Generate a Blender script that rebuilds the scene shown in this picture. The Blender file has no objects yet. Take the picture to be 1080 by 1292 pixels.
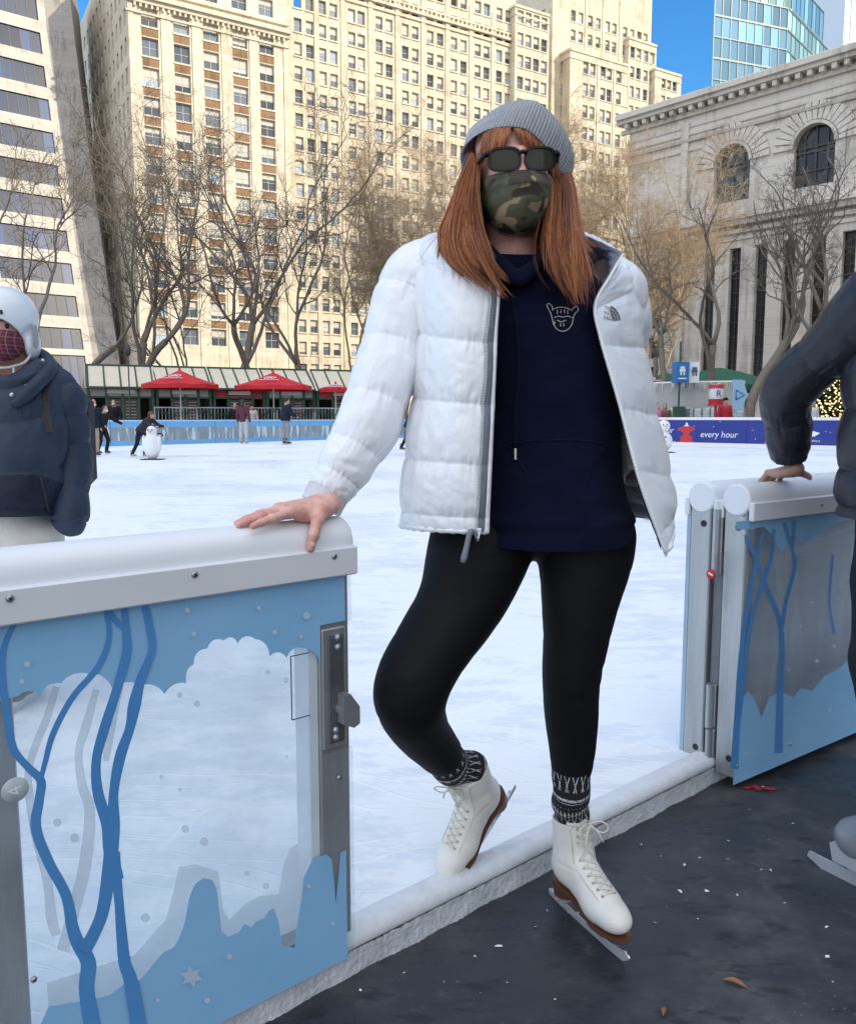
import bpy, bmesh, math, random
import numpy as np
from mathutils import Vector, Matrix, Euler
from mathutils.bvhtree import BVHTree
PI = math.pi
R = math.radians
random.seed(7)
SC = bpy.context.scene
COL = SC.collection

# ------------------------------------------------------------------ camera
F, CX, CY, HC = 1050.0, 540.0, 646.0, 1.15
PITCH = R(6.47)
_c, _s = math.cos(PITCH), math.sin(PITCH)
def ray(px, py):
    v = -(py-CY)/F
    return Vector(((px-CX)/F, _c+v*_s, -_s+v*_c))
CAMP = Vector((0, 0, HC))
def W(px, py, d):
    return CAMP + ray(px, py)*d
def hitz(px, py, z):
    r = ray(px, py)
    return CAMP + r*((z-HC)/r.z)
def hitp(px, py, p0, n):
    r = ray(px, py); p0 = Vector(p0); n = Vector(n)
    return CAMP + r*((p0-CAMP).dot(n)/r.dot(n))
def proj(p):
    d = Vector(p)-CAMP
    f = d.y*_c-d.z*_s
    return CX+F*d.x/f, CY-F*(d.y*_s+d.z*_c)/f, f

# ------------------------------------------------------------------ objects
def tag(o, label=None, cat=None, group=None, kind=None):
    if label: o['label'] = label
    if cat: o['category'] = cat
    if group: o['group'] = group
    if kind: o['kind'] = kind
    return o
def thing(name, label, cat, loc=(0, 0, 0), rz=0, group=None):
    o = bpy.data.objects.new(name, None); COL.objects.link(o)
    o.location = loc; o.rotation_euler = (0, 0, rz); o.empty_display_size = .2
    return tag(o, label, cat, group)
def link(name, me, parent=None, world=False):
    o = bpy.data.objects.new(name, me); COL.objects.link(o)
    if parent is not None:
        o.parent = parent
        if world:
            q = parent; l = Vector((0, 0, 0))
            while q is not None:
                l += Vector(q.location); q = q.parent
            o.location = -l
    return o
def mesh(name, verts, faces, mats, midx=None, smooth=False, uv=None):
    me = bpy.data.meshes.new(name)
    me.from_pydata([tuple(v) for v in verts], [], [tuple(f) for f in faces])
    for m in (mats if isinstance(mats, (list, tuple)) else [mats]): me.materials.append(m)
    if midx is not None and len(midx) == len(me.polygons): me.polygons.foreach_set('material_index', list(midx))
    if smooth is True: me.polygons.foreach_set('use_smooth', [True]*len(me.polygons))
    elif smooth: me.polygons.foreach_set('use_smooth', list(smooth))
    if uv is not None:
        l = me.uv_layers.new(name='UVMap')
        vi = np.zeros(len(me.loops), dtype=np.int32); me.loops.foreach_get('vertex_index', vi)
        l.data.foreach_set('uv', np.asarray(uv, dtype=np.float32)[vi].ravel())
    me.update()
    return me
def copy_tree(o, parent=None):
    c = o.copy(); COL.objects.link(c)
    if parent is not None: c.parent = parent
    for ch in list(o.children): copy_tree(ch, c)
    return c

class MB:
    """collects shapes, builds one mesh object"""
    def __init__(s): s.v = []; s.f = []; s.m = []; s.sm = []; s.uv = []
    def add(s, v, f, m=0, smooth=False, uv=None):
        o = len(s.v); s.v += [tuple(x) for x in v]
        s.uv += list(uv) if uv is not None else [(0, 0)]*len(v)
        for q in f:
            s.f.append(tuple(i+o for i in q)); s.m.append(m); s.sm.append(smooth)
        return s
    def box(s, c, size, M=None, m=0, bev=0):
        x, y, z = size[0]/2, size[1]/2, size[2]/2
        c = Vector(c)
        if bev:
            b = bev; v = []
            # chamfered box : 24 verts
            for sx in (-1, 1):
                for sy in (-1, 1):
                    for sz in (-1, 1):
                        v += [(sx*x, sy*(y-b), sz*(z-b)), (sx*(x-b), sy*y, sz*(z-b)), (sx*(x-b), sy*(y-b), sz*z)]
            bm = bmesh.new()
            for q in v: bm.verts.new(q)
            r = bmesh.ops.convex_hull(bm, input=bm.verts)
            bmesh.ops.dissolve_limit(bm, angle_limit=.02, verts=bm.verts, edges=bm.edges)
            bm.verts.index_update()
            v = [q.co.copy() for q in bm.verts]; f = [[a.index for a in q.verts] for q in bm.faces]; bm.free()
        else:
            v = [(-x, -y, -z), (x, -y, -z), (x, y, -z), (-x, y, -z), (-x, -y, z), (x, -y, z), (x, y, z), (-x, y, z)]
            f = [(0, 3, 2, 1), (4, 5, 6, 7), (0, 1, 5, 4), (1, 2, 6, 5), (2, 3, 7, 6), (3, 0, 4, 7)]
        v = [Vector(q) for q in v]
        if M is not None: v = [M @ q for q in v]
        return s.add([q+c for q in v], f, m)
    def cyl(s, a, b, r0, r1=None, n=12, m=0, cap=True, smooth=True):
        a = Vector(a); b = Vector(b); r1 = r0 if r1 is None else r1
        t = (b-a).normalized(); x = t.orthogonal().normalized(); y = t.cross(x)
        v = []
        for p, r in ((a, r0), (b, r1)):
            for k in range(n):
                q = 2*PI*k/n; v.append(p+x*(r*math.cos(q))+y*(r*math.sin(q)))
        s.add(v, [(k, (k+1) % n, n+(k+1) % n, n+k) for k in range(n)], m, smooth)
        if cap:
            s.add(v[:n], [tuple(range(n-1, -1, -1))], m); s.add(v[n:], [tuple(range(n))], m)
        return s
    def tube(s, pts, rad, n=6, m=0, cap=True):
        v, f = tube_geo(pts, rad, n, cap); return s.add(v, f, m, True)
    def lathe(s, prof, c, n=20, m=0, M=None):
        c = Vector(c); v = []
        for (r, z) in prof:
            for k in range(n):
                q = Vector((r*math.cos(2*PI*k/n), r*math.sin(2*PI*k/n), z)); v.append((M @ q if M else q)+c)
        f = [(i*n+k, i*n+(k+1) % n, (i+1)*n+(k+1) % n, (i+1)*n+k) for i in range(len(prof)-1) for k in range(n)]
        return s.add(v, f, m, True)
    def prism(s, poly, n, th, m=0, mside=None):
        """poly: list of 3D points in a plane, extruded by n*th"""
        n = Vector(n)*th; k = len(poly)
        a = [Vector(p) for p in poly]; b = [p+n for p in a]
        s.add(a, [tuple(range(k-1, -1, -1))], m); s.add(b, [tuple(range(k))], m)
        s.add(a+b, [(i, (i+1) % k, k+(i+1) % k, k+i) for i in range(k)], m if mside is None else mside)
        return s
    def quad(s, p, m=0): return s.add(p, [tuple(range(len(p)))], m)
    def data(s, name, mats): return mesh(name, s.v, s.f, mats, s.m, s.sm, s.uv)
    def build(s, name, mats, parent=None, world=False): return link(name, s.data(name, mats), parent, world)

def tube_geo(pts, rad, n=6, cap=True):
    pts = [Vector(p) for p in pts]; k = len(pts)
    if not hasattr(rad, '__len__'): rad = [rad]*k
    v = []; f = []; x = None
    for i, p in enumerate(pts):
        t = (pts[min(i+1, k-1)]-pts[max(i-1, 0)])
        if t.length < 1e-9: t = Vector((0, 0, 1))
        t.normalize()
        if x is None: x = t.orthogonal()
        x = (x-t*x.dot(t)); x = x.normalized() if x.length > 1e-6 else t.orthogonal().normalized()
        y = t.cross(x)
        for j in range(n):
            q = 2*PI*j/n; v.append(p+x*(rad[i]*math.cos(q))+y*(rad[i]*math.sin(q)))
    for i in range(k-1):
        for j in range(n):
            f.append((i*n+j, i*n+(j+1) % n, (i+1)*n+(j+1) % n, (i+1)*n+j))
    if cap: f += [tuple(range(n-1, -1, -1)), tuple(range((k-1)*n, k*n))]
    return v, f

def crv(pts, n):
    """Catmull-Rom through pts (array k x m) sampled at n points"""
    P = np.array([list(p) for p in pts], dtype=float); k = len(P)
    t = np.linspace(0, k-1, n); i = np.clip(t.astype(int), 0, k-2); f = (t-i)[:, None]
    E = np.vstack([2*P[0]-P[1], P, 2*P[-1]-P[-2]])
    a, b, c, d = E[i], E[i+1], E[i+2], E[i+3]
    return .5*((2*b)+(-a+c)*f+(2*a-5*b+4*c-d)*f**2+(-a+3*b-3*c+d)*f**3)
def crv_closed(pts, n):
    P = np.array([list(p) for p in pts], dtype=float); k = len(P)
    t = np.arange(n)*k/n; i = t.astype(int); f = (t-i)[:, None]
    a, b, c, d = P[(i-1) % k], P[i % k], P[(i+1) % k], P[(i+2) % k]
    return .5*((2*b)+(-a+c)*f+(2*a-5*b+4*c-d)*f**2+(-a+3*b-3*c+d)*f**3)

# ------------------------------------------------------------------ noise
_rs = np.random.RandomState(3)
_perm = np.concatenate([_rs.permutation(256)]*3)
_g3 = _rs.normal(size=(256, 3)); _g3 /= np.linalg.norm(_g3, axis=1)[:, None]
def noise3(x, y, z):
    x, y, z = np.broadcast_arrays(np.asarray(x, float), np.asarray(y, float), np.asarray(z, float))
    xi, yi, zi = np.floor(x).astype(int), np.floor(y).astype(int), np.floor(z).astype(int)
    xf, yf, zf = x-xi, y-yi, z-zi
    u, v, w = [t*t*t*(t*(t*6-15)+10) for t in (xf, yf, zf)]
    xi &= 255; yi &= 255; zi &= 255
    out = 0
    for dx in (0, 1):
        for dy in (0, 1):
            for dz in (0, 1):
                g = _g3[_perm[_perm[_perm[(xi+dx) & 255]+((yi+dy) & 255)]+((zi+dz) & 255)]]
                d = g[..., 0]*(xf-dx)+g[..., 1]*(yf-dy)+g[..., 2]*(zf-dz)
                out = out+d*(u if dx else 1-u)*(v if dy else 1-v)*(w if dz else 1-w)
    return out
def fbm(x, y, z, o=3):
    r = 0; a = 1.
    for k in range(o):
        r = r+a*noise3(np.asarray(x)*2**k+17*k, np.asarray(y)*2**k, np.asarray(z)*2**k); a *= .5
    return r

# ------------------------------------------------------------------ grids / lofts
def grid_normals(P, cu, cv):
    """P: nv x nu x 3"""
    def d(A, ax, c):
        if c: return np.roll(A, -1, ax)-np.roll(A, 1, ax)
        return np.gradient(A, axis=ax)
    n = np.cross(d(P, 1, cu), d(P, 0, cv)); l = np.linalg.norm(n, axis=2, keepdims=True); l[l < 1e-12] = 1
    return n/l
def grid_faces(nv, nu, cu=False, flip=False):
    i = np.arange(nv-1)[:, None]; j = np.arange(nu if cu else nu-1)[None, :]; j1 = (j+1) % nu
    q = np.stack([i*nu+j, i*nu+j1, (i+1)*nu+j1, (i+1)*nu+j], -1).reshape(-1, 4)
    return (q[:, ::-1] if flip else q).tolist()
def grid_uv(nv, nu): 
    a, b = np.meshgrid(np.linspace(0, 1, nu), np.linspace(0, 1, nv)); return np.stack([a, b], -1).reshape(-1, 2)
def loft(rings, nu, nv, closed):
    """rings: list of lists of points -> nv x nu x 3"""
    A = np.array([(crv_closed(r, nu) if closed else crv(r, nu)) for r in rings])
    return crv(A.reshape(len(rings), -1), nv).reshape(nv, nu, 3)
def tube_grid(path, rad, nu, nv, up=None, ell=None):
    """path (k pts) rad (k) -> nv x nu x 3, outward normals by grid_normals; ell = (a,b) scales"""
    P = crv(path, nv); rr = crv(np.array(rad, float)[:, None] if np.ndim(rad) == 1 else rad, nv)
    T = np.gradient(P, axis=0); T /= np.linalg.norm(T, axis=1)[:, None]
    x = np.array(up if up is not None else Vector(T[0]).orthogonal(), float); out = np.zeros((nv, nu, 3))
    a = np.arange(nu)*2*PI/nu
    for i in range(nv):
        x = x-T[i]*x.dot(T[i]); x /= np.linalg.norm(x); y = np.cross(T[i], x)
        r0, r1 = (rr[i][0], rr[i][-1])
        out[i] = P[i]+np.cos(a)[:, None]*x*r0+np.sin(a)[:, None]*y*r1
    return out

# ------------------------------------------------------------------ SDF modelling
class SDF:
    def __init__(s, lo, hi, h):
        s.lo = np.array(lo, float); s.h = h
        s.n = np.ceil((np.array(hi, float)-s.lo)/h).astype(int)+1
        s.f = np.full(s.n, 9., dtype=np.float32)
        s.ax = [s.lo[i]+h*np.arange(s.n[i]) for i in range(3)]
    def _sl(s, lo, hi):
        a = np.clip(np.floor((np.array(lo)-s.lo)/s.h).astype(int), 0, s.n); b = np.clip(np.ceil((np.array(hi)-s.lo)/s.h).astype(int)+1, 0, s.n)
        sl = tuple(slice(a[i], b[i]) for i in range(3))
        return sl, (s.ax[0][sl[0]][:, None, None], s.ax[1][sl[1]][None, :, None], s.ax[2][sl[2]][None, None, :])
    def _put(s, sl, d, k, op):
        g = s.f[sl]
        if g.size == 0: return s
        d = d.astype(np.float32)
        if op == 'sub': d = -d; s.f[sl] = (np.maximum(g, d)+(np.maximum(k-np.abs(g-d), 0)**2/(4*k) if k else 0)); return s
        s.f[sl] = np.minimum(g, d)-(np.maximum(k-np.abs(g-d), 0)**2/(4*k) if k else 0)
        return s
    def cone(s, a, b, ra, rb=None, k=.02, op='add', sq=None):
        a = np.array(a, float); b = np.array(b, float); rb = ra if rb is None else rb
        m = max(ra, rb)+k+3*s.h
        sl, (x, y, z) = s._sl(np.minimum(a, b)-m, np.maximum(a, b)+m)
        ba = b-a; L = max(ba.dot(ba), 1e-12)
        t = np.clip(((x-a[0])*ba[0]+(y-a[1])*ba[1]+(z-a[2])*ba[2])/L, 0, 1)
        d = np.sqrt((x-a[0]-t*ba[0])**2+(y-a[1]-t*ba[1])**2+(z-a[2]-t*ba[2])**2)-(ra+(rb-ra)*t)
        return s._put(sl, d, k, op)
    def chain(s, pts, rad, k=.02):
        for i in range(len(pts)-1): s.cone(pts[i], pts[i+1], rad[i], rad[i+1], k)
        return s
    def ell(s, c, r, M=None, k=.02, op='add'):
        c = np.array(c, float); r = np.array(r, float); m = max(r)+k+3*s.h
        sl, (x, y, z) = s._sl(c-m, c+m)
        X, Y, Z = x-c[0], y-c[1], z-c[2]
        if M is not None:
            m3 = np.array(M.to_3x3().transposed())
            X, Y, Z = [m3[i, 0]*X+m3[i, 1]*Y+m3[i, 2]*Z for i in range(3)]
        k0 = np.sqrt((X/r[0])**2+(Y/r[1])**2+(Z/r[2])**2); k1 = np.sqrt((X/r[0]**2)**2+(Y/r[1]**2)**2+(Z/r[2]**2)**2)+1e-9
        return s._put(sl, k0*(k0-1)/k1, k, op)
    def plane(s, p, n, k=0.):
        """keep the side opposite to n"""
        n = np.array(n, float); n /= np.linalg.norm(n)
        x, y, z = s.ax[0][:, None, None], s.ax[1][None, :, None], s.ax[2][None, None, :]
        d = (x-p[0])*n[0]+(y-p[1])*n[1]+(z-p[2])*n[2]
        return s._put((slice(None),)*3, -d, k, 'sub')
    def geo(s, smooth=1):
        f = s.f; f = np.pad(f, 1, constant_values=9.); lo = s.lo-s.h
        ins = f < 0
        n = np.array(f.shape)-1
        cnt = sum(ins[a:a+n[0], b:b+n[1], c:c+n[2]].astype(np.int8) for a in (0, 1) for b in (0, 1) for c in (0, 1))
        act = np.argwhere((cnt > 0) & (cnt < 8))
        idx = np.full(n, -1, dtype=np.int64); idx[act[:, 0], act[:, 1], act[:, 2]] = np.arange(len(act))
        acc = np.zeros((len(act), 3)); w = np.zeros(len(act))
        cor = [(a, b, c) for a in (0, 1) for b in (0, 1) for c in (0, 1)]
        for p in cor:
            for ax in range(3):
                if p[ax]: continue
                q = list(p); q[ax] = 1
                fa = f[act[:, 0]+p[0], act[:, 1]+p[1], act[:, 2]+p[2]]; fb = f[act[:, 0]+q[0], act[:, 1]+q[1], act[:, 2]+q[2]]
                m = (fa < 0) != (fb < 0); t = np.where(m, fa/np.where(m, fa-fb, 1), 0)
                pt = np.tile(np.array(p, float), (len(act), 1)); pt[:, ax] = t
                acc += pt*m[:, None]; w += m
        V = lo+s.h*(act+acc/w[:, None])
        Fc = []
        for ax in range(3):
            o = [i for i in range(3) if i != ax]
            A = np.take(ins, range(0, f.shape[ax]-1), ax); B = np.take(ins, range(1, f.shape[ax]), ax)
            e = np.argwhere(A != B)
            e = e[(e[:, o[0]] > 0) & (e[:, o[1]] > 0) & (e[:, o[0]] < n[o[0]]) & (e[:, o[1]] < n[o[1]])]
            s0 = A[e[:, 0], e[:, 1], e[:, 2]]
            q = []
            for (d0, d1) in ((-1, -1), (0, -1), (0, 0), (-1, 0)):
                c = e.copy(); c[:, o[0]] += d0; c[:, o[1]] += d1; q.append(idx[c[:, 0], c[:, 1], c[:, 2]])
            q = np.stack(q, 1)
            fl = s0 if ax != 1 else ~s0
            q = np.where(fl[:, None], q, q[:, ::-1]); Fc.append(q)
        Fc = np.concatenate(Fc); Fc = Fc[(Fc >= 0).all(1)]
        for _ in range(smooth):
            a = np.zeros_like(V); c = np.zeros(len(V))
            for k in range(4):
                i, j = Fc[:, k], Fc[:, (k+1) % 4]
                for m_ in range(3):
                    a[:, m_] += np.bincount(i, V[j, m_], len(V))+np.bincount(j, V[i, m_], len(V))
                c += np.bincount(i, minlength=len(V))+np.bincount(j, minlength=len(V))
            V = .5*V+.5*a/np.maximum(c, 1)[:, None]
        return V, Fc.tolist()
    def mesh(s, name, mats, smooth=1, disp=None, M=None):
        V, Fc = s.geo(smooth)
        if disp is not None: V = disp_geo(V, Fc, disp)
        if M is not None: V = xf(V, M)
        return mesh(name, V, Fc, mats, smooth=True)
def vnormals(V, Fc):
    Fq = np.array(Fc); n = np.cross(V[Fq[:, 2]]-V[Fq[:, 0]], V[Fq[:, 3]]-V[Fq[:, 1]])
    N = np.zeros_like(V)
    for k in range(4):
        for a in range(3): N[:, a] += np.bincount(Fq[:, k], n[:, a], len(V))
    l = np.linalg.norm(N, axis=1)[:, None]; l[l == 0] = 1
    return N/l
def disp_geo(V, Fc, fn): return V+vnormals(V, Fc)*np.asarray(fn(V))[:, None]
def xf(V, M):
    m = np.array(M); return V@m[:3, :3].T+m[:3, 3]

# ------------------------------------------------------------------ materials
def nodes(name):
    m = bpy.data.materials.new(name); m.use_nodes = True
    nt = m.node_tree; return m, nt, nt.nodes['Principled BSDF']
def N(nt, t, **k):
    n = nt.nodes.new(t)
    for a, b in k.items():
        if a in n.inputs.keys(): n.inputs[a].default_value = b
        else: setattr(n, a, b)
    return n
def ramp(nt, stops, interp='LINEAR'):
    r = nt.nodes.new('ShaderNodeValToRGB'); r.color_ramp.interpolation = interp
    e = r.color_ramp.elements
    while len(e) < len(stops): e.new(.5)
    for i, (p, c) in enumerate(stops):
        e[i].position = p; e[i].color = (*c, 1) if hasattr(c, '__len__') else (c, c, c, 1)
    return r
def setp(b, **k):
    for a, v in k.items():
        a = a.replace('_', ' ')
        if a in b.inputs: b.inputs[a].default_value = v
def col4(c): return (c[0], c[1], c[2], 1)
def mat(name, c, rough=.6, c2=None, scale=8., amt=.5, bump=0, bscale=None, metal=0, detail=5, coord='Object', stretch=None, **kw):
    """principled, noise-mixed colours, noise bump"""
    m, nt, b = nodes(name); L = nt.links
    setp(b, Roughness=rough, Metallic=metal, **kw)
    c2 = c2 if c2 is not None else tuple(x*.8 for x in c)
    tc = N(nt, 'ShaderNodeTexCoord'); src = tc.outputs[coord]
    if stretch:
        mp = N(nt, 'ShaderNodeMapping'); mp.inputs['Scale'].default_value = stretch; L.new(src, mp.inputs[0]); src = mp.outputs[0]
    no = N(nt, 'ShaderNodeTexNoise', Scale=scale, Detail=detail, Roughness=.6); L.new(src, no.inputs['Vector'])
    r = ramp(nt, [(.5-amt*.5, c), (.5+amt*.5, c2)]); L.new(no.outputs[0], r.inputs[0]); L.new(r.outputs[0], b.inputs['Base Color'])
    if bump:
        n2 = N(nt, 'ShaderNodeTexNoise', Scale=bscale or scale*4, Detail=4); L.new(src, n2.inputs['Vector'])
        bp = N(nt, 'ShaderNodeBump', Strength=1., Distance=bump); L.new(n2.outputs[0], bp.inputs['Height']); L.new(bp.outputs[0], b.inputs['Normal'])
    return m
def text_mesh(txt, size, name='lettering', shear=0, extr=.0, align='CENTER'):
    cu = bpy.data.curves.new('txt', 'FONT'); cu.body = txt; cu.size = size; cu.shear = shear; cu.extrude = extr
    cu.align_x = align; cu.align_y = 'CENTER'; cu.resolution_u = 3
    o = bpy.data.objects.new('txt', cu); COL.objects.link(o)
    dg = bpy.context.evaluated_depsgraph_get()
    me = bpy.data.meshes.new_from_object(o.evaluated_get(dg)); me.name = name
    bpy.data.objects.remove(o); bpy.data.curves.remove(cu)
    return me
def frameM(o, x, y, z):
    M = Matrix.Identity(4)
    for i, a in enumerate((x, y, z)):
        for j in range(3): M[j][i] = a[j]
    M.translation = o
    return M
# =================================================================== world, sun, camera
SUN_AZ = (.85, -.52); SUN_EL = R(28)
SKY_STRENGTH, SUN_STRENGTH = .12, 4.2
FILL_CLOUD = (11.6, 12.3, 13.6)
def setup():
    w = bpy.data.worlds.new("World"); SC.world = w; w.use_nodes = True
    nt = w.node_tree; bg = nt.nodes['Background']
    sky = nt.nodes.new('ShaderNodeTexSky'); sky.sky_type = 'NISHITA'; sky.sun_disc = False
    sky.sun_elevation = SUN_EL; sky.sun_rotation = math.atan2(SUN_AZ[0], SUN_AZ[1])
    sky.air_density = 1.0; sky.dust_density = .2; sky.ozone_density = 3.5
    # added unseen cloud behind and overhead to brighten the shade; northern sky stays clear
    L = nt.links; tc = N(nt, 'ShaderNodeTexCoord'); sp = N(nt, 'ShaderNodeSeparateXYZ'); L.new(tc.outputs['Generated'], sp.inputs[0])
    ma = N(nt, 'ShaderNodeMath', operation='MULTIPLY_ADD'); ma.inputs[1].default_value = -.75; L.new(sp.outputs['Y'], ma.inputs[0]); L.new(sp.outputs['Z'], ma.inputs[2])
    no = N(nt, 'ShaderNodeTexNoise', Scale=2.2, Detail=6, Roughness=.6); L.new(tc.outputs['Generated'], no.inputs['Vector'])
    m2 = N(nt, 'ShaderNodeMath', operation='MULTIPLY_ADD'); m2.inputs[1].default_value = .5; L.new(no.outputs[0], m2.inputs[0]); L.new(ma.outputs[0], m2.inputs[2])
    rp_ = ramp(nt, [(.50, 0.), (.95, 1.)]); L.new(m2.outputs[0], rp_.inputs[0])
    mx = N(nt, 'ShaderNodeMixRGB'); L.new(rp_.outputs[0], mx.inputs[0]); hs = N(nt, 'ShaderNodeHueSaturation'); hs.inputs['Saturation'].default_value = 1.3; hs.inputs['Value'].default_value = 2.1; L.new(sky.outputs[0], hs.inputs['Color']); L.new(hs.outputs[0], mx.inputs[1]); mx.inputs[2].default_value = (*FILL_CLOUD, 1)
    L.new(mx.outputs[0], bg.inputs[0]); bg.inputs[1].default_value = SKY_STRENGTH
    l = bpy.data.lights.new('sun', 'SUN'); l.energy = SUN_STRENGTH; l.angle = R(.5); l.color = (1, .855, .635)
    o = bpy.data.objects.new('sun', l); COL.objects.link(o)
    h = Vector((SUN_AZ[0], SUN_AZ[1], 0)).normalized()
    d = h*math.cos(SUN_EL)+Vector((0, 0, math.sin(SUN_EL)))
    o.rotation_euler = (-d).to_track_quat('-Z', 'Y').to_euler()
    cam = bpy.data.cameras.new('camera'); co = bpy.data.objects.new('camera', cam); COL.objects.link(co)
    cam.sensor_fit = 'VERTICAL'; cam.sensor_height = 36; cam.lens = F/1292*36; cam.clip_start = .05; cam.clip_end = 3000
    co.location = CAMP; co.rotation_euler = (PI/2-PITCH, 0, 0)
    SC.camera = co
    SC.view_settings.view_transform = 'Standard'; SC.view_settings.look = 'None'; SC.view_settings.exposure = 0
    SC.cycles.max_bounces = 8; SC.cycles.transparent_max_bounces = 24
    SC.cycles.sample_clamp_indirect = 4
    try: SC.cycles.use_denoising = True
    except Exception: pass
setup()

# wall line of the rink opening
UA = R(40.7); U = Vector((math.cos(UA), math.sin(UA), 0)); NW = Vector((math.sin(UA), -math.cos(UA), 0)); Q0 = Vector((-.158, 1.61, 0))
ZI = .07   # ice level

# =================================================================== materials of the setting
def m_ice():
    m, nt, b = nodes('ice'); L = nt.links
    tc = N(nt, 'ShaderNodeTexCoord'); o = tc.outputs['Object']
    n1 = N(nt, 'ShaderNodeTexNoise', Scale=.35, Detail=6, Roughness=.6); L.new(o, n1.inputs['Vector'])
    mp = N(nt, 'ShaderNodeMapping'); mp.inputs['Scale'].default_value = (1, 2.2, 1); mp.inputs['Rotation'].default_value = (0, 0, .5); L.new(o, mp.inputs[0])
    n2 = N(nt, 'ShaderNodeTexNoise', Scale=3.5, Detail=9, Roughness=.72); L.new(mp.outputs[0], n2.inputs['Vector'])
    mx = N(nt, 'ShaderNodeMath', operation='ADD'); L.new(n1.outputs[0], mx.inputs[0]); L.new(n2.outputs[0], mx.inputs[1])
    r = ramp(nt, [(.7, (.70, .77, .84)), (.95, (.80, .85, .90)), (1.25, (.90, .93, .95))]); L.new(mx.outputs[0], r.inputs[0])
    # fine skate cuts: edges of large warped, stretched cells
    acc = None
    wv = N(nt, 'ShaderNodeTexNoise', Scale=.9, Detail=2); L.new(o, wv.inputs['Vector'])
    vm = N(nt, 'ShaderNodeVectorMath', operation='SCALE'); vm.inputs['Scale'].default_value = .7; L.new(wv.outputs['Color'], vm.inputs[0])
    va = N(nt, 'ShaderNodeVectorMath', operation='ADD'); L.new(o, va.inputs[0]); L.new(vm.outputs[0], va.inputs[1])
    for k, (rot, sc) in enumerate(((.3, (.5, 2.6, 1)), (1.4, (.6, 3.4, 1)), (-.6, (.45, 2.2, 1)), (2.2, (.8, 4.6, 1)))):
        q = N(nt, 'ShaderNodeMapping'); q.inputs['Rotation'].default_value = (0, 0, rot); q.inputs['Scale'].default_value = sc; q.inputs['Location'].default_value = (k*3.1, k*1.7, 0); L.new(va.outputs[0], q.inputs[0])
        n3 = N(nt, 'ShaderNodeTexVoronoi', Scale=1.); n3.feature = 'DISTANCE_TO_EDGE'; n3.voronoi_dimensions = '2D'; L.new(q.outputs[0], n3.inputs['Vector'])
        rr = ramp(nt, [(.002, 1.), (.012, 0.)]); L.new(n3.outputs['Distance'], rr.inputs[0])
        if acc is None: acc = rr
        else:
            a2 = N(nt, 'ShaderNodeMath', operation='MAXIMUM'); L.new(acc.outputs[0], a2.inputs[0]); L.new(rr.outputs[0], a2.inputs[1]); acc = a2
    mc = N(nt, 'ShaderNodeMixRGB'); mc.inputs[2].default_value = (.97, .98, .98, 1)
    sc_ = N(nt, 'ShaderNodeMath', operation='MULTIPLY'); sc_.inputs[1].default_value = .55; L.new(acc.outputs[0], sc_.inputs[0])
    L.new(sc_.outputs[0], mc.inputs[0]); L.new(r.outputs[0], mc.inputs[1]); L.new(mc.outputs[0], b.inputs['Base Color'])
    rg = ramp(nt, [(.7, .25), (1.1, .6)]); L.new(mx.outputs[0], rg.inputs[0]); L.new(rg.outputs[0], b.inputs['Roughness'])
    bp = N(nt, 'ShaderNodeBump', Strength=.45, Distance=.003)
    ad = N(nt, 'ShaderNodeMath', operation='ADD'); L.new(n2.outputs[0], ad.inputs[0]); L.new(acc.outputs[0], ad.inputs[1]); L.new(ad.outputs[0], bp.inputs['Height']); L.new(bp.outputs[0], b.inputs['Normal'])
    setp(b, **{'Specular IOR Level': .35})
    return m
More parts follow.
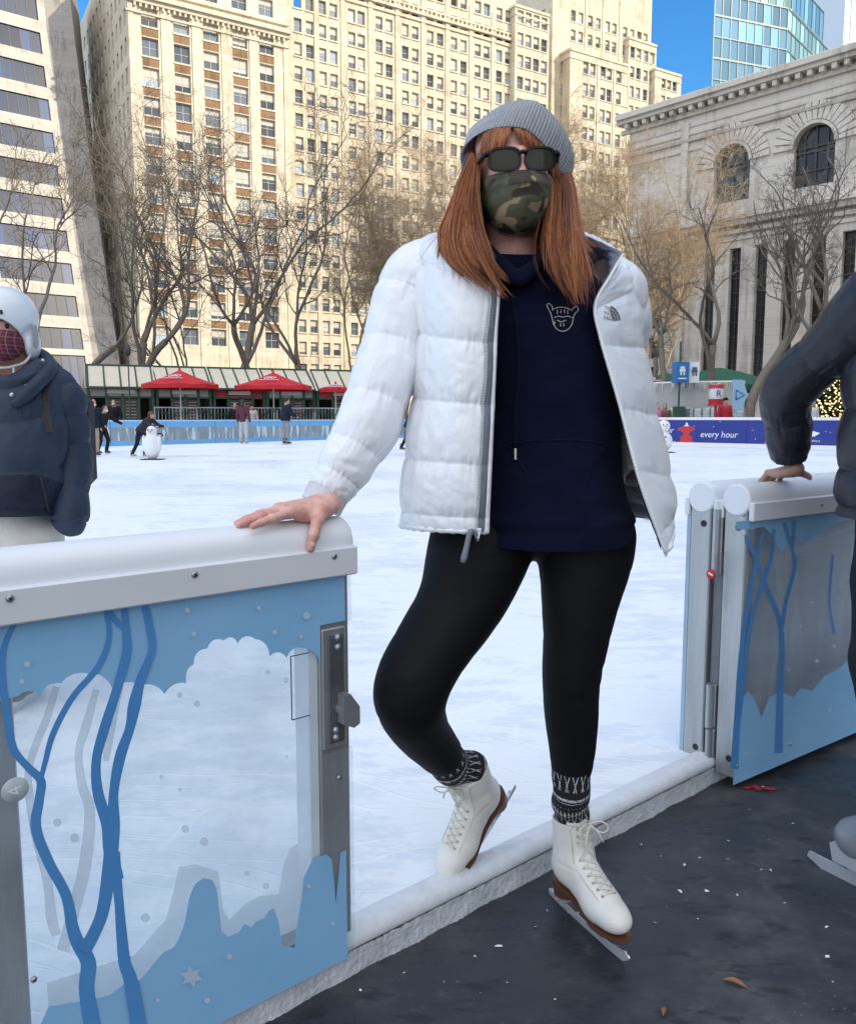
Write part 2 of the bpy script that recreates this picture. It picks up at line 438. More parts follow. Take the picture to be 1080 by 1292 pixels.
def m_rubber():
    m, nt, b = nodes('rubber_floor'); L = nt.links
    tc = N(nt, 'ShaderNodeTexCoord'); o = tc.outputs['Object']
    n1 = N(nt, 'ShaderNodeTexNoise', Scale=2.2, Detail=7, Roughness=.65); L.new(o, n1.inputs['Vector'])
    n2 = N(nt, 'ShaderNodeTexNoise', Scale=14, Detail=8, Roughness=.75); L.new(o, n2.inputs['Vector'])
    r = ramp(nt, [(.35, (.018, .021, .027)), (.52, (.038, .041, .048)), (.68, (.095, .097, .104))]); L.new(n1.outputs[0], r.inputs[0])
    r2 = ramp(nt, [(.58, 0.), (.72, 1.)]); L.new(n2.outputs[0], r2.inputs[0])
    mx = N(nt, 'ShaderNodeMixRGB'); mx.inputs[2].default_value = (.16, .155, .15, 1)
    ml = N(nt, 'ShaderNodeMath', operation='MULTIPLY'); L.new(r2.outputs[0], ml.inputs[0]); L.new(n1.outputs[0], ml.inputs[1]); L.new(ml.outputs[0], mx.inputs[0]); L.new(r.outputs[0], mx.inputs[1])
    # dark wet stains
    n4 = N(nt, 'ShaderNodeTexNoise', Scale=7, Detail=6, Roughness=.7); mp = N(nt, 'ShaderNodeMapping'); mp.inputs['Scale'].default_value = (1, 2.6, 1); mp.inputs['Rotation'].default_value = (0, 0, -.25); L.new(o, mp.inputs[0]); L.new(mp.outputs[0], n4.inputs['Vector'])
    r4 = ramp(nt, [(.55, 0.), (.64, .75)]); L.new(n4.outputs[0], r4.inputs[0])
    m3 = N(nt, 'ShaderNodeMixRGB'); m3.inputs[2].default_value = (.010, .011, .014, 1); L.new(r4.outputs[0], m3.inputs[0]); L.new(mx.outputs[0], m3.inputs[1])
    # fine scattered frost specks
    vo = N(nt, 'ShaderNodeTexVoronoi', Scale=55); L.new(o, vo.inputs['Vector'])
    rv = ramp(nt, [(.08, 1.), (.13, 0.)]); L.new(vo.outputs['Distance'], rv.inputs[0])
    n5 = N(nt, 'ShaderNodeTexNoise', Scale=5, Detail=3); L.new(o, n5.inputs['Vector']); r5 = ramp(nt, [(.56, 0.), (.7, .8)]); L.new(n5.outputs[0], r5.inputs[0])
    m5 = N(nt, 'ShaderNodeMath', operation='MULTIPLY'); L.new(rv.outputs[0], m5.inputs[0]); L.new(r5.outputs[0], m5.inputs[1])
    m6 = N(nt, 'ShaderNodeMixRGB'); m6.inputs[2].default_value = (.45, .47, .5, 1); L.new(m5.outputs[0], m6.inputs[0]); L.new(m3.outputs[0], m6.inputs[1])
    L.new(m6.outputs[0], b.inputs['Base Color'])
    rr = ramp(nt, [(.4, .22), (.62, .8)]); L.new(n1.outputs[0], rr.inputs[0]); L.new(rr.outputs[0], b.inputs['Roughness'])
    bp = N(nt, 'ShaderNodeBump', Strength=.8, Distance=.004); L.new(n2.outputs[0], bp.inputs['Height']); L.new(bp.outputs[0], b.inputs['Normal'])
    return m
def m_stone(name, c1, c2, sc=1.5, streak=True, bump=.02):
    m, nt, b = nodes(name); L = nt.links
    tc = N(nt, 'ShaderNodeTexCoord'); o = tc.outputs['Object']
    n1 = N(nt, 'ShaderNodeTexNoise', Scale=sc*.25, Detail=7, Roughness=.65); L.new(o, n1.inputs['Vector'])
    mp = N(nt, 'ShaderNodeMapping'); mp.inputs['Scale'].default_value = (1.6, 1.6, .08); L.new(o, mp.inputs[0])
    n2 = N(nt, 'ShaderNodeTexNoise', Scale=sc, Detail=6, Roughness=.7); L.new(mp.outputs[0], n2.inputs['Vector'])
    a = N(nt, 'ShaderNodeMath', operation='ADD'); L.new(n1.outputs[0], a.inputs[0]); L.new(n2.outputs[0], a.inputs[1])
    r = ramp(nt, [(.72, tuple(x*.78 for x in c2)), (.88, c2), (1.15, c1)]); L.new(a.outputs[0], r.inputs[0])
    # coursed joints
    sz = N(nt, 'ShaderNodeSeparateXYZ'); L.new(o, sz.inputs[0]); fz = N(nt, 'ShaderNodeMath', operation='MULTIPLY'); fz.inputs[1].default_value = 1.35; L.new(sz.outputs['Z'], fz.inputs[0])
    fr = N(nt, 'ShaderNodeMath', operation='FRACT'); L.new(fz.outputs[0], fr.inputs[0]); rj = ramp(nt, [(.03, .80), (.07, 1.)]); L.new(fr.outputs[0], rj.inputs[0])
    vz = N(nt, 'ShaderNodeTexWhiteNoise'); vz.noise_dimensions = '1D'; fl = N(nt, 'ShaderNodeMath', operation='FLOOR'); L.new(fz.outputs[0], fl.inputs[0]); L.new(fl.outputs[0], vz.inputs['W'])
    mrj = N(nt, 'ShaderNodeMapRange'); mrj.inputs[3].default_value = .93; mrj.inputs[4].default_value = 1.03; L.new(vz.outputs['Value'], mrj.inputs[0])
    mj = N(nt, 'ShaderNodeMath', operation='MULTIPLY'); L.new(rj.outputs[0], mj.inputs[0]); L.new(mrj.outputs[0], mj.inputs[1])
    mc = N(nt, 'ShaderNodeMixRGB', blend_type='MULTIPLY'); mc.inputs[0].default_value = 1; L.new(r.outputs[0], mc.inputs[1]); L.new(mj.outputs[0], mc.inputs[2]); L.new(mc.outputs[0], b.inputs['Base Color'])
    n3 = N(nt, 'ShaderNodeTexNoise', Scale=sc*6, Detail=5); L.new(o, n3.inputs['Vector'])
    bp = N(nt, 'ShaderNodeBump', Strength=.6, Distance=bump); L.new(n3.outputs[0], bp.inputs['Height']); L.new(bp.outputs[0], b.inputs['Normal'])
    setp(b, Roughness=.85)
    return m
def m_glassdark(name, c=(.035, .045, .055), rough=.08, var=.6, spec=.5):
    m, nt, b = nodes(name); L = nt.links
    oi = N(nt, 'ShaderNodeObjectInfo'); g = N(nt, 'ShaderNodeNewGeometry')
    ad = N(nt, 'ShaderNodeMath', operation='ADD'); L.new(oi.outputs['Random'], ad.inputs[0]); L.new(g.outputs['Random Per Island'], ad.inputs[1])
    fr = N(nt, 'ShaderNodeMath', operation='FRACT'); L.new(ad.outputs[0], fr.inputs[0])
    r = ramp(nt, [(0, tuple(x*(1-var) for x in c)), (.7, c), (1, tuple(min(1, x*(1+3*var)) for x in c))]); L.new(fr.outputs[0], r.inputs[0]); L.new(r.outputs[0], b.inputs['Base Color'])
    setp(b, Roughness=rough, **{'Specular IOR Level': spec})
    return m
ICE = m_ice(); RUB = m_rubber()
CREAM = m_stone('cream_stone', (.66, .585, .45), (.55, .48, .36))
CREAM2 = m_stone('pale_cream_stone', (.68, .61, .49), (.58, .515, .40))
LIME = m_stone('grey_limestone', (.72, .67, .60), (.56, .52, .46), 1.2)
LIMED = m_stone('weathered_limestone', (.53, .485, .43), (.40, .36, .315), 1.2)
TRAV = m_stone('white_travertine', (.58, .55, .50), (.49, .46, .42))
TRAVD = m_stone('grey_travertine', (.40, .37, .34), (.30, .28, .255))
TERRA = m_stone('terracotta', (.30, .18, .10), (.22, .13, .07))
WGL = m_glassdark('window_glass', (.15, .18, .225), .08, .7); WFR = mat('window_sash', (.42, .44, .42), .5); BLIND = mat('window_blind', (.62, .60, .54), .8)
BGL = m_glassdark('band_glass', (.016, .040, .105), .3, .4, .12)
TEAL = m_glassdark('teal_glass', (.24, .40, .40), .06, .35)
BLUEGL = m_glassdark('blue_glass', (.15, .31, .46), .06, .35)
MULL = mat('mullion_metal', (.35, .38, .38), .4, metal=.3)
PLAZA = mat('plaza_paving', (.20, .19, .18), .85, (.14, .135, .13), 1.5, .5, .01, 20)

# =================================================================== ground
def sheet(name, poly, z, m, kind='structure'):
    me = mesh(name, [(p[0], p[1], z) for p in poly], [tuple(range(len(poly)))], m)
    return tag(link(name, me), kind=kind)
sheet('ground', [(-900, -300), (900, -300), (900, 1500), (-900, 1500)], -.02, PLAZA)
def wl(x, y): return Q0+U*x-NW*y          # wall-line coordinates: x along, y towards the ice
BL0 = hitz(-500, 570, ZI); BL = [hitz(-330, 573, ZI), hitz(140, 563, ZI), hitz(423, 554.5, ZI), hitz(560, 551, ZI)]
BR = [hitz(610, 557, ZI), hitz(840, 563, ZI), hitz(1060, 569, ZI), hitz(1500, 581, ZI)]
BL.append(BR[0])
ice_poly = [wl(-9, .05), wl(26, .05)]+[b for b in reversed(BR)]+[b for b in reversed(BL[:-1])]
me = mesh('ice', [(p.x, p.y, ZI) for p in ice_poly]+[(p.x, p.y, -.015) for p in ice_poly],
          [tuple(range(len(ice_poly)))]+[(i, (i+1) % len(ice_poly), len(ice_poly)+(i+1) % len(ice_poly), len(ice_poly)+i) for i in range(len(ice_poly))], ICE)
tag(link('ice', me), kind='structure')
rp = [wl(-9, .02), wl(26, .02), wl(26, -14), wl(-9, -14)]
sheet('rubber_floor', rp, .0, RUB)

WHITEP = mat('white_paint', (.78, .79, .79), .4, (.70, .71, .72), 3, .6)
WHT = mat('white_lettering', (.85, .86, .88), .5); REDP = mat('red_print', (.62, .03, .04), .45, (.45, .02, .03), 30)
# =================================================================== buildings
def clampw(lst, a, b): return lst
class Facade:
    """facade plane: origin p0 (ground), e direction along, n outward"""
    def __init__(s, p0, e, n): s.p0 = Vector(p0); s.e = Vector(e); s.n = Vector(n)
    def uz(s, px, py):
        h = hitp(px, py, s.p0, s.n); return (h-s.p0).dot(s.e), h.z
    def at(s, u, z, o=0): return s.p0+s.e*u+Vector((0, 0, z))+s.n*o
WINS = {}
def win_mesh(w, h, kind, blind, ac=False):
    k = (round(w, 2), round(h, 2), kind, round(blind, 2), ac)
    if k in WINS: return WINS[k]
    b = MB(); t = .07
    # local x along facade, y outward, z up; origin bottom centre
    b.add([(-w/2, .0, 0), (w/2, .0, 0), (w/2, .0, h), (-w/2, .0, h)], [(0, 1, 2, 3)], 0)
    def bar(x0, x1, z0, z1, y=.05): b.add([(x0, y, z0), (x1, y, z0), (x1, y, z1), (x0, y, z1), (x0, 0.01, z0), (x1, 0.01, z0), (x1, 0.01, z1), (x0, 0.01, z1)], [(0, 1, 2, 3), (0, 4, 5, 1), (3, 2, 6, 7), (0, 3, 7, 4), (1, 5, 6, 2)], 1)
    bar(-w/2, -w/2+t, 0, h); bar(w/2-t, w/2, 0, h); bar(-w/2+t, w/2-t, 0, t); bar(-w/2+t, w/2-t, h-t, h); bar(-w/2+t, w/2-t, h*.5-t/2, h*.5+t/2, .045)
    if kind == 'triple': 
        for q in (-w/6, w/6): bar(q-t/2, q+t/2, t, h-t, .04)
    if kind == 'double': bar(-t/2, t/2, t, h-t, .04)
    if blind > 0: b.add([(-w/2+t, .012, h-t-(h-2*t)*blind), (w/2-t, .012, h-t-(h-2*t)*blind), (w/2-t, .012, h-t), (-w/2+t, .012, h-t)], [(0, 1, 2, 3)], 2)
    if ac: b.box((0, .12, t+.2), (w*.62, .3, .4), None, 1)
    WINS[k] = b.data('window', [WGL, WFR, BLIND]); return WINS[k]
def facade_wall(mb, Fc, u0, u1, z0, z1, wins, dep, m=0, mrev=None, spandrel=None):
    """wall with real window openings; wins: list of (ua, ub, za, zb)"""
    us = sorted(set([u0, u1]+[round(x, 3) for w in wins for x in w[:2] if u0 < x < u1])); zs = sorted(set([z0, z1]+[round(x, 3) for w in wins for x in w[2:4] if z0 < x < z1]))
    holes = set()
    ui = {x: i for i, x in enumerate(us)}; zi = {x: i for i, x in enumerate(zs)}
    for w in wins:
        a, b_, c, d = [round(x, 3) for x in w[:4]]
        if a not in ui or b_ not in ui or c not in zi or d not in zi: continue
        for i in range(ui[a], ui[b_]):
            for j in range(zi[c], zi[d]): holes.add((i, j))
        P = [Fc.at(a, c), Fc.at(b_, c), Fc.at(b_, d), Fc.at(a, d)]; Qp = [p-Fc.n*dep for p in P]
        mb.add(P+Qp, [(0, 4, 5, 1), (1, 5, 6, 2), (2, 6, 7, 3), (3, 7, 4, 0)], m if mrev is None else mrev)
    # merge runs along u for fewer faces
    for j in range(len(zs)-1):
        i = 0
        while i < len(us)-1:
            if (i, j) in holes: i += 1; continue
            k = i
            while k < len(us)-1 and (k, j) not in holes: k += 1
            mb.quad([Fc.at(us[i], zs[j]), Fc.at(us[k], zs[j]), Fc.at(us[k], zs[j+1]), Fc.at(us[i], zs[j+1])], m); i = k
def put_windows(root, Fc, wins, dep, kind='single', limit=100, rng=None, used=None):
    rng = rng or random.Random(5); used = used if used is not None else [0]
    rot = math.atan2(Fc.e.y, Fc.e.x)
    rest = MB()
    for w in wins:
        ua, ub, za, zb = w[:4]
        bl = rng.choice((0, 0, .3, .45, .5, .5, .62, .8))
        me = win_mesh(ub-ua, zb-za, kind, bl, kind == 'single' and rng.random() < .07)
        p = Fc.at((ua+ub)/2, za, -dep)
        # facade outward is -y of (e, n) when n = e rotated -90 deg
        sgn = 1 if (Fc.e.x*Fc.n.y-Fc.e.y*Fc.n.x) > 0 else -1
        M = Matrix.Translation(p) @ frameM((0, 0, 0), Fc.e, Fc.n, (0, 0, 1))
        if used[0] < limit:
            o = link('window', me, root); o.matrix_local = Matrix.Translation(-Vector(root.location)) @ M; used[0] += 1
        else:
            vs = [M @ v.co for v in me.vertices]
            base = len(rest.v); rest.v += [tuple(v) for v in vs]; rest.uv += [(0, 0)]*len(vs)
            for f in me.polygons: rest.f.append(tuple(i+base for i in f.vertices)); rest.m.append(f.material_index); rest.sm.append(False)
    if rest.v:
        o = rest.build('window', [WGL, WFR, BLIND], root, True); o['kind'] = 'stuff'
E1 = Vector((math.cos(R(31)), math.sin(R(31)), 0)); N1 = Vector((math.sin(R(31)), -math.cos(R(31)), 0))
W1 = -E1   # west faces point along -E1
def strip(mb, Fc, u0, u1, z, h, out, m=0):
    """horizontal moulding proud of the facade"""
    a, b_ = Fc.at(u0, z, .003), Fc.at(u1, z, .003); n = Fc.n*out; up = Vector((0, 0, h))
    v = [a, b_, b_+n, a+n, a+up, b_+up, b_+n+up, a+n+up]
    mb.add(v, [(0, 1, 2, 3), (3, 2, 6, 7), (7, 6, 5, 4), (0, 3, 7, 4), (1, 5, 6, 2)], m)

def building_A():
    base = W(187, 527, 109.5); base.z = 0
    root = thing('office_building', 'cream office building with brown spandrel panels between triple windows, behind the bare trees at left', 'building', base)
    Fa = Facade(base, E1, N1); ub = [Fa.uz(x, 30)[0] for x in (189, 229, 266, 302.5, 336)]
    width = Fa.uz(362, 50)[0]; rows = []
    z1 = Fa.uz(190, 22)[1]; z2 = Fa.uz(190, 59.5)[1]; sp = z1-z2
    hw = (Fa.uz(189+11, 30)[0]-Fa.uz(189-10, 30)[0])/2; hh = sp*.31
    top = z1+3.2*sp; wins = []
    zr = [z1+2.35*sp, z1+1.35*sp]+[z1-k*sp for k in range(0, 13)]
    for z in zr:
        for u in ub: wins.append((u-hw, u+hw, z-hh, z+hh))
    low = [(ub[0]-hw, ub[0]+hw, 3, 6.2), (ub[1]-hw, ub[2]+hw, 2.6, 5.6), (ub[3]-hw, ub[4]+hw, 2.6, 5.6)]
    wins = [w for w in wins if w[2] > 8]
    b = MB(); facade_wall(b, Fa, -.6, width, 0, top, wins+low, .45)
    # terracotta spandrels between stacked windows, sheets just proud
    zmax = z1+hh
    for u in ub:
        zz = sorted([w for w in wins if abs((w[0]+w[1])/2-u) < .01 and w[3] <= zmax+.01], key=lambda w: w[2])
        for q, r_ in zip(zz[:-1], zz[1:]):
            b.quad([Fa.at(u-hw, q[3]+.15, .03), Fa.at(u+hw, q[3]+.15, .03), Fa.at(u+hw, r_[2]-.25, .03), Fa.at(u-hw, r_[2]-.25, .03)], 1)
            strip(b, Fa, u-hw-.1, u+hw+.1, r_[2]-.25, .22, .12)
    for u in [-.3, width-.25]+[(a+c)/2 for a, c in zip(ub[:-1], ub[1:])]:      # pilasters
        wdt = .62 if 0 < u < width-1 else .3
        b.prism([Fa.at(u-wdt, 8, .004), Fa.at(u+wdt, 8, .004), Fa.at(u+wdt, zmax+.5, .004), Fa.at(u-wdt, zmax+.5, .004)], Fa.n, .14)
    zc = Fa.uz(190, 8)[1]
    for h, o_, dz in ((.5, .5, 0), (.35, .9, .5), (.25, .3, -1.2), (.3, .35, 1.7)): strip(b, Fa, -.9, width+.3, zc+dz, h, o_)
    for k in range(int(width/.7)): b.box(Fa.at(.2+k*.7, zc-.25, .25), (.25, .4, .4), Matrix.Rotation(R(31), 3, 'Z'))
    for z in (7.0, 1.9): strip(b, Fa, -.8, width, z, .5, .4)
    # west face
    nw = -E1; ew = N1*-1
    Fw = Facade(base-E1*.6, ew, nw); ww = []
    cols = [1.2+2.6*k for k in range(12)]
    zw = [z1+.2+sp*k for k in range(-10, 4)]
    for z in zw:
        if z < 8: continue
        for i, u in enumerate(cols): ww.append((u, u+1.25, z-hh, z+hh*.9))
    facade_wall(b, Fw, 0, 34, 0, top, ww, .4)
    # roof and back
    P = [Fa.at(-.6, top), Fa.at(width, top), Fa.at(width, top, -22), Fa.at(-.6, top, -22)]
    b.quad(P); b.quad([Fa.at(-.6, 0, -22), Fa.at(-.6, top, -22), Fa.at(width, top, -22), Fa.at(width, 0, -22)])
    b.quad([Fa.at(width, 0, 0), Fa.at(width, 0, -22), Fa.at(width, top, -22), Fa.at(width, top, 0)])
    b.build('wall', [CREAM2, TERRA], root, True)
    used = [0]
    put_windows(root, Fa, wins, .42, 'double', 70, random.Random(2), used)
    put_windows(root, Fa, low, .42, 'triple', 73, random.Random(2), used)
    put_windows(root, Fw, ww, .38, 'single', 100, random.Random(4), used)
    return Fa, width
FA, WA = building_A()

def building_B():
    base = FA.at(WA, 0, -2.2)
    root = thing('office_building', 'wide cream office slab with rows of paired windows, left of the stepped tower', 'building', base)
    Fb = Facade(base, E1, N1)
    def u(x, y): return Fb.uz(x, y)[0]
    pairs = [(376, 391), (407, 421), (444, 456), (478.5, 491), (511.5, 524), (543, 555.5), (573, 585), (603, 614), (630, 641)]
    zt = Fb.uz(386, 34)[1]; sp = zt-Fb.uz(386, 64)[1]; hh = sp*.29
    yl = lambda x: 34+(x-386)*.085
    wins = []; cols = [u(x, 34+(x-386)*.06) for p in pairs for x in p]
    hw = (u(381, 34)-u(371, 34))/2
    width = u(650, 60)
    for k in range(-3, 19):
        z = zt-k*sp
        if z < 5: break
        for c in cols: wins.append((c-hw, c+hw, z-hh, z+hh))
    b = MB(); top = zt+4.2*sp
    facade_wall(b, Fb, 0, width, 0, top, wins, .4)
    for a, c in zip(cols[1:-1:2], cols[2::2]):
        m_ = (a+c)/2; b.prism([Fb.at(m_-.35, 4, .004), Fb.at(m_+.35, 4, .004), Fb.at(m_+.35, top-4, .004), Fb.at(m_-.35, top-4, .004)], Fb.n, .16)
    for w in wins: strip(b, Fb, w[0]-.12, w[1]+.12, w[2]-.22, .2, .15)
    zb = Fb.uz(600, 40)[1]
    for dz, h, o_ in ((0, .4, .45), (.9, .3, .3), (-.9, .25, .25)): strip(b, Fb, 0, width, zb+dz, h, o_)
    for k in range(int(width/.8)): b.box(Fb.at(.4+k*.8, zb+.6, .15), (.3, .3, .5), Matrix.Rotation(R(31), 3, 'Z'))
    b.quad([Fb.at(0, top), Fb.at(width, top), Fb.at(width, top, -20), Fb.at(0, top, -20)])
    b.build('wall', [CREAM, TERRA], root, True)
    wins.sort(key=lambda w: (-w[2], w[0])); wins = [w for w in wins if Fb.uz(0, 0)[1] > 0]
    vis = [w for w in wins if proj(Fb.at(w[0], w[3]))[1] > -6]
    put_windows(root, Fb, vis, .37, 'single', 100, random.Random(8))
    # step block at the right end (four windows wide)
    return Fb, width, sp, zt, hw, hh
FB, WB, SPB, ZTB, HWB, HHB = building_B()

def box_mass(b, Fc, u0, u1, top, depth, wins_f, wins_w, dep=.4, wdep=20):
    """a mass with a front (n) and a west side face"""
    facade_wall(b, Fc, u0, u1, 0, top, wins_f, dep)
    Fw = Facade(Fc.at(u0, 0), Fc.n*-1, Fc.e*-1)
    facade_wall(b, Fw, 0, wdep, 0, top, wins_w, dep)
    Fe = Facade(Fc.at(u1, 0), Fc.n*-1, Fc.e)
    b.quad([Fe.at(0, 0), Fe.at(wdep, 0), Fe.at(wdep, top), Fe.at(0, top)])
    b.quad([Fc.at(u0, top), Fc.at(u1, top), Fc.at(u1, top, -wdep), Fc.at(u0, top, -wdep)])
    for dz, h, o_ in ((-.4, .4, .18), (-1.6, .25, .12)): strip(b, Fc, u0, u1, top+dz, h, o_); strip(b, Fw, 0, wdep, top+dz, h, o_)
    # shallow piers
    return Fw
def building_C():
    base = FB.at(WB, 0, 1.2)
    root = thing('stepped_tower', 'cream setback tower stepping down to the right above the library roof', 'building', base)
    F0 = Facade(base, E1, N1); b = MB(); allw = []
    def cols(F_, xs, y, w): 
        r = []
        for x in xs:
            c = F_.uz(x, y)[0]; r.append((c-w, c+w))
        return r
    def rows(F_, x, y0, dy, n): 
        r = []; z0 = F_.uz(x, y0)[1]; s_ = z0-F_.uz(x, y0+dy)[1]
        for k in range(n):
            z = z0-k*s_
            if z > 4: r.append((z-s_*.29, z+s_*.29))
        return r
    def mass(F_, xl, xr, yt, xt, xs, ys, x0, y0, dy, n, w, sidew=True, wdep=14):
        u0, u1 = F_.uz(xl, y0)[0], F_.uz(xr, y0)[0]; top = F_.uz(xt, yt)[1]
        cs = cols(F_, xs, y0, w); rs = rows(F_, x0, y0, dy, n)
        wf = [(a, c, z0, z1) for (z0, z1) in rs for (a, c) in cs if z1 < top-.6]
        ww = [(k, k+1.2, z0, z1) for (z0, z1) in rs for k in (2.0, 5.5, 9) if z1 < top-.6] if sidew else []
        Fw = box_mass(b, F_, u0, u1, top, 14, wf, ww, wdep=wdep)
        # piers between windows
        for a, c in zip(cs[:-1], cs[1:]):
            m_ = (a[1]+c[0])/2
            if c[0]-a[1] > .8: b.prism([F_.at(m_-.22, 3, .004), F_.at(m_+.22, 3, .004), F_.at(m_+.22, top-1.7, .004), F_.at(m_-.22, top-1.7, .004)], F_.n, .14)
        for q in wf: strip(b, F_, q[0]-.1, q[1]+.1, q[2]-.2, .18, .12)
        allw.append((F_, wf)); allw.append((Fw, ww))
    # four-window block next to the slab, then main tower, low front step, right wings
    mass(F0, 650, 693, 8, 660, (657, 667, 677, 687), 0, 660, 22, 28, 16, .62, False, 10)
    F1 = Facade(base-N1*4, E1, N1)
    mass(F1, 697, 822, -60, 760, (723.5, 733, 745, 755, 767, 775.5, 789, 798, 807, 815), 0, 724, 20, 24.5, 22, .55)
    F2 = Facade(base-N1*1.5, E1, N1)
    mass(F2, 719, 792, 62, 726, (739, 748, 761, 769, 781, 789), 0, 739, 85, 28, 16, .6)
    F3 = Facade(base-N1*3, E1, N1)
    mass(F3, 793, 828, 48, 800, (798, 806, 815, 823), 0, 798, 66, 25, 16, .55)
    F4 = Facade(base-N1*2, E1, N1)
    mass(F4, 826, 859, 86, 830, (837, 844, 851), 0, 837, 105, 22, 12, .55)
    b.build('wall', [CREAM], root, True)
    used = [0]
    for i, (F_, wf) in enumerate(allw):
        vis = [w for w in wf if -8 < proj(F_.at(w[0], w[2]))[1] < 420]
        put_windows(root, F_, vis, .37, 'single', 100, random.Random(i), used)
building_C()

IRON2 = mat('dark_mullion', (.06, .065, .08), .5)
def building_grace():
    base = W(130, 527, 112); base.z = 0
    root = thing('office_tower', 'white tower with curved base and dark ribbon windows at far left edge', 'building', base)
    hN, hE = Vector((.62, -.785, 0)), Vector((.785, .62, 0))
    H = 62.; b = MB(); gl = MB()
    def off(z): t = max(0, 1-z/58.); return 9.*t**1.35
    def P(u, z, o=0): return base+hE*(u-2.6*(z/58.))+hN*(off(z)-off(0)+o)+Vector((0, 0, z))
    sp = 4.35; z = 0; L_ = 46
    def slab(z0, z1, u0, u1, o0, o1, m, t):
        v = [P(u0, z0, t), P(u1, z0, t), P(u1, z1, t), P(u0, z1, t), P(u0, z0, t-.6), P(u1, z0, t-.6), P(u1, z1, t-.6), P(u0, z1, t-.6)]
        t_ = b
        t_.add(v, [(0, 1, 2, 3), (0, 4, 5, 1), (3, 2, 6, 7), (1, 5, 6, 2), (0, 3, 7, 4)], m)
    wins = []
    zb = 10.2; slab(0, .8, -L_, 0, 0, 0, 0, 0)
    k = 0; zz = [(.9, 9.4)]
    while zb < H: zz.append((zb, zb+2.8)); zb += sp
    for i, (z0, z1) in enumerate(zz):
        nxt = zz[i+1][0] if i+1 < len(zz) else z1+1.4
        for s_ in np.linspace(0, 1, 3)[:-1]:
            za, zc = z1+(nxt-z1)*s_, z1+(nxt-z1)*(s_+.5); slab(za, zc, -L_, 0, 0, 0, 0, 0)
        # pillars beside the bands
        for (u0, u1) in ((-.95, 0), (-9.9-.8, -9.9)):
            slab(z0, z1, u0, u1, 0, 0, 0, .012)
        for (u0, u1) in ((-9.9, -.95), (-20.5, -10.7), (-31, -21.4), (-L_, -31.8)):
            wins.append((u0, u1, z0, z1))
    # end wall (dark travertine), follows the sweep
    prev = None
    for z in np.linspace(0, H, 26):
        cur = (P(.004, z, .03), P(.004, z, .03)+Vector((1.0, .28, 0))*3.2)
        if prev: b.add([prev[0], prev[1], cur[1], cur[0]], [(0, 1, 2, 3)], 1)
        prev = cur
    prev = None
    for z in np.linspace(0, H, 26):
        cur = (P(.004, z, .03)+Vector((1.0, .28, 0))*3.2, P(.004, z, .03)+Vector((1.0, .28, 0))*3.2+Vector((-.3, 1, 0))*14)
        if prev: b.add([prev[0], prev[1], cur[1], cur[0]], [(0, 1, 2, 3)], 1)
        prev = cur
    b.build('wall', [TRAV, TRAVD], root, True)
    n = 0
    for (u0, u1, z0, z1) in wins:
        g = MB(); k = 7 if z1-z0 < 5 else 9
        for i in range(k):
            a, c = u0+(u1-u0)*i/k, u0+(u1-u0)*(i+1)/k
            g.add([P(a, z0, -.25), P(c, z0, -.25), P(c, z1, -.25), P(a, z1, -.25)], [(0, 1, 2, 3)], 0)
            if i: g.add([P(a-.06, z0, -.2), P(a+.06, z0, -.2), P(a+.06, z1, -.2), P(a-.06, z1, -.2)], [(0, 1, 2, 3)], 1)
        g.build('window', [BGL, IRON2], root, True)
building_grace()

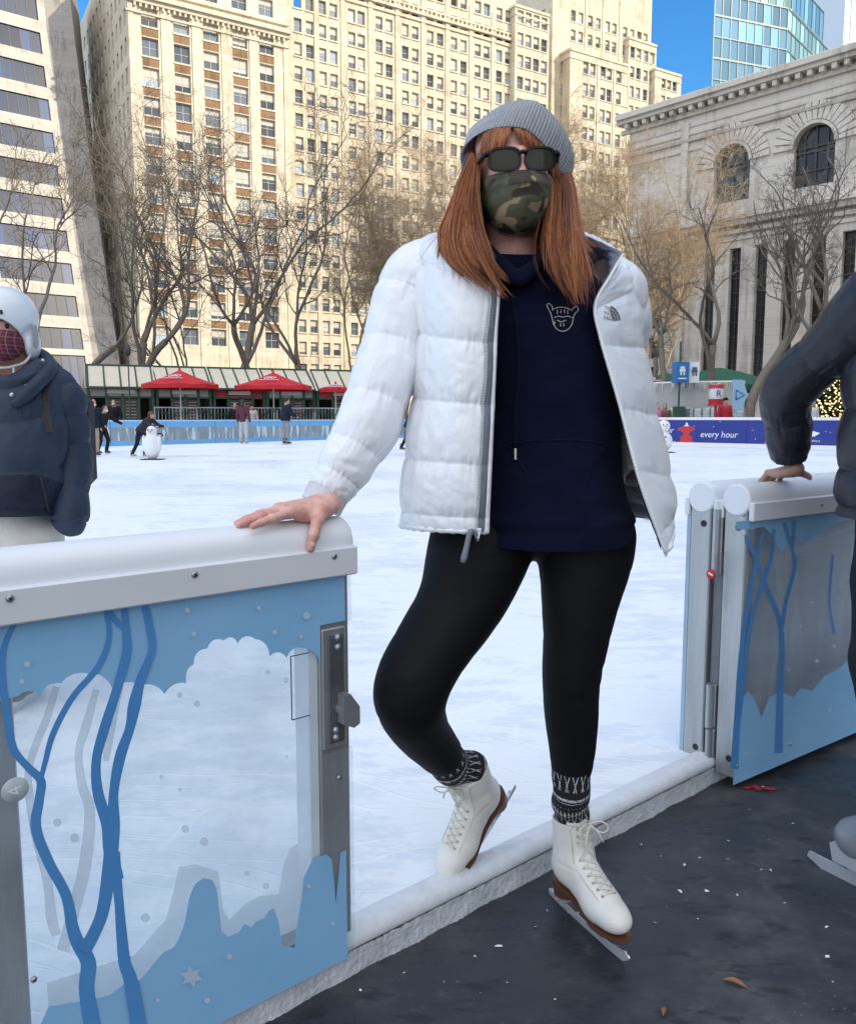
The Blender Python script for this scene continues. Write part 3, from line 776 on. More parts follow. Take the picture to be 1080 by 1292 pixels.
def building_library():
    p0 = W(785, 527, 83.0); p0.z = 0
    e = Vector((math.cos(R(-46.7)), math.sin(R(-46.7)), 0)); n = Vector((-math.sin(R(46.7)), -math.cos(R(46.7)), 0))
    Fl = Facade(p0, e, n)
    root = thing('library_building', 'grey stone library with arched windows and tall dark slit windows under a heavy cornice', 'building', p0)
    b = MB(); uz = Fl.uz; top = uz(785, 152)[1]; L_ = 60
    uend = uz(868, 300)[0]          # end pavilion / main wall
    # slit windows (tall) of the main wall, from the picture
    sl = []
    for x, yt, yb in ((895.5, 318, 468), (927.5, 313, 470), (961, 307, 478), (996, 300, 480), (1034, 296, 480), (1072, 288, 480)):
        u, zt = uz(x, yt); w = .52; sl.append((u-w, u+w, 3.2, uz(895.5, 318)[1]))
    du = sl[-1][0]-sl[-2][0]
    for k in range(1, 9): sl.append((sl[5][0]+du*k, sl[5][1]+du*k, 3.2, sl[0][3]))
    # end block slit (stacked windows)
    ue = uz(826, 400)[0]; el = [(ue-.55, ue+.55, z, z+2.0) for z in (1.2, 4.0, 6.8, 9.6, 12.4)]
    # arches
    ar = []
    for x, y, hw_, yt in ((922, 245, 22, 184), (1025, 235, 26, 156)):
        ua = uz(x-hw_, y)[0]; ub = uz(x+hw_, y)[0]; zb = uz(x, y)[1]; zt = uz(x, yt)[1]; ar.append(((ua+ub)/2, (ub-ua)/2, zb, zt))
    pitch = ar[1][0]-ar[0][0]; r0 = (ar[0][1]+ar[1][1])/2; zb0 = ar[0][2]; zt0 = (ar[0][3]+ar[1][3])/2; zb0 = (ar[0][2]+ar[1][2])/2-.3
    ars = [ar[0][0]+pitch*k for k in range(0, 5)]
    zsp = zt0-r0                       # springing
    # wall below the arches
    zs = zb0-.5
    facade_wall(b, Fl, 0, L_, 0, zs, sl+el, .6)
    # band with arched openings
    u = uend
    edges = [uend]+[x for a in ars for x in (a-r0, a+r0)]+[L_]
    b.quad([Fl.at(0, zs), Fl.at(uend, zs), Fl.at(uend, top), Fl.at(0, top)])
    for i in range(0, len(edges)-1, 2):
        b.quad([Fl.at(edges[i], zs), Fl.at(edges[i+1], zs), Fl.at(edges[i+1], top), Fl.at(edges[i], top)])
    NS = 20
    gparts = []
    for a in ars:
        b.quad([Fl.at(a-r0, zs), Fl.at(a+r0, zs), Fl.at(a+r0, zb0), Fl.at(a-r0, zb0)])
        pts = [(a-r0*math.cos(PI*k/NS), zsp+r0*math.sin(PI*k/NS)) for k in range(NS+1)]
        for k in range(NS): b.quad([Fl.at(*pts[k]), Fl.at(*pts[k+1]), Fl.at(pts[k+1][0], top), Fl.at(pts[k][0], top)])
        full = [(a-r0, zb0)]+pts+[(a+r0, zb0)]
        for k in range(len(full)-1): b.quad([Fl.at(*full[k]), Fl.at(*full[k+1]), Fl.at(*full[k+1], -.8), Fl.at(*full[k], -.8)])
        # voussoir ring : separate wedge stones
        for k in range(17):
            q0, q1 = PI*(k+.08)/17, PI*(k+.92)/17
            P = [(a-r_*math.cos(q), zsp+r_*math.sin(q)) for r_, q in ((r0+.32, q0), (r0+1.75, q0), (r0+1.75, q1), (r0+.32, q1))]
            b.prism([Fl.at(x, z, .004) for x, z in P], n, .22)
        for k in range(NS):      # inner moulding
            P = [(a-r_*math.cos(q), zsp+r_*math.sin(q)) for r_, q in ((r0, PI*k/NS), (r0+.25, PI*k/NS), (r0+.25, PI*(k+1)/NS), (r0, PI*(k+1)/NS))]
            b.prism([Fl.at(x, z, .006) for x, z in P], n, .3)
        gparts.append((a, full))
    # rustication of the end block: shallow courses
    for k in range(20):
        z = .8+k*.72
        for (ua, ub) in ((.0, ue-1.1), (ue+1.1, uend-.1)):
            if z < zs-3: strip(b, Fl, ua, ub, z, .52, .10, 1)
    strip(b, Fl, uend-.9, uend-.2, 0, top-2, .25)
    # string courses, main entablature and cornice
    zl = uz(900, 300)[1]
    for dz, h, o_ in ((-.55, .3, .15), (0, .35, .35), (.6, .5, .75), (1.1, .25, .95)): strip(b, Fl, 0, L_, zl+dz, h, o_, 1 if dz == .6 else 0)
    for dz, h, o_ in ((-3.1, .25, .18), (-3.7, .25, .28), (-4.5, .2, .15), (-2.4, .2, .12)): strip(b, Fl, -.1, L_, top+dz, h, o_, 1 if dz == -3.7 else 0)
    for dz, h, o_ in ((-1.5, .4, .3), (-.75, .35, 1.05), (-.4, .4, 1.35), (0, .25, 1.0)): strip(b, Fl, -.8, L_, top+dz, h, o_)
    for k in range(int(L_/.95)): b.box(Fl.at(.2+k*.95, top-.98, .62), (.4, .62, .42), Matrix.Rotation(R(-46.7), 3, 'Z'))
    # small square vents and piers under the windows
    for s_ in sl[:8]: strip(b, Fl, s_[0]-.25, s_[1]+.25, 2.9, .3, .3)
    for dz, h, o_ in ((0, 1.0, .5), (1.0, .4, .25)): strip(b, Fl, uend, L_, dz, h, o_)
    b.quad([Fl.at(0, 0), Fl.at(0, top), Fl.at(0, top, -40), Fl.at(0, 0, -40)])
    b.quad([Fl.at(0, top+.2, 0), Fl.at(L_, top+.2, 0), Fl.at(L_, top+.2, -40), Fl.at(0, top+.2, -40)])
    b.quad([Fl.at(L_, 0), Fl.at(L_, 0, -40), Fl.at(L_, top, -40), Fl.at(L_, top)])
    b.build('wall', [LIME, LIMED], root, True)
    for i, (a, full) in enumerate(gparts):
        g = MB(); g.quad([Fl.at(x, z, -.5) for x, z in full], 0)
        for q in (-.55, 0, .55):
            h = math.sqrt(max(0, 1-q*q))*r0
            g.box(Fl.at(a+q*r0, (zb0+zsp+h)/2, -.42), (.14, .1, zsp+h-zb0), Matrix.Rotation(R(-46.7), 3, 'Z'), 1)
        for z in (zb0+1.3, zb0+2.8, zsp): g.box(Fl.at(a, z, -.40), (2*r0, .1, .12), Matrix.Rotation(R(-46.7), 3, 'Z'), 1)
        g.build('arched_window', [m_lib if i else m_lib2, IRON], root, True)
    for s_ in sl+el:
        g = MB(); a, c, z0, z1 = s_
        g.quad([Fl.at(a, z0, -.5), Fl.at(c, z0, -.5), Fl.at(c, z1, -.5), Fl.at(a, z1, -.5)], 0)
        g.box(Fl.at((a+c)/2, (z0+z1)/2, -.44), (.07, .06, z1-z0), Matrix.Rotation(R(-46.7), 3, 'Z'), 1)
        k = max(1, int((z1-z0)/1.25))
        for i in range(1, k): g.box(Fl.at((a+c)/2, z0+(z1-z0)*i/k, -.42), (c-a, .06, .1), Matrix.Rotation(R(-46.7), 3, 'Z'), 1)
        g.build('slit_window', [m_lib, IRON], root, True)
    return Fl
m_lib = m_glassdark('library_glass', (.02, .022, .025), .15, .5); m_lib2 = m_glassdark('reflecting_glass', (.05, .10, .11), .03, .3)
IRON = mat('iron_bars', (.05, .05, .05), .5)
FL = building_library()

def glass_tower(name, label, xl, xm, xr, yt, d, m1, m2, setback=None):
    base = W(xm, 527, d); base.z = 0
    root = thing('glass_tower', label, 'building', base)
    # left face from xl to xm (normal towards camera-left), right face xm..xr
    e1 = Vector((math.cos(R(20)), math.sin(R(20)), 0)); n1 = Vector((math.sin(R(20)), -math.cos(R(20)), 0))
    def dist(x, e): 
        # distance t so that base + e*t projects to column x (level of the horizon)
        r = ray(x, 527); k = r.x/r.y
        return (k*base.y-base.x)/(e.x-k*e.y)
    tl = dist(xl, e1); e2 = Vector((math.cos(R(48)), math.sin(R(48)), 0)); tr = dist(xr, e2)
    top = W(xm, yt, d).z
    return root, base, e1, e2, tl, tr, top
MULLT = mat('teal_mullion', (.20, .29, .31), .4)
def curtain(root, p0, e, w, z0, z1, n, cw, ch, mats, mi):
    """curtain wall: one pane mesh and its mullion grid"""
    g = MB(); nu = max(1, int(abs(w)/cw)); nz = max(1, int((z1-z0)/ch))
    for i in range(nu):
        for j in range(nz):
            a, c = w*i/nu, w*(i+1)/nu; za, zc = z0+(z1-z0)*j/nz, z0+(z1-z0)*(j+1)/nz
            g.quad([p0+e*a+Vector((0, 0, za)), p0+e*c+Vector((0, 0, za)), p0+e*c+Vector((0, 0, zc)), p0+e*a+Vector((0, 0, zc))], mi)
    g.build('curtain_wall', mats, root, True)
    m = MB(); ang = math.atan2(e.y, e.x); Rz = Matrix.Rotation(ang, 3, 'Z')
    for i in range(nu+1): m.box(p0+e*(w*i/nu)+n*.08+Vector((0, 0, (z0+z1)/2)), (.18, .16, z1-z0), Rz)
    for j in range(nz+1): m.box(p0+e*(w/2)+n*.1+Vector((0, 0, z0+(z1-z0)*j/nz)), (abs(w), .2, .35 if j % 2 == 0 else .2), Rz)
    m.build('mullion', [MULLT], root, True)
def towers():
    root, base, e1, e2, tl, tr, top = glass_tower('glass_tower', 'teal glass office tower rising behind the library cornice', 882, 970, 1032, -60, 190, TEAL, BLUEGL)
    n1 = Vector((e1.y, -e1.x, 0)); n2 = Vector((e2.y, -e2.x, 0))
    zs = W(970, 38, 190).z
    curtain(root, base, e1, tl, 0, zs, n1, 2.1, 4.2, [BLUEGL, TEAL], 0)
    curtain(root, base, e2, tr, 0, zs, n2, 2.6, 4.2, [BLUEGL, TEAL], 1)
    b = MB(); q = [base+Vector((0, 0, zs)), base+e2*tr+Vector((0, 0, zs)), base+e2*tr+e1*tl+Vector((0, 0, zs)), base+e1*tl+Vector((0, 0, zs))]
    b.quad(q); b.build('roof', [MULL], root, True)
    p2 = base+e2*2.2+e1*.6*0
    curtain(root, p2, e1, tl*.985, zs+.4, zs+40, n1, 2.1, 4.2, [BLUEGL, TEAL], 1)
    curtain(root, p2, e2, tr*.6, zs+.4, zs+7, n2, 2.6, 3.4, [BLUEGL, TEAL], 0)
    b = MB(); q = [p2+e2*tr*.25+Vector((0, 0, zs+7)), p2+e2*tr*.25+Vector((0, 0, zs+26)), p2+e1*tl*.5+e2*tr*.25+Vector((0, 0, zs+26)), p2+e1*tl*.5+e2*tr*.25+Vector((0, 0, zs+7))]
    # white tower far right
    base = W(1038, 527, 260); base.z = 0
    r2 = thing('pale_tower', 'hazy pale grey tower at the top right corner beside the teal glass tower', 'building', base)
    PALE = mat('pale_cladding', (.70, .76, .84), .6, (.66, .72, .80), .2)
    b = MB(); H = W(1038, -60, 260).z; Fp = Facade(base, Vector((.95, .3, 0)).normalized(), Vector((.3, -.95, 0)).normalized())
    b.quad([Fp.at(0, 0), Fp.at(45, 0), Fp.at(45, H), Fp.at(0, H)]); b.quad([Fp.at(0, 0), Fp.at(0, H), Fp.at(0, H, -30), Fp.at(0, 0, -30)])
    for k in range(22): strip(b, Fp, 0, 45, 4+k*6., .5, .15)
    for k in range(9): b.box(Fp.at(2.5+k*5, H/2, .1), (.4, .3, H), Matrix.Rotation(math.atan2(.3, .95), 3, 'Z'))
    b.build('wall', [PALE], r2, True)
towers()
def shading_block():  # added occluder out of view, keeps the sun off the rink
    c = Vector((42, -26, 0)); e = Vector((.52, .85, 0)).normalized(); n = Vector((-.85, .52, 0)).normalized()
    root = thing('added_shade_block', 'added unseen office block behind the camera, placed to shade the rink', 'building', c)
    Fs = Facade(c, e, n); b = MB(); H = 61
    wins = [(-16+3.2*i, -16+3.2*i+1.6, 5+3.8*j, 7.2+3.8*j) for i in range(22) for j in range(14)]
    facade_wall(b, Fs, -18, 55, 0, H, wins, .3)
    b.quad([Fs.at(-18, H), Fs.at(55, H), Fs.at(55, H, -20), Fs.at(-18, H, -20)]); b.quad([Fs.at(-18, 0, -20), Fs.at(55, 0, -20), Fs.at(55, H, -20), Fs.at(-18, H, -20)])
    for u in (-18, 55): b.quad([Fs.at(u, 0), Fs.at(u, 0, -20), Fs.at(u, H, -20), Fs.at(u, H)])
    for w in wins: b.quad([Fs.at(w[0], w[2], -.28), Fs.at(w[1], w[2], -.28), Fs.at(w[1], w[3], -.28), Fs.at(w[0], w[3], -.28)], 1)
    strip(b, Fs, -18, 55, H-1, .8, .6)
    b.build('wall', [CREAM2, WGL], root, True)
shading_block()
# =================================================================== trees
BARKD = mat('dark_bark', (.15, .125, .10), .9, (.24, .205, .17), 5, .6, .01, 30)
BARKL = mat('sunlit_bark', (.46, .36, .23), .9, (.28, .21, .14), 4, .7, .01, 25)  # warm sunlight painted into the bark colour of the lit trees
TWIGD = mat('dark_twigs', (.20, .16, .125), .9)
TWIGL = mat('sunlit_twigs', (.56, .43, .29), .9)  # twig colour of the lit trees, sun warmth painted in
def grow_tree(seed, h, fork, nl, lean, spread, dens, r0):
    """returns trunk MB (trunk + limbs) and crown MB (branches and twigs); local coords"""
    rn = random.Random(seed); T = MB(); C = MB()
    def rv(s): return Vector((rn.gauss(0, s), rn.gauss(0, s), rn.gauss(0, s)))
    def limb(p, d, L, r, r1, lev, up):
        n = max(3, int(L/(.55 if lev < 2 else .4 if lev < 3 else .35))); pts = [p.copy()]; ds = [d.copy()]; d = d.copy(); w = rv(.16)
        for i in range(n):
            w = w*.55+rv((.08, .13, .21, .30, .34)[lev]); d = (d+w+Vector((0, 0, up+(.22 if lev in (1, 2) and d.z < .35 else 0)))).normalized(); p = p+d*(L/n); pts.append(p.copy()); ds.append(d.copy())
        rad = [r+(r1-r)*(i/n)**.8 for i in range(n+1)]
        (T if lev < 2 else C).tube(pts, rad, (8, 6, 5, 3, 3)[lev], 0, lev < 2)
        return pts, ds, rad
    d0 = Vector((lean[0], lean[1], 1)).normalized()
    tp, td, tr = limb(Vector((0, 0, -.1)), d0, fork*h, r0*1.2, r0*.9, 0, .05)
    stack = []
    for k in range(nl):
        a = 2*PI*(k+rn.random()*.6)/nl
        i = len(tp)-1 if k < 2 else rn.randint(int(len(tp)*.6), len(tp)-1)
        d = (td[i]*.9+Vector((math.cos(a), math.sin(a)*.8, 0))*spread*rn.uniform(.7, 1.3)).normalized()
        p, dd, rr = limb(tp[i], d, h*(1-fork)*rn.uniform(.75, 1.0), tr[i]*rn.uniform(.55, .72), .022, 1, .2)
        stack.append((p, dd, rr, h))
    def sub(p, dd, rr, lev, n, L, amin):
        for _ in range(n):
            i = rn.randint(max(1, int(len(p)*amin)), len(p)-1); sd = rv(1); sd = (sd-dd[i]*sd.dot(dd[i])).normalized()
            d = (dd[i]*rn.uniform(.45, .9)+sd*rn.uniform(.45, .9)+Vector((0, 0, .3 if lev == 2 else .18))).normalized()
            r = max(rr[i]*.6, .008); l = L*rn.uniform(.5, 1.15)*(1.25-.6*i/len(p))
            q = limb(p[i], d, l, min(r, (.075, .075, .05, .02, .012)[lev]), (.024, .024, .015, .009, .007)[lev], lev, (.04, .04, .05, .03, .02)[lev])
            if lev == 2: sub(*q, 3, int(dens*rn.uniform(5, 9.5)), h*.085, .2)
            elif lev == 3: sub(*q, 4, int(3+dens*rn.uniform(0, 3.)), h*.045, .25)
    for (p, dd, rr, _) in stack: sub(p, dd, rr, 2, int(7+dens*2), h*.2, .22)
    return T, C
def tree(px, py, d, ytop, seed, label, pale=False, nl=3, fork=.3, lean=(0, 0), spread=.45, dens=1., r0=.2, group='bare winter trees around the rink'):
    base = hitz(px, 527+HC*F/d, 0) if py is None else W(px, 527, d)
    base = W(px, 527, d); base.z = 0
    h = W(px, ytop, d).z
    root = thing('bare_tree', label, 'tree', base, 0, group)
    T, C = grow_tree(seed, h, fork, nl, lean, spread, dens, r0)
    zmax = float(np.percentile([v[2] for v in C.v], 97.5)); k = h/zmax; kx = max(1., k*.9)
    for q in (T, C): q.v = [(v[0]*kx, v[1]*kx, v[2]*k) for v in q.v]
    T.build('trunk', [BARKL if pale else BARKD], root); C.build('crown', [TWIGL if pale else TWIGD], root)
    return root
TR = [(62, 43, 150, 11, 'dark bare tree above the white helmet, standing before the tower with dark bands', dict(nl=3, fork=.22, spread=.34, dens=.9)),
      (-25, 40, 170, 15, 'dark bare tree whose limbs enter at the left edge of the photo', dict(nl=3, fork=.25, spread=.5)),
      (118, 46, 160, 12, 'bare tree left of the kiosk gable, in front of the curved tower', dict(nl=2, fork=.33, lean=(.06, 0), spread=.3, dens=.8)),
      (163, 46, 140, 24, 'slender bare tree rising from behind the kiosk gable', dict(nl=3, fork=.3, lean=(-.06, 0), spread=.34, dens=.8)),
      (192, 44, 105, 13, 'tall dark bare tree behind the left red umbrella, thickest of the left group', dict(nl=4, fork=.3, lean=(.02, 0), spread=.34, dens=.95, r0=.24)),
      (245, 47, 190, 34, 'thin many-stemmed bare tree between the two red umbrellas', dict(nl=4, fork=.14, spread=.5, dens=.8, r0=.13)),
      (306, 44, 110, 64, 'tall dark bare tree left of the right red umbrella', dict(nl=4, fork=.34, lean=(-.04, 0), spread=.34, dens=1., r0=.22)),
      (341, 46, 250, 65, 'short pale-stemmed bare tree beside the tall one at the right red umbrella', dict(nl=3, fork=.45, spread=.45, dens=.8, r0=.17)),
      (404, 46, 165, 17, 'dark vase-shaped bare tree just left of the white sleeve', dict(nl=4, fork=.22, spread=.34, dens=.95, r0=.2)),
      ]
for (x, d, yt, sd, lb, kw) in TR: kw['dens'] = kw.get('dens', .9)+.3; tree(x, None, d+(7 if x > 90 else 0), yt, sd, lb, **kw)
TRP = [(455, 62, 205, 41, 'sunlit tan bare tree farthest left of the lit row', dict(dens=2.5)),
       (510, 66, 195, 42, 'sunlit tan bare tree just left of the grey hat', dict(dens=2.6)),
       (566, 64, 215, 43, 'sunlit tan bare tree behind the long red hair', dict(dens=2.2)),
       (735, 62, 190, 44, 'sunlit tan bushy tree just right of the grey hat', dict(dens=3.)),
       (790, 60, 170, 45, 'sunlit tan bushy tree before the library corner', dict(dens=3.)),
       (765, 58, 200, 46, 'sunlit tan bushy tree just left of the library corner, the shorter one', dict(dens=1.7)),
       (690, 68, 200, 47, 'sunlit tan tree hidden behind the grey hat', dict(dens=2.))]
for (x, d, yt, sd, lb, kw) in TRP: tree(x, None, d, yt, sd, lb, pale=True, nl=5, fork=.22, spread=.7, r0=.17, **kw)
TRR = [(808, 47, 330, 51, 'slim grey tree at the white sleeve, before the banded stone corner', dict(nl=2, fork=.5, lean=(.08, 0), spread=.45, dens=.3, r0=.15)),
       (838, 46, 290, 52, 'grey tree with a bent trunk beside the blue sign box', dict(nl=3, fork=.52, lean=(.06, 0), spread=.4, dens=.3, r0=.17)),
       (884, 45, 190, 53, 'grey tree leaning right in front of the slit windows', dict(nl=3, fork=.33, lean=(.32, 0), spread=.45, dens=.5, r0=.2)),
       (943, 43, 150, 54, 'tall grey tree in front of the first arched window', dict(nl=4, fork=.38, lean=(.14, 0), spread=.5, dens=.7, r0=.21)),
       (1032, 42, 165, 55, 'grey forked tree above the black sleeve', dict(nl=4, fork=.42, lean=(.05, 0), spread=.6, dens=.9, r0=.2)),
       (1110, 40, 190, 56, 'grey bare tree whose limbs enter at the right edge', dict(nl=4, fork=.35, lean=(-.1, 0), spread=.6, dens=.9, r0=.2))]
for (x, d, yt, sd, lb, kw) in TRR: tree(x, None, d, yt, sd, lb, **kw)

# =================================================================== rink boards
def m_board_print():
    m, nt, b = nodes('board_print'); L = nt.links
    uv = N(nt, 'ShaderNodeUVMap'); sp = N(nt, 'ShaderNodeSeparateXYZ'); L.new(uv.outputs[0], sp.inputs[0])
    mp = N(nt, 'ShaderNodeMapping'); mp.inputs['Scale'].default_value = (1, .25, 1); L.new(uv.outputs[0], mp.inputs[0])
    n1 = N(nt, 'ShaderNodeTexNoise', Scale=2.2, Detail=5); L.new(mp.outputs[0], n1.inputs['Vector'])
    n2 = N(nt, 'ShaderNodeTexNoise', Scale=5, Detail=3); mp2 = N(nt, 'ShaderNodeMapping'); mp2.inputs['Scale'].default_value = (1, .12, 1); L.new(uv.outputs[0], mp2.inputs[0]); L.new(mp2.outputs[0], n2.inputs['Vector'])
    r0 = ramp(nt, [(.30, (.33, .37, .40)), (.5, (.22, .27, .31)), (.7, (.40, .44, .46))]); L.new(n1.outputs[0], r0.inputs[0])
    rw = ramp(nt, [(.565, 0.), (.585, 1.)]); L.new(n2.outputs[0], rw.inputs[0])
    mw = N(nt, 'ShaderNodeMixRGB'); mw.inputs[2].default_value = (.55, .66, .76, 1); L.new(rw.outputs[0], mw.inputs[0]); L.new(r0.outputs[0], mw.inputs[1])
    # blue skyline along the foot and cloud band under the rail
    a = N(nt, 'ShaderNodeMath', operation='MULTIPLY_ADD'); a.inputs[1].default_value = .35; L.new(n1.outputs[0], a.inputs[0]); L.new(sp.outputs['Y'], a.inputs[2])
    rb = ramp(nt, [(.36, 1.), (.38, 0.), (.93, 0.), (.95, 1.)]); L.new(a.outputs[0], rb.inputs[0])
    mb_ = N(nt, 'ShaderNodeMixRGB'); mb_.inputs[2].default_value = (.16, .42, .72, 1); L.new(rb.outputs[0], mb_.inputs[0]); L.new(mw.outputs[0], mb_.inputs[1])
    L.new(mb_.outputs[0], b.inputs['Base Color']); setp(b, Roughness=.35)
    return m
BPRINT = m_board_print(); SKYBL = mat('pale_blue_rail', (.40, .62, .85), .4)
NAVYB = mat('deep_blue_banner', (.012, .022, .20), .35, (.016, .03, .25), 2)
def board(pts, label, left):
    root = thing('rink_board', label, 'rink board', (pts[0].x, pts[0].y, ZI))
    H = .97 if left else 1.08
    for a, c in zip(pts[:-1], pts[1:]):
        a = Vector((a.x, a.y, 0)); c = Vector((c.x, c.y, 0)); e = (c-a); Ln = e.length; e.normalize(); n = Vector((e.y, -e.x, 0))
        k = max(1, int(Ln/2.4)); rot = Matrix.Rotation(math.atan2(e.y, e.x), 3, 'Z')
        for i in range(k):
            p0, p1 = a+e*(Ln*i/k+.012), a+e*(Ln*(i+1)/k-.012); b = MB()
            lo, hi = (ZI, ZI+H-.06) if left else (ZI+.17, ZI+H-.09)
            z = lambda p, h_, o=0: p+n*o+Vector((0, 0, h_))
            b.add([z(p0, lo, .03), z(p1, lo, .03), z(p1, hi, .03), z(p0, hi, .03), z(p0, lo, -.03), z(p1, lo, -.03), z(p1, hi, -.03), z(p0, hi, -.03)],
                  [(0, 1, 2, 3), (5, 4, 7, 6), (0, 4, 5, 1), (1, 5, 6, 2), (2, 6, 7, 3), (3, 7, 4, 0)], 0, False,
                  [(i*2.4, 0), (i*2.4+2.4, 0), (i*2.4+2.4, 1), (i*2.4, 1)]*2)
            b.build('panel', [BPRINT if left else NAVYB], root, True)
        b = MB()
        if left: b.box((a+c)/2+Vector((0, 0, ZI+H-.02)), (Ln, .12, .075), rot, 0, .02)
        else:
            b.box((a+c)/2+Vector((0, 0, ZI+H-.04)), (Ln, .14, .1), rot, 0, .02)
            b.box((a+c)/2+Vector((0, 0, ZI+.085)), (Ln, .10, .165), rot, 0, .01)
        b.build('rail', [SKYBL if left else WHITEP], root, True)
    return root
board(BL, 'low rink board with pale blue winter trees print in front of the kiosks', True)
BRO = board(BR, 'low dark blue rink board with white lettering reading every hour', False)
def on_board(px, py, ia=1):
    a, c = BR[ia], BR[ia+1]; e = Vector((c.x-a.x, c.y-a.y, 0)).normalized(); n = Vector((e.y, -e.x, 0))
    h = hitp(px, py, Vector((a.x, a.y, 0))+n*.036, n); return h, e, n
def board_text(txt, px, py, hpx, shear=.15):
    h, e, n = on_board(px, py); d = proj(h)[2]
    me = text_mesh(txt, hpx/F*d, 'lettering', shear); me.materials.append(WHT)
    o = link('lettering', me, BRO); o.matrix_local = Matrix.Translation(-Vector(BRO.location)) @ frameM(h, e, Vector((0, 0, 1)), n)
board_text('every hour', 906, 548.5, 11.2); board_text('ur', 845, 543, 10.5); board_text('BANK OF AMERICA', 1019, 556.5, 3.4, 0)
def board_shapes():
    b = MB()
    def poly(pts, m, o=0):
        P = []
        for (x, y) in pts:
            h, e, n = on_board(x, y); P.append(h+n*o)
        b.quad(P, m)
    # flag stripes mark
    for k in range(4): 
        x = 1009+k*4.6; poly([(x, 549+k*.3), (x+3.4, 550.2+k*.3), (x+13-k*.6, 543+k*1.2), (x+9.2-k*.6, 541.6+k*1.2)], 0)
    b.build('stripe_emblem', [WHT, REDP], BRO, True); b = MB()
    el = lambda cx, cy, rx, ry, n=14: [(cx+rx*math.cos(2*PI*i/n), cy+ry*math.sin(2*PI*i/n)) for i in range(n)]
    poly(el(865.5, 541.5, 11, 3.6), 1); poly([(860, 544), (871, 544), (868, 550), (863, 550)], 1, .002); poly(el(865.5, 552.5, 8, 4), 1, .001); poly([(853, 560.5), (878, 560.5), (871, 553), (860, 553)], 1, .003)
    poly(el(866, 535.5, 1.4, 2.6), 0); poly([(862, 537.6), (870, 537.6), (868, 536.4), (864, 536.4)], 0, .002)
    b.build('emblem', [WHT, REDP], BRO, True)
    b = MB(); rn = random.Random(3)
    for k in range(26):
        x, y = rn.uniform(848, 1048), rn.uniform(531, 562)
        if not (882 < x < 935 and 540 < y < 556) and not (1000 < x < 1040):
            P = []
            for (x_, y_) in el(x, y, .6, .6, 6): h, e, n = on_board(x_, y_); P.append(h+n*.004)
            b.quad(P, 0)
    o = b.build('printed_snow', [WHT], BRO, True); o['kind'] = 'stuff'
board_shapes()

# =================================================================== kiosks and umbrellas
GREEN = mat('green_frame', (.03, .09, .055), .5); CANV = mat('tan_canvas', (.74, .66, .53), .8, (.62, .55, .43), 2, .6, .004, 12)
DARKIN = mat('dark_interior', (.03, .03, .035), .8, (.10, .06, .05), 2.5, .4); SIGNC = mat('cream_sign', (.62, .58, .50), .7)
GREYP = mat('grey_plank', (.40, .37, .33), .8, (.30, .28, .25), 3, .6, .004, 20, stretch=(9, 9, .4)); REDW = mat('red_wall', (.48, .03, .035), .6, (.36, .02, .03), 4)
STEELG = mat('galvanised_steel', (.50, .51, .52), .45, (.36, .37, .38), 4, .6, metal=.5)
def kiosk(x0, x1, d, label, k, gable=False):
    a = W(x0, 527, d); c = W(x1, 527, d+1.2); a.z = c.z = 0
    e = (c-a); w = e.length; e.normalize(); rz = math.atan2(e.y, e.x)
    root = thing('market_kiosk', label, 'kiosk', a, rz, 'kiosks in a row beyond the ice')
    D, ze, zr = 3.0, 2.72, 3.85
    b = MB()
    b.box((w/2, D, 1.3), (w-.04, .08, 2.6)); b.box((.04, D/2, 1.3), (.08, D-.1, 2.6)); b.box((w-.04, D/2, 1.3), (.08, D-.1, 2.6))
    b.box((w/2, .02, .45), (w-.5, .06, .9)); b.box((w*.5, .015, 2.45), (w-.3, .06, .42))
    b.build('wall', [GREYP if k % 2 == 0 else REDW], root)
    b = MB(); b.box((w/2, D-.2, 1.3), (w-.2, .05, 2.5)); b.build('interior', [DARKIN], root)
    f = MB()
    for x in [.06, w-.06]+[w*q for q in (.28, .52, .76)]: f.box((x, -.02, 1.36), (.12, .12, 2.72))
    for z in (.95, 2.2, 2.70): f.box((w/2, -.03, z), (w, .1, .09))
    for x in np.linspace(.05, w-.05, 5):
        f.tube([(x, -.35, ze-.05), (x, D*.5, zr)], .045, 5); 
    f.box((w/2, D*.5, zr+.02), (w, .1, .1)); f.box((w/2, -.36, ze-.05), (w, .07, .09))
    if gable:
        f.tube([(0, -.35, ze-.05), (0, D*.5, zr), (0, D+.3, ze-.05)], .07, 5); f.tube([(0, .5, ze), (0, .5, 0)], .05, 5); f.tube([(0, 1.5, zr), (0, 1.5, 0)], .05, 5)
    f.build('frame', [GREEN], root)
    r = MB(); r.add([(-.1, -.38, ze-.09), (w+.1, -.38, ze-.09), (w+.1, D*.5, zr), (-.1, D*.5, zr)], [(0, 1, 2, 3)]); r.add([(-.1, D*.5, zr), (w+.1, D*.5, zr), (w+.1, D+.38, ze-.09), (-.1, D+.38, ze-.09)], [(0, 1, 2, 3)])
    r.build('roof', [CANV], root)
    for q in (.4, .64):
        p = MB(); p.box((w*q, -.06, 1.55), (w*.2, .03, 1.1)); p.box((w*q, -.08, 1.3), (w*.16, .02, .05), None, 1)
        for z in np.linspace(1.15, 1.95, 6): p.box((w*q, -.08, z), (w*.15, .012, .03), None, 1)
        p.build('menu_board', [DARKIN, GREYP], root)
    s = MB(); s.box((w*.5, -.07, 2.47), (w*.42, .04, .2)); s.build('sign_board', [SIGNC], root)
    c_ = MB(); c_.box((w/2, -.18, 1.0), (w-.4, .36, .05)); c_.build('counter', [GREYP], root)
kiosk(112, 196, 42, 'green framed kiosk with a tan roof and glazed gable, leftmost of the row', 0, True)
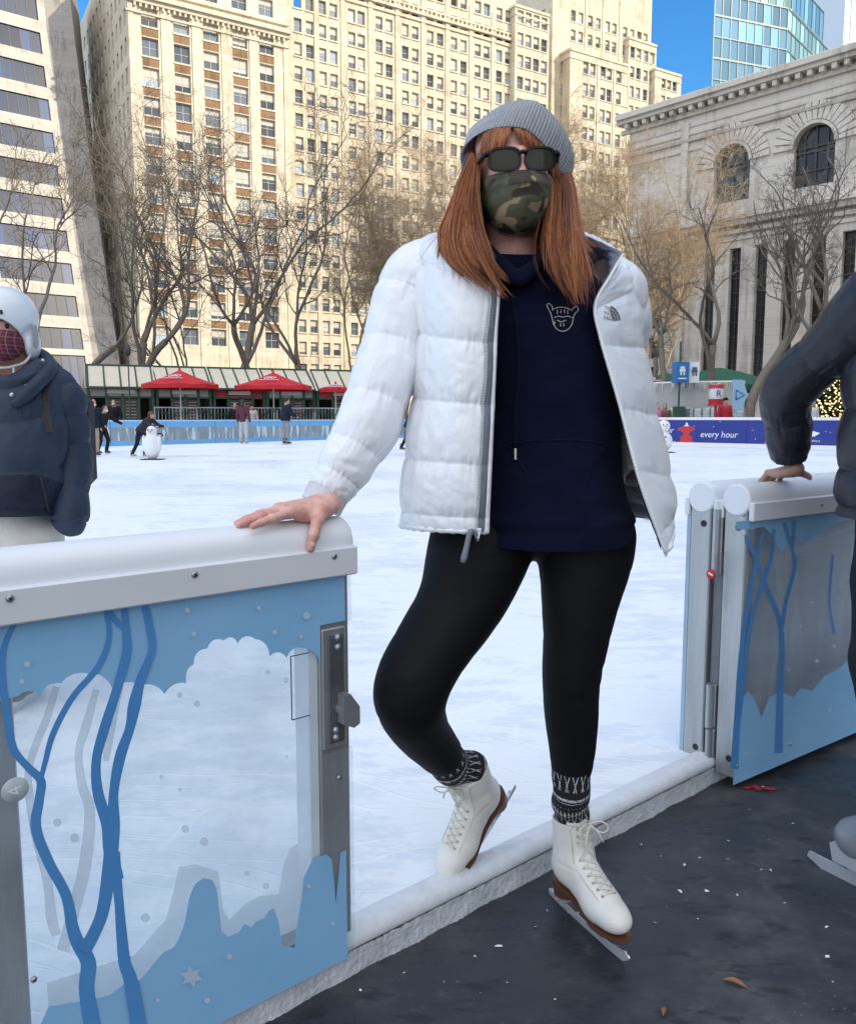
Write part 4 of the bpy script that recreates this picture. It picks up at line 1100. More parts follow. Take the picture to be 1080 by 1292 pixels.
kiosk(198, 268, 43.3, 'green framed kiosk right behind the left red umbrella', 0)
kiosk(270, 335, 44.5, 'kiosk with a red front between the two umbrellas', 1)
kiosk(337, 398, 45.6, 'kiosk with a grey front behind the right umbrella', 2)
kiosk(400, 470, 46.7, 'red fronted kiosk nearest the white sleeve', 3)
REDC = mat('red_canvas', (.62, .018, .028), .7, (.50, .012, .02), 3, .6, .003, 25)
def umbrella(px, ytop, yed, wpx, d, label, ground=0):
    base = W(px, 527, d); base.z = ground; zt = W(px, ytop, d).z; ze = W(px, yed, d).z; r = wpx/2/F*d
    root = thing('red_umbrella', label, 'umbrella', base, .2, 'red umbrellas by the kiosks')
    b = MB(); n = 8; v = [(0, 0, zt)]
    for ring, (q, zz) in enumerate(((.34, zt-(zt-ze)*.42), (.68, zt-(zt-ze)*.76), (1., ze))):
        for k in range(n*2):
            a = 2*PI*k/(n*2); rr = r*q*(1 if k % 2 == 0 else .945); v.append((rr*math.cos(a), rr*math.sin(a), zz-(0 if k % 2 == 0 else .05*q)))
    m = n*2
    for k in range(m): v.append((v[1+2*m+k][0], v[1+2*m+k][1], ze-.22))
    f = [(0, 1+k, 1+(k+1) % m) for k in range(m)]+[(1+i*m+k, 1+(i+1)*m+k, 1+(i+1)*m+(k+1) % m, 1+i*m+(k+1) % m) for i in range(3) for k in range(m)]
    b.add(v, f, 0); b.lathe([(.0, zt+.12), (.05, zt+.08), (.06, zt-.02)], (0, 0, 0), 8)
    b.build('canopy', [REDC], root)
    p = MB(); p.cyl((0, 0, 0), (0, 0, zt), .035, None, 8); p.box((0, 0, .05), (.7, .7, .1), None, 0, .02)
    for k in range(n): a = 2*PI*k/n; p.tube([(0, 0, zt-.5), (r*.6*math.cos(a), r*.6*math.sin(a), zt-(zt-ze)*.72)], .015, 4)
    p.build('pole', [WHITEP], root)
    e = MB(); a0 = -PI/2-.2; c = Vector((math.cos(a0)*r*.45, math.sin(a0)*r*.45, zt-(zt-ze)*.50+.03)); sl = math.atan2((zt-ze)*.76, r)
    M = Matrix.Rotation(a0+PI/2, 3, 'Z') @ Matrix.Rotation(sl, 3, 'X')
    for (rx, ry, ox, oy) in ((.30, .16, 0, 0),): 
        ring = [(rx*math.cos(2*PI*k/18), rx*math.sin(2*PI*k/18)) for k in range(18)]; inn = [(x*.82, y*.82) for x, y in ring]
        e.add([c+M@Vector((x, y, 0)) for x, y in ring+inn], [(k, (k+1) % 18, 18+(k+1) % 18, 18+k) for k in range(18)])
    e.add([c+M@Vector(q) for q in ((-.2, -.02, 0), (0, .16, 0), (.2, -.02, 0), (.1, -.12, 0), (0, .0, 0), (-.1, -.12, 0))], [(0, 5, 4, 1), (1, 4, 3, 2)])
    e.add([c+M@Vector(q) for q in ((-.5, -.48, 0), (.5, -.48, 0), (.5, -.40, 0), (-.5, -.40, 0))], [(0, 1, 2, 3)])
    e.build('emblem', [WHT], root)
umbrella(229, 467, 485, 94, 40, 'large red umbrella with a white emblem, the left one before the kiosks')
umbrella(346, 470, 487, 96, 41.5, 'red umbrella with a white emblem, the right one before the kiosks')
umbrella(424, 484, 490, 40, 45, 'small red umbrella half hidden by the white sleeve')
umbrella(815, 474, 483, 46, 44, 'red umbrella peeking out beside the white jacket at right')
def railing():
    a = W(196, 527, 38.6); c = W(436, 527, 42.2); a.z = c.z = 0; e = c-a; w = e.length; e.normalize()
    root = thing('railing', 'grey metal railing with green garland before the kiosks', 'railing', a, math.atan2(e.y, e.x))
    b = MB(); b.box((w/2, 0, 1.62), (w, .05, .05)); b.box((w/2, 0, .95), (w, .04, .04))
    for x in np.arange(0, w, .16): b.box((x, 0, 1.28), (.025, .025, .66))
    for x in np.arange(0, w+.1, 1.9): b.box((x, 0, .8), (.06, .06, 1.7))
    b.build('bars', [STEELG], root)
    g = MB(); rn = random.Random(4)
    for i in range(1500):
        x = rn.uniform(0, w); s_ = (x % 1.9)/1.9; z = 1.55-.28*math.sin(PI*s_)+rn.gauss(0, .06); p = Vector((x, -.06+rn.gauss(0, .05), z)); q = Vector((rn.gauss(0, .07), rn.gauss(0, .05), rn.gauss(0, .07)))
        g.add([p, p+q, p+q*.5+Vector((0, .01, .03))], [(0, 1, 2)])
    g.build('garland', [mat('garland_green', (.025, .06, .03), .8)], root)
railing()
# lamp posts with thin dark shafts
def lamp_post(px, d, ytop, label):
    base = W(px, 527, d); base.z = 0; h = W(px, ytop, d).z
    root = thing('lamp_post', label, 'lamp post', base)
    b = MB(); b.cyl((0, 0, 0), (0, 0, h-.5), .045, .03, 8); b.lathe([(.14, 0), (.14, .25), (.06, .5), (.045, .9)], (0, 0, 0), 10); b.build('post', [GREEN], root)
    g = MB(); g.lathe([(.02, h-.55), (.12, h-.45), (.16, h-.2), (.09, h-.02), (0, h+.08)], (0, 0, 0), 10); g.build('lantern', [IRON], root)
lamp_post(165, 40, 436, 'thin dark post standing in front of the leftmost kiosk')
# green tents on the right with icicle lights and pale wall
def tents():
    TG = mat('tent_green', (.02, .14, .075), .7, (.015, .10, .055), 1.5, .6)
    for (px, yt, ye, wpx, d, lb) in ((905, 464, 487, 170, 46, 'dark green peaked tent roof behind the pale screen, the larger one'), (838, 470, 486, 70, 49, 'dark green tent roof left of the blue sign box')):
        base = W(px, 527, d); base.z = 0; zt = W(px, yt, d).z; ze = W(px, ye, d).z; r = wpx/2/F*d
        root = thing('green_tent', lb, 'tent', base, 0, 'green tents beyond the rink')
        b = MB(); n = 8; v = [(0, 0, zt)]
        for q, zz in ((.3, zt-(zt-ze)*.22), (.65, zt-(zt-ze)*.6), (1, ze), (1, ze-.35)):
            for k in range(n): a = 2*PI*k/n+.2; v.append((r*q*math.cos(a), r*.6*q*math.sin(a), zz))
        b.add(v, [(0, 1+k, 1+(k+1) % n) for k in range(n)]+[(1+i*n+k, 1+(i+1)*n+k, 1+(i+1)*n+(k+1) % n, 1+i*n+(k+1) % n) for i in range(3) for k in range(n)])
        b.build('canopy', [TG], root)
        for k in range(n): a = 2*PI*k/n+.2; p = MB(); p.cyl((r*.97*math.cos(a), r*.58*math.sin(a), 0), (r*.97*math.cos(a), r*.58*math.sin(a), ze), .05, None, 6); p.build('post', [GREEN], root)
    a = W(806, 527, 40); c = W(938, 527, 37.5); a.z = c.z = 0; e = c-a; w = e.length; e.normalize()
    root = thing('screen_wall', 'pale grey curved screen hung with white icicle lights right of the jacket', 'screen', a, math.atan2(e.y, e.x))
    zt = W(870, 484, 38.7).z; b = MB()
    prof = [(w*q, -.9*math.sin(PI*q)**.7) for q in np.linspace(0, 1, 17)]
    v = [(x, y, 0) for x, y in prof]+[(x, y, zt) for x, y in prof]
    b.add(v, [(i, i+1, 18+i, 17+i) for i in range(16)], 0, True); b.build('panel', [mat('pale_screen', (.50, .49, .46), .6, (.38, .38, .37), .8, .7, stretch=(3, 3, .4))], root)
    b = MB(); rn = random.Random(6)
    for i in range(170):
        q = rn.random(); x = w*q; y = -.9*math.sin(PI*q)**.7-.06; l = rn.uniform(.12, .5); b.cyl((x, y, zt+.03), (x, y, zt-l), .022, .004, 4)
    b.tube([(x, y-.04, zt+.02) for x, y in prof], .05, 6); b.build('icicle_lights', [mat('icicle_white', (.85, .84, .78), .4)], root)
    s = MB(); 
    for i in range(9):
        for j in range(2): s.box((w*.42+i*.36, -1.25, .25+j*.5+.6), (.34, .3, .48), None, 0, .03)
    s.build('ice_block', [mat('silver_blocks', (.60, .62, .64), .15, (.35, .38, .40), 5, .6, .01, 12, metal=.6)], root)
tents()
def signs():
    # blue and white box sign on a green pole
    d = 37; base = W(857, 527, d); base.z = 0; z0, z1 = W(860, 483, d).z, W(860, 457, d).z
    root = thing('sign_box', 'blue and white box sign on a dark green pole in front of the grey trees', 'sign', base, 0)
    b = MB(); wA, wB = 17/F*d, 15/F*d
    b.box((.05+0, .25, (z0+z1)/2), (wA*.98, .5, z1-z0), Matrix.Rotation(.1, 3, 'Z')); b.build('blue_face', [mat('sign_blue', (.03, .20, .52), .5)], root)
    w_ = MB(); w_.box((wA*.5+wB*.5+.06, .34, (z0+z1)/2), (wB, .44, z1-z0), Matrix.Rotation(-.25, 3, 'Z')); w_.build('white_face', [WHITEP], root)
    g = MB()
    def pic(cx, cy, m, y): 
        for (ox, oz, ww, hh) in ((0, .08, .2, .1), (0, -.04, .26, .12), (-.06, -.18, .07, .14), (.07, -.18, .07, .14)): g.box((cx+ox, y, cy+oz), (ww, .02, hh), None, m)
    pic(.05, (z0+z1)/2+.12, 0, -.04); g.box((.05, -.04, z0+.18), (wA*.6, .02, .06), None, 0); pic(wA*.5+wB*.5+.06, (z0+z1)/2+.1, 1, .08)
    g.build('pictogram', [WHT, mat('sign_grey', (.08, .12, .2), .5)], root)
    p = MB(); p.cyl((0, .2, 0), (0, .2, z1+.9), .045, None, 8); p.box((0, .15, .9), (.5, .3, 1.5), None, 0, .03); p.build('pole', [GREEN], root)
    d = 35.5; base = W(902, 527, d); base.z = 0
    r2 = thing('round_sign', 'red and white banner sign with a blue letter, left of the person in red', 'sign', base)
    zc = W(902, 497, d).z; b = MB(); b.lathe([(.27, -.4), (.30, -.16), (.30, .24), (.27, .4)], (0, 0, zc), 18); b.lathe([(.32, -.5), (.32, -.4)], (0, 0, zc), 18, 1); b.cyl((0, 0, 0), (0, 0, zc), .06, None, 8, 1)
    b.build('banner', [WHITEP, REDP], r2)
    b = MB(); b.lathe([(.285, -.4), (.312, -.22)], (0, 0, zc), 18); b.lathe([(.312, .22), (.285, .39)], (0, 0, zc), 18); b.build('stripe', [REDP], r2)
    me = text_mesh('R', .38, 'lettering'); me.materials.append(mat('letter_blue', (.02, .06, .35), .5)); o = link('lettering', me, r2); o.location = (0, -.33, zc); o.rotation_euler = (PI/2, 0, 0)
    d = 35; base = W(931, 527, d); base.z = 0; zc = W(931, 498, d).z
    r3 = thing('arrow_sign', 'pale blue pointed sign with a dark outline arrow, just right of the person in red', 'sign', base)
    b = MB(); hh = .62; b.prism([(-.28, 0, zc-hh), (.12, 0, zc-hh), (.36, 0, zc), (.12, 0, zc+hh), (-.28, 0, zc+hh)], (0, 1, 0), .06); b.cyl((-.1, .03, 0), (-.1, .03, zc-hh), .04, None, 8); b.build('board', [mat('sign_pale_blue', (.35, .60, .80), .5)], r3)
    t = MB(); t.tube([(-.14, -.02, zc-.2), (.22, -.02, zc), (-.14, -.02, zc+.2), (-.14, -.02, zc-.2)], .022, 4); t.build('arrow', [mat('sign_navy', (.03, .08, .25), .5)], r3)
signs()
def xmas_tree():
    d = 37; base = W(1052, 527, d); base.z = 0; H = W(1052, 408, d).z; r = 62/F*d
    root = thing('christmas_tree', 'dark green conical tree covered in warm lights behind the black sleeve', 'christmas tree', base)
    b = MB(); l = MB(); rn = random.Random(9)
    for i in range(9000):
        h = 1-math.sqrt(rn.random()); a = rn.uniform(0, 2*PI); rr = r*(1-h)*rn.uniform(.55, 1.02); z = .9+h*(H-.9)
        p = Vector((rr*math.cos(a), rr*math.sin(a), z)); o = Vector((math.cos(a), math.sin(a), -.35))*rn.uniform(.15, .35); s_ = Vector((-math.sin(a), math.cos(a), rn.uniform(-.3, .3)))*.06
        b.add([p-s_, p+s_, p+o], [(0, 1, 2)])
    for i in range(900):
        h = 1-math.sqrt(rn.random()); a = rn.uniform(PI, 2*PI); rr = r*(1-h)*1.04; z = .95+h*(H-.95)
        l.box((rr*math.cos(a), rr*math.sin(a), z), (.045, .045, .045))
    b.build('foliage', [mat('fir_green', (.03, .055, .03), .8)], root)
    m, nt, bb = nodes('warm_light'); setp(bb, Base_Color=(.9, .7, .35, 1)); bb.inputs['Emission Color'].default_value = (1, .72, .32, 1); bb.inputs['Emission Strength'].default_value = 1.6
    l.build('light_string', [m], root); t = MB(); t.cyl((0, 0, 0), (0, 0, H*.9), .2, .03, 8); t.build('trunk', [BARKD], root)
    f = MB(); f.lathe([(r*1.05, 0), (r*1.05, .35)], (0, 0, .65), 24, 0); f.lathe([(r*1.05, 0), (r*1.05, .65)], (0, 0, 0), 24, 1); f.build('fence_skirt', [REDW, GREEN], root)
xmas_tree()
# =================================================================== sill, gates
SILLW = mat('sill_plastic', (.80, .82, .85), .42, (.62, .65, .69), 30, .55, .0012, 70, detail=9)
CRUST = mat('frosted_crust', (.66, .68, .71), .85, (.36, .38, .41), 22, .7, .006, 90)
STEEL = mat('brushed_steel', (.52, .53, .54), .38, (.34, .35, .36), 5, .6, .0006, 60, metal=.75, stretch=(6, 6, .5))
STEELD = mat('worn_dark_steel', (.22, .23, .25), .45, (.12, .125, .14), 9, .7, .0008, 60, metal=.7)
RAILW = mat('rail_plastic', (.80, .82, .85), .28, (.73, .75, .79), 2.5, .6, .0004, 30)
FASCW = mat('fascia_plastic', (.76, .78, .81), .4, (.68, .70, .73), 4, .6, .0005, 50)
BLACKR = mat('black_rubber', (.02, .02, .022), .7)
def m_film(name, c, c2, alpha, rough=.25):
    m, nt, b = nodes(name); L = nt.links
    tc = N(nt, 'ShaderNodeTexCoord'); n = N(nt, 'ShaderNodeTexNoise', Scale=5, Detail=5); L.new(tc.outputs['Object'], n.inputs['Vector'])
    r = ramp(nt, [(.3, c), (.7, c2)]); L.new(n.outputs[0], r.inputs[0]); L.new(r.outputs[0], b.inputs['Base Color'])
    setp(b, Roughness=rough, Alpha=alpha); return m
FILMB = m_film('blue_film', (.24, .49, .76), (.29, .54, .80), 1.)
FILMD = m_film('tree_blue_film', (.075, .26, .58), (.10, .31, .64), 1.)
FILMW = m_film('white_dot_film', (.62, .72, .82), (.55, .66, .78), .8)
FILMG = m_film('grey_shade_film', (.42, .46, .50), (.50, .54, .57), .42)
FILMGG = m_film('greenish_shade_film', (.50, .58, .60), (.56, .63, .64), .45)
def m_clear():
    m, nt, b = nodes('scuffed_clear_panel'); L = nt.links
    tr = N(nt, 'ShaderNodeBsdfTransparent'); tr.inputs[0].default_value = (.96, .98, .99, 1); mx = N(nt, 'ShaderNodeMixShader')
    tc = N(nt, 'ShaderNodeTexCoord'); n = N(nt, 'ShaderNodeTexNoise', Scale=3.5, Detail=8, Roughness=.7); L.new(tc.outputs['Object'], n.inputs['Vector'])
    r = ramp(nt, [(.35, .05), (.75, .22)]); L.new(n.outputs[0], r.inputs[0])
    setp(b, Base_Color=(.72, .78, .84, 1), Roughness=.15); b.inputs['Base Color'].default_value = (.72, .78, .84, 1)
    L.new(r.outputs[0], mx.inputs[0]); L.new(tr.outputs[0], mx.inputs[1]); L.new(b.outputs[0], mx.inputs[2])
    L.new(mx.outputs[0], nt.nodes['Material Output'].inputs[0]); return m
CLEAR = m_clear()
SKINX = None
def wall_M(o=Q0, u=U): 
    return frameM((o[0], o[1], 0), u, Vector((-u.y, u.x, 0)), Vector((0, 0, 1)))
class GateMap:
    """pixel of the photograph -> local (x, z) on the gate's front plane"""
    def __init__(s, o, u): s.o = Vector((o[0], o[1], 0)); s.u = Vector(u); s.n = Vector((u[1], -u[0], 0))
    def __call__(s, px, py, y=0.):
        h = hitp(px, py, s.o-s.n*y, s.n); return ((h-s.o).dot(s.u), y, h.z)
# ---- sill
root = thing('rink_sill', 'white rounded sill along the ice edge, its side crusted with frost', 'sill', (Q0.x, Q0.y, 0), UA)
b = MB(); rn = random.Random(1)
xs = np.linspace(-6, 9, 240)
prof = [(.010, .046), (.0, .056), (.0, .068), (.005, .080), (.016, .088), (.032, .0905), (.052, .0895), (.066, .084), (.074, .075), (.077, .06), (.077, .0)]
P = np.array([[(x, y+.0015*noise3(x*3, y*30, 1.), z+.0012*noise3(x*5, y*20, 7.)) for (y, z) in prof] for x in xs])
b.add(P.reshape(-1, 3), grid_faces(len(xs), len(prof)), 0, True); b.build('bumper', [SILLW], root)
b = MB(); xs = np.linspace(-1.4, 2.4, 900); zs = np.linspace(0, .052, 10)
P = np.array([[(x, .002-.008*abs(noise3(x*60, z*90, 3.))-.005*(1-z/.052)**2*abs(1+2*noise3(x*9, 2., 5.)), z) for z in zs] for x in xs])
b.add(P.reshape(-1, 3), grid_faces(len(xs), 10), 0, True); b.build('frost_crust', [CRUST], root)

def rail_parts(root, x0, x1, zt, zf0, endcap=(True, True)):
    b = MB(); r = .0485; n = 28; zc = zt-r; prof = [(r*math.cos(2*PI*k/n), zc+r*math.sin(2*PI*k/n)) for k in range(n)]
    yc = .03; xsr = [x0, x0+.002, x0+.006]+list(np.linspace(x0+.05, x1-.05, 12))+[x1-.006, x1-.002, x1]; sc = [.9, .97, 1]+[1]*12+[1, .97, .9]
    v = [(x, yc+(y)*s_, zc+(z-zc)*s_) for x, s_ in zip(xsr, sc) for (y, z) in prof]
    f = [(i*n+k, (i+1)*n+k, (i+1)*n+(k+1) % n, i*n+(k+1) % n) for i in range(len(xsr)-1) for k in range(n)]
    b.add(v, f, 0, True); b.add(v[:n], [tuple(range(n))], 0); b.add(v[-n:], [tuple(range(n-1, -1, -1))], 0)
    o = b.build('rail', [RAILW], root)
    b = MB(); zf1 = zc-.004
    b.box(((x0+x1)/2, -.0225, (zf0+zf1)/2), (x1-x0, .018, zf1-zf0), None, 0, .003); b.box(((x0+x1)/2, .082, (zf0+zf1)/2), (x1-x0, .018, zf1-zf0), None, 0, .003)
    b.build('fascia', [FASCW], root)
def screw(root, x, y, z, r=.0062):
    b = MB(); M = Matrix.Rotation(PI/2, 3, 'X')
    b.lathe([(0, .0035), (r*.6, .003), (r, .0008), (r, -.002)], (x, y, z), 12, 0, M)
    for a in (.6, .6+PI/2): b.box((x, y-.0034, z), (r*1.1, .0012, r*.22), Matrix.Rotation(a, 3, 'Y'), 1)
    b.build('screw', [STEEL, BLACKR], root)
def limb2d(mb, pts, ws, y, mi, gm):
    """flat branch strip through pixel points with pixel half widths"""
    P = crv([(p[0], p[1], w) for p, w in zip(pts, ws)], 5*len(pts)); T = np.gradient(P[:, :2], axis=0); T /= np.linalg.norm(T, axis=1)[:, None]+1e-9
    L_ = []; R_ = []
    for (x, y_, w), t in zip(P, T):
        L_.append(gm(x+t[1]*w, y_-t[0]*w, y)); R_.append(gm(x-t[1]*w, y_+t[0]*w, y))
    k = len(L_); mb.add(L_+R_, [(i, i+1, k+i+1, k+i) for i in range(k-1)], mi)
def poly2d(mb, pts, y, mi, gm): mb.add([gm(x, y_, y) for x, y_ in pts], [tuple(range(len(pts)))], mi)
def scallop(pts, n=5, amp=7):
    """turn a polyline into a row of cloud bumps bulging downward/outward"""
    out = []
    for (a, b_) in zip(pts[:-1], pts[1:]):
        dx, dy = b_[0]-a[0], b_[1]-a[1]; L_ = math.hypot(dx, dy); nx, ny = -dy/L_, dx/L_
        for i in range(n): t = i/n; q = amp*math.sin(PI*t)**.75 if t > 0 else 0; out.append((a[0]+dx*t+nx*q, a[1]+dy*t+ny*q))
    return out+[pts[-1]]
def dots(mb, lst, y, mi, gm):
    for (x, y_, r) in lst: poly2d(mb, [(x+r*math.cos(2*PI*k/12), y_+r*math.sin(2*PI*k/12)) for k in range(12)], y, mi, gm)

def left_gate():
    root = thing('rink_gate', 'white railed rink gate with blue tree print under the bare resting hand at left', 'gate', (Q0.x, Q0.y, 0), UA)
    gm = GateMap(Q0, U); X0, X1 = -1.75, .004; zt = .957; zf = gm(435, 722)[2]
    rail_parts(root, X0, X1, zt, zf)
    for (px, py) in ((13, 755), (246, 725), (422, 702)):
        x, _, z = gm(px, py, -.0315); screw(root, x, -.0318, z)
    zb = .052
    # clear panels, front one with a notch for the latch
    lx = gm(400, 860)[0]; n0, n1 = gm(405, 948)[2], gm(405, 790)[2]; zc = zf+.01
    g = MB()
    out = [(X0, zb), (-.0, zb), (0, n0-.004), (lx, n0-.004), (lx, n1+.004), (0, n1+.004), (0, zc), (X0, zc)]
    g.prism([(x, -.012, z) for x, z in out], (0, 1, 0), .006); 
    g.build('clear_panel', [CLEAR], root)
    g = MB(); g.prism([(X0, .055, zb+.045), (-.004, .055, zb+.045), (-.004, .055, zc), (X0, .055, zc)], (0, 1, 0), .006); g.build('clear_panel', [CLEAR], root)
    # print on the front face
    b = MB(); y = -.0135
    ed = gm(0, 700)[0]
    cloud = [(436, 830), (405, 843), (385, 818), (362, 830), (340, 828), (322, 806), (300, 812), (283, 808), (262, 818), (245, 838), (238, 862), (208, 876), (178, 865), (142, 868), (112, 850), (78, 862), (50, 878), (24, 878)]
    top = [(-60, 880)]; P2 = scallop(cloud, 6, 6)
    zl = gm(0, 790)
    poly = [gm(x, y_, y) for x, y_ in P2]+[gm(-90, 905, y)]+[(gm(-90, 790)[0], y, zf+.004), (-.001, y, zf+.004)]
    # triangulate as strips: cloud band between its lower edge and the fascia
    pl = [gm(x, y_, y) for x, y_ in P2]; pl += [(gm(-90, 905, y)[0], y, pl[-1][2]-.01)]+[(x, y, pl[-1][2]+.018*math.sin(x*19)-.012*abs(math.sin(x*43))) for x in np.linspace(gm(-90, 905, y)[0]-.02, X0, 40)]
    tp = [(p[0], y, zf+.004) for p in pl]; k = len(pl)
    xm = []
    for p in pl: xm.append(min(p[0], -.001, (xm[-1]-.0004) if xm else 9))
    pl = [(x, p[1], p[2]) for x, p in zip(xm, pl)]; tp = [(x, p[1], p[2]) for x, p in zip(xm, tp)]
    nl = n1+.006
    pl = [(p[0], p[1], max(p[2], nl) if p[0] > lx else p[2]) for p in pl]
    b.add(pl+tp, [(i, i+1, k+i+1, k+i) for i in range(k-1)], 0)
    # skyline along the foot
    sky = [(437, 1072), (430, 1076), (424, 1140), (419, 1085), (412, 1078), (396, 1082), (383, 1108), (381, 1132), (373, 1180), (372, 1196), (356, 1192), (352, 1165), (346, 1146), (338, 1150), (335, 1158), (322, 1164), (318, 1170), (308, 1166), (302, 1176), (288, 1182), (280, 1176), (274, 1122), (268, 1110), (256, 1108), (246, 1116), (240, 1130), (232, 1170), (228, 1180), (220, 1195), (206, 1202), (196, 1214), (178, 1236), (160, 1240), (138, 1256), (100, 1264), (62, 1270), (52, 1292), (0, 1330), (-120, 1400)]
    pl = [gm(x, y_, y) for x, y_ in sky]; pl += [(x, y, zb+.10+.05*math.sin(x*11)+.03*(math.sin(x*37) > 0)) for x in np.linspace(min(p[0] for p in pl)-.01, X0, 60)]; pl = [(min(p[0], -.001), y, max(p[2], zb+.002)) for p in pl]; tp = [(p[0], y, zb+.001) for p in pl]; k = len(pl)
    b.add(pl+tp, [(i, i+1, k+i+1, k+i) for i in range(k-1)], 0)
    y2 = -.0146
    T_ = [([(22, 780), (6, 815), (3, 850), (10, 905), (18, 945), (36, 968), (52, 985), (50, 1010), (46, 1045), (62, 1088), (84, 1130), (92, 1170), (100, 1192), (112, 1215), (110, 1250), (118, 1300)], (3, 4, 5, 5, 5, 5, 6, 6, 7, 7, 7, 8, 9, 10, 10, 11)),
          ([(52, 984), (58, 960), (68, 925), (92, 880), (122, 845), (136, 815), (138, 790), (132, 764)], (3, 3.5, 4, 4, 4, 3.5, 3.5, 3)),
          ([(157, 760), (160, 800), (160, 825), (148, 870), (132, 920), (122, 960), (124, 1000), (136, 1040), (140, 1075), (148, 1110)], (3.5, 5, 6, 6, 6.5, 6, 7, 8, 9, 9)),
          ([(137, 768), (144, 780), (156, 792)], (3, 3.5, 4)),
          ([(182, 757), (190, 795), (192, 822), (178, 858), (170, 890), (164, 920), (152, 955), (144, 1000), (144, 1040), (142, 1075)], (4, 5, 4.5, 6, 8, 6, 7, 6, 8, 8)),
          ([(142, 1060), (138, 1100), (130, 1150), (118, 1180), (106, 1200)], (9, 9, 8, 8, 9)),
          ([(144, 1075), (150, 1130), (154, 1180), (158, 1215), (166, 1240), (176, 1300)], (8, 6, 7, 8, 9, 10))]
    for i_, (pts, ws) in enumerate(T_): limb2d(b, pts, ws, y2-.0004*i_, 1, gm)
    y2 -= .003
    dots(b, [(35, 838, 4), (28, 860, 3), (123, 770, 3), (237, 770, 3.5), (327, 767, 3), (387, 777, 4.5), (245, 800, 3), (347, 798, 3), (292, 742, 3), (380, 803, 2.5), (290, 1207, 4), (390, 1118, 3), (262, 1262, 4), (200, 1262, 2.5), (420, 1165, 2.5)], y2, 2, gm)
    st = []
    for k in range(12): r_ = (15 if k % 2 == 0 else 8); st.append((242+r_*math.cos(k*PI/6+.3), 1232+r_*.95*math.sin(k*PI/6+.3)))
    poly2d(b, st, y2, 2, gm)
    b.build('print', [FILMB, FILMD, FILMW], root)
    # back pane print: pale offset shadows of the same trees and towers
    b = MB(); yb = .0535
    G_ = [([(72, 866), (60, 905), (44, 945), (36, 985), (46, 1050), (60, 1110), (66, 1160), (72, 1180)], (4, 5, 5, 5, 7, 6, 7, 6)),
          ([(122, 870), (108, 920), (100, 950), (104, 990), (114, 1025), (108, 1090), (96, 1140), (80, 1200)], (4, 6, 5, 6, 7, 8, 8, 8)),
          ([(152, 860), (140, 920), (134, 960)], (5, 6, 4))]
    for i_, (pts, ws) in enumerate(G_): limb2d(b, pts, ws, yb-.0004*(i_+1), 0, gm)
    dots(b, [(249, 888, 4), (227, 877, 3.5), (338, 848, 3), (361, 858, 3.5), (204, 980, 2.5), (227, 996, 2.5), (234, 1046, 5), (258, 1062, 5.5), (95, 1057, 6), (73, 1038, 5.5), (184, 1158, 6), (336, 1118, 4.5), (312, 1102, 3.5), (362, 954, 2)], yb, 0, gm)
    tw = [(388, 1065), (380, 1062), (366, 1070), (358, 1090), (352, 1128), (330, 1130), (310, 1140), (290, 1160), (282, 1150), (276, 1100), (246, 1090), (238, 1092), (226, 1094), (220, 1120), (210, 1160), (192, 1180), (170, 1205), (60, 1240)]
    pl = [gm(x, y_, yb) for x, y_ in tw]; tp = [(p[0], yb, zb+.046) for p in pl]; k = len(pl); b.add(pl+tp, [(i, i+1, k+i+1, k+i) for i in range(k-1)], 1)
    b.build('print_shadow', [FILMG, FILMGG], root)
    # frame behind the panel
    p = MB(); px_ = gm(402, 1000)[0]
    p.box((px_/2-.002, .02, (zb+.05+zc)/2), (-px_-.004, .058, zc-zb-.05), None, 0, .004); p.build('end_post', [STEEL], root)
    p = MB(); a0 = gm(388, 1000)[0]; p.box(((a0+px_)/2, .018, (zb+.05+zc)/2), (px_-a0-.003, .05, zc-zb-.054), None, 0, .002); p.build('edge_strip', [mat('frosted_strip', (.72, .76, .80), .5)], root)
    p = MB(); c0, c1 = gm(-12, 1100)[0], gm(32, 1100)[0]
    p.box(((c0+c1)/2, .03, (zb+.05+zc)/2), (c1-c0, .04, zc-zb-.05), None, 0, .003); p.build('middle_post', [STEEL], root)
    p = MB(); p.box((X0/2, .03, zb+.052), (-X0-.09, .04, .03)); p.build('bottom_bar', [STEEL], root)
    # latch
    q0, q1 = gm(404, 945)[2], gm(404, 792)[2]; xa, xb = gm(401, 860)[0], gm(431, 860)[0]
    l = MB(); l.box(((xa+xb)/2, -.0135, (q0+q1)/2), (xb-xa, .008, q1-q0), None, 0, .003)
    l.box(((xa+xb)/2+.003, -.0185, (q0+q1)/2), ((xb-xa)*.66, .004, (q1-q0)*.90), None, 1, .002)
    lt = l.build('latch_plate', [STEEL, STEELD], root)
    for zz in (.10, .16, .84, .92): 
        h = MB(); h.lathe([(0, .006), (.006, .005), (.008, .002), (.008, -.004)], ((xa+xb)/2+.002+(.004 if zz > .5 else -.003), -.0205, q0+(q1-q0)*zz), 6, 0, Matrix.Rotation(PI/2, 3, 'X')); h.build('bolt', [STEEL], lt)
    h = MB(); hz = gm(425, 890)[2]; hx = gm(420, 890)[0]; k = .001
    h.prism([(hx-.004, -.022, hz+.034), (hx+.012, -.022, hz+.034), (hx+.034, -.022, hz+.004), (hx+.034, -.022, hz-.030), (hx+.02, -.022, hz-.036), (hx-.004, -.022, hz-.024)], (0, -1, 0), .022)
    h.cyl((hx+.004, -.012, hz), (hx+.004, -.03, hz), .012, None, 12); h.build('latch_handle', [STEEL], lt)
    br = MB(); gz0, gz1, gx0, gx1 = gm(364, 906)[2], gm(364, 826)[2], gm(363, 860)[0], gm(386, 860)[0]
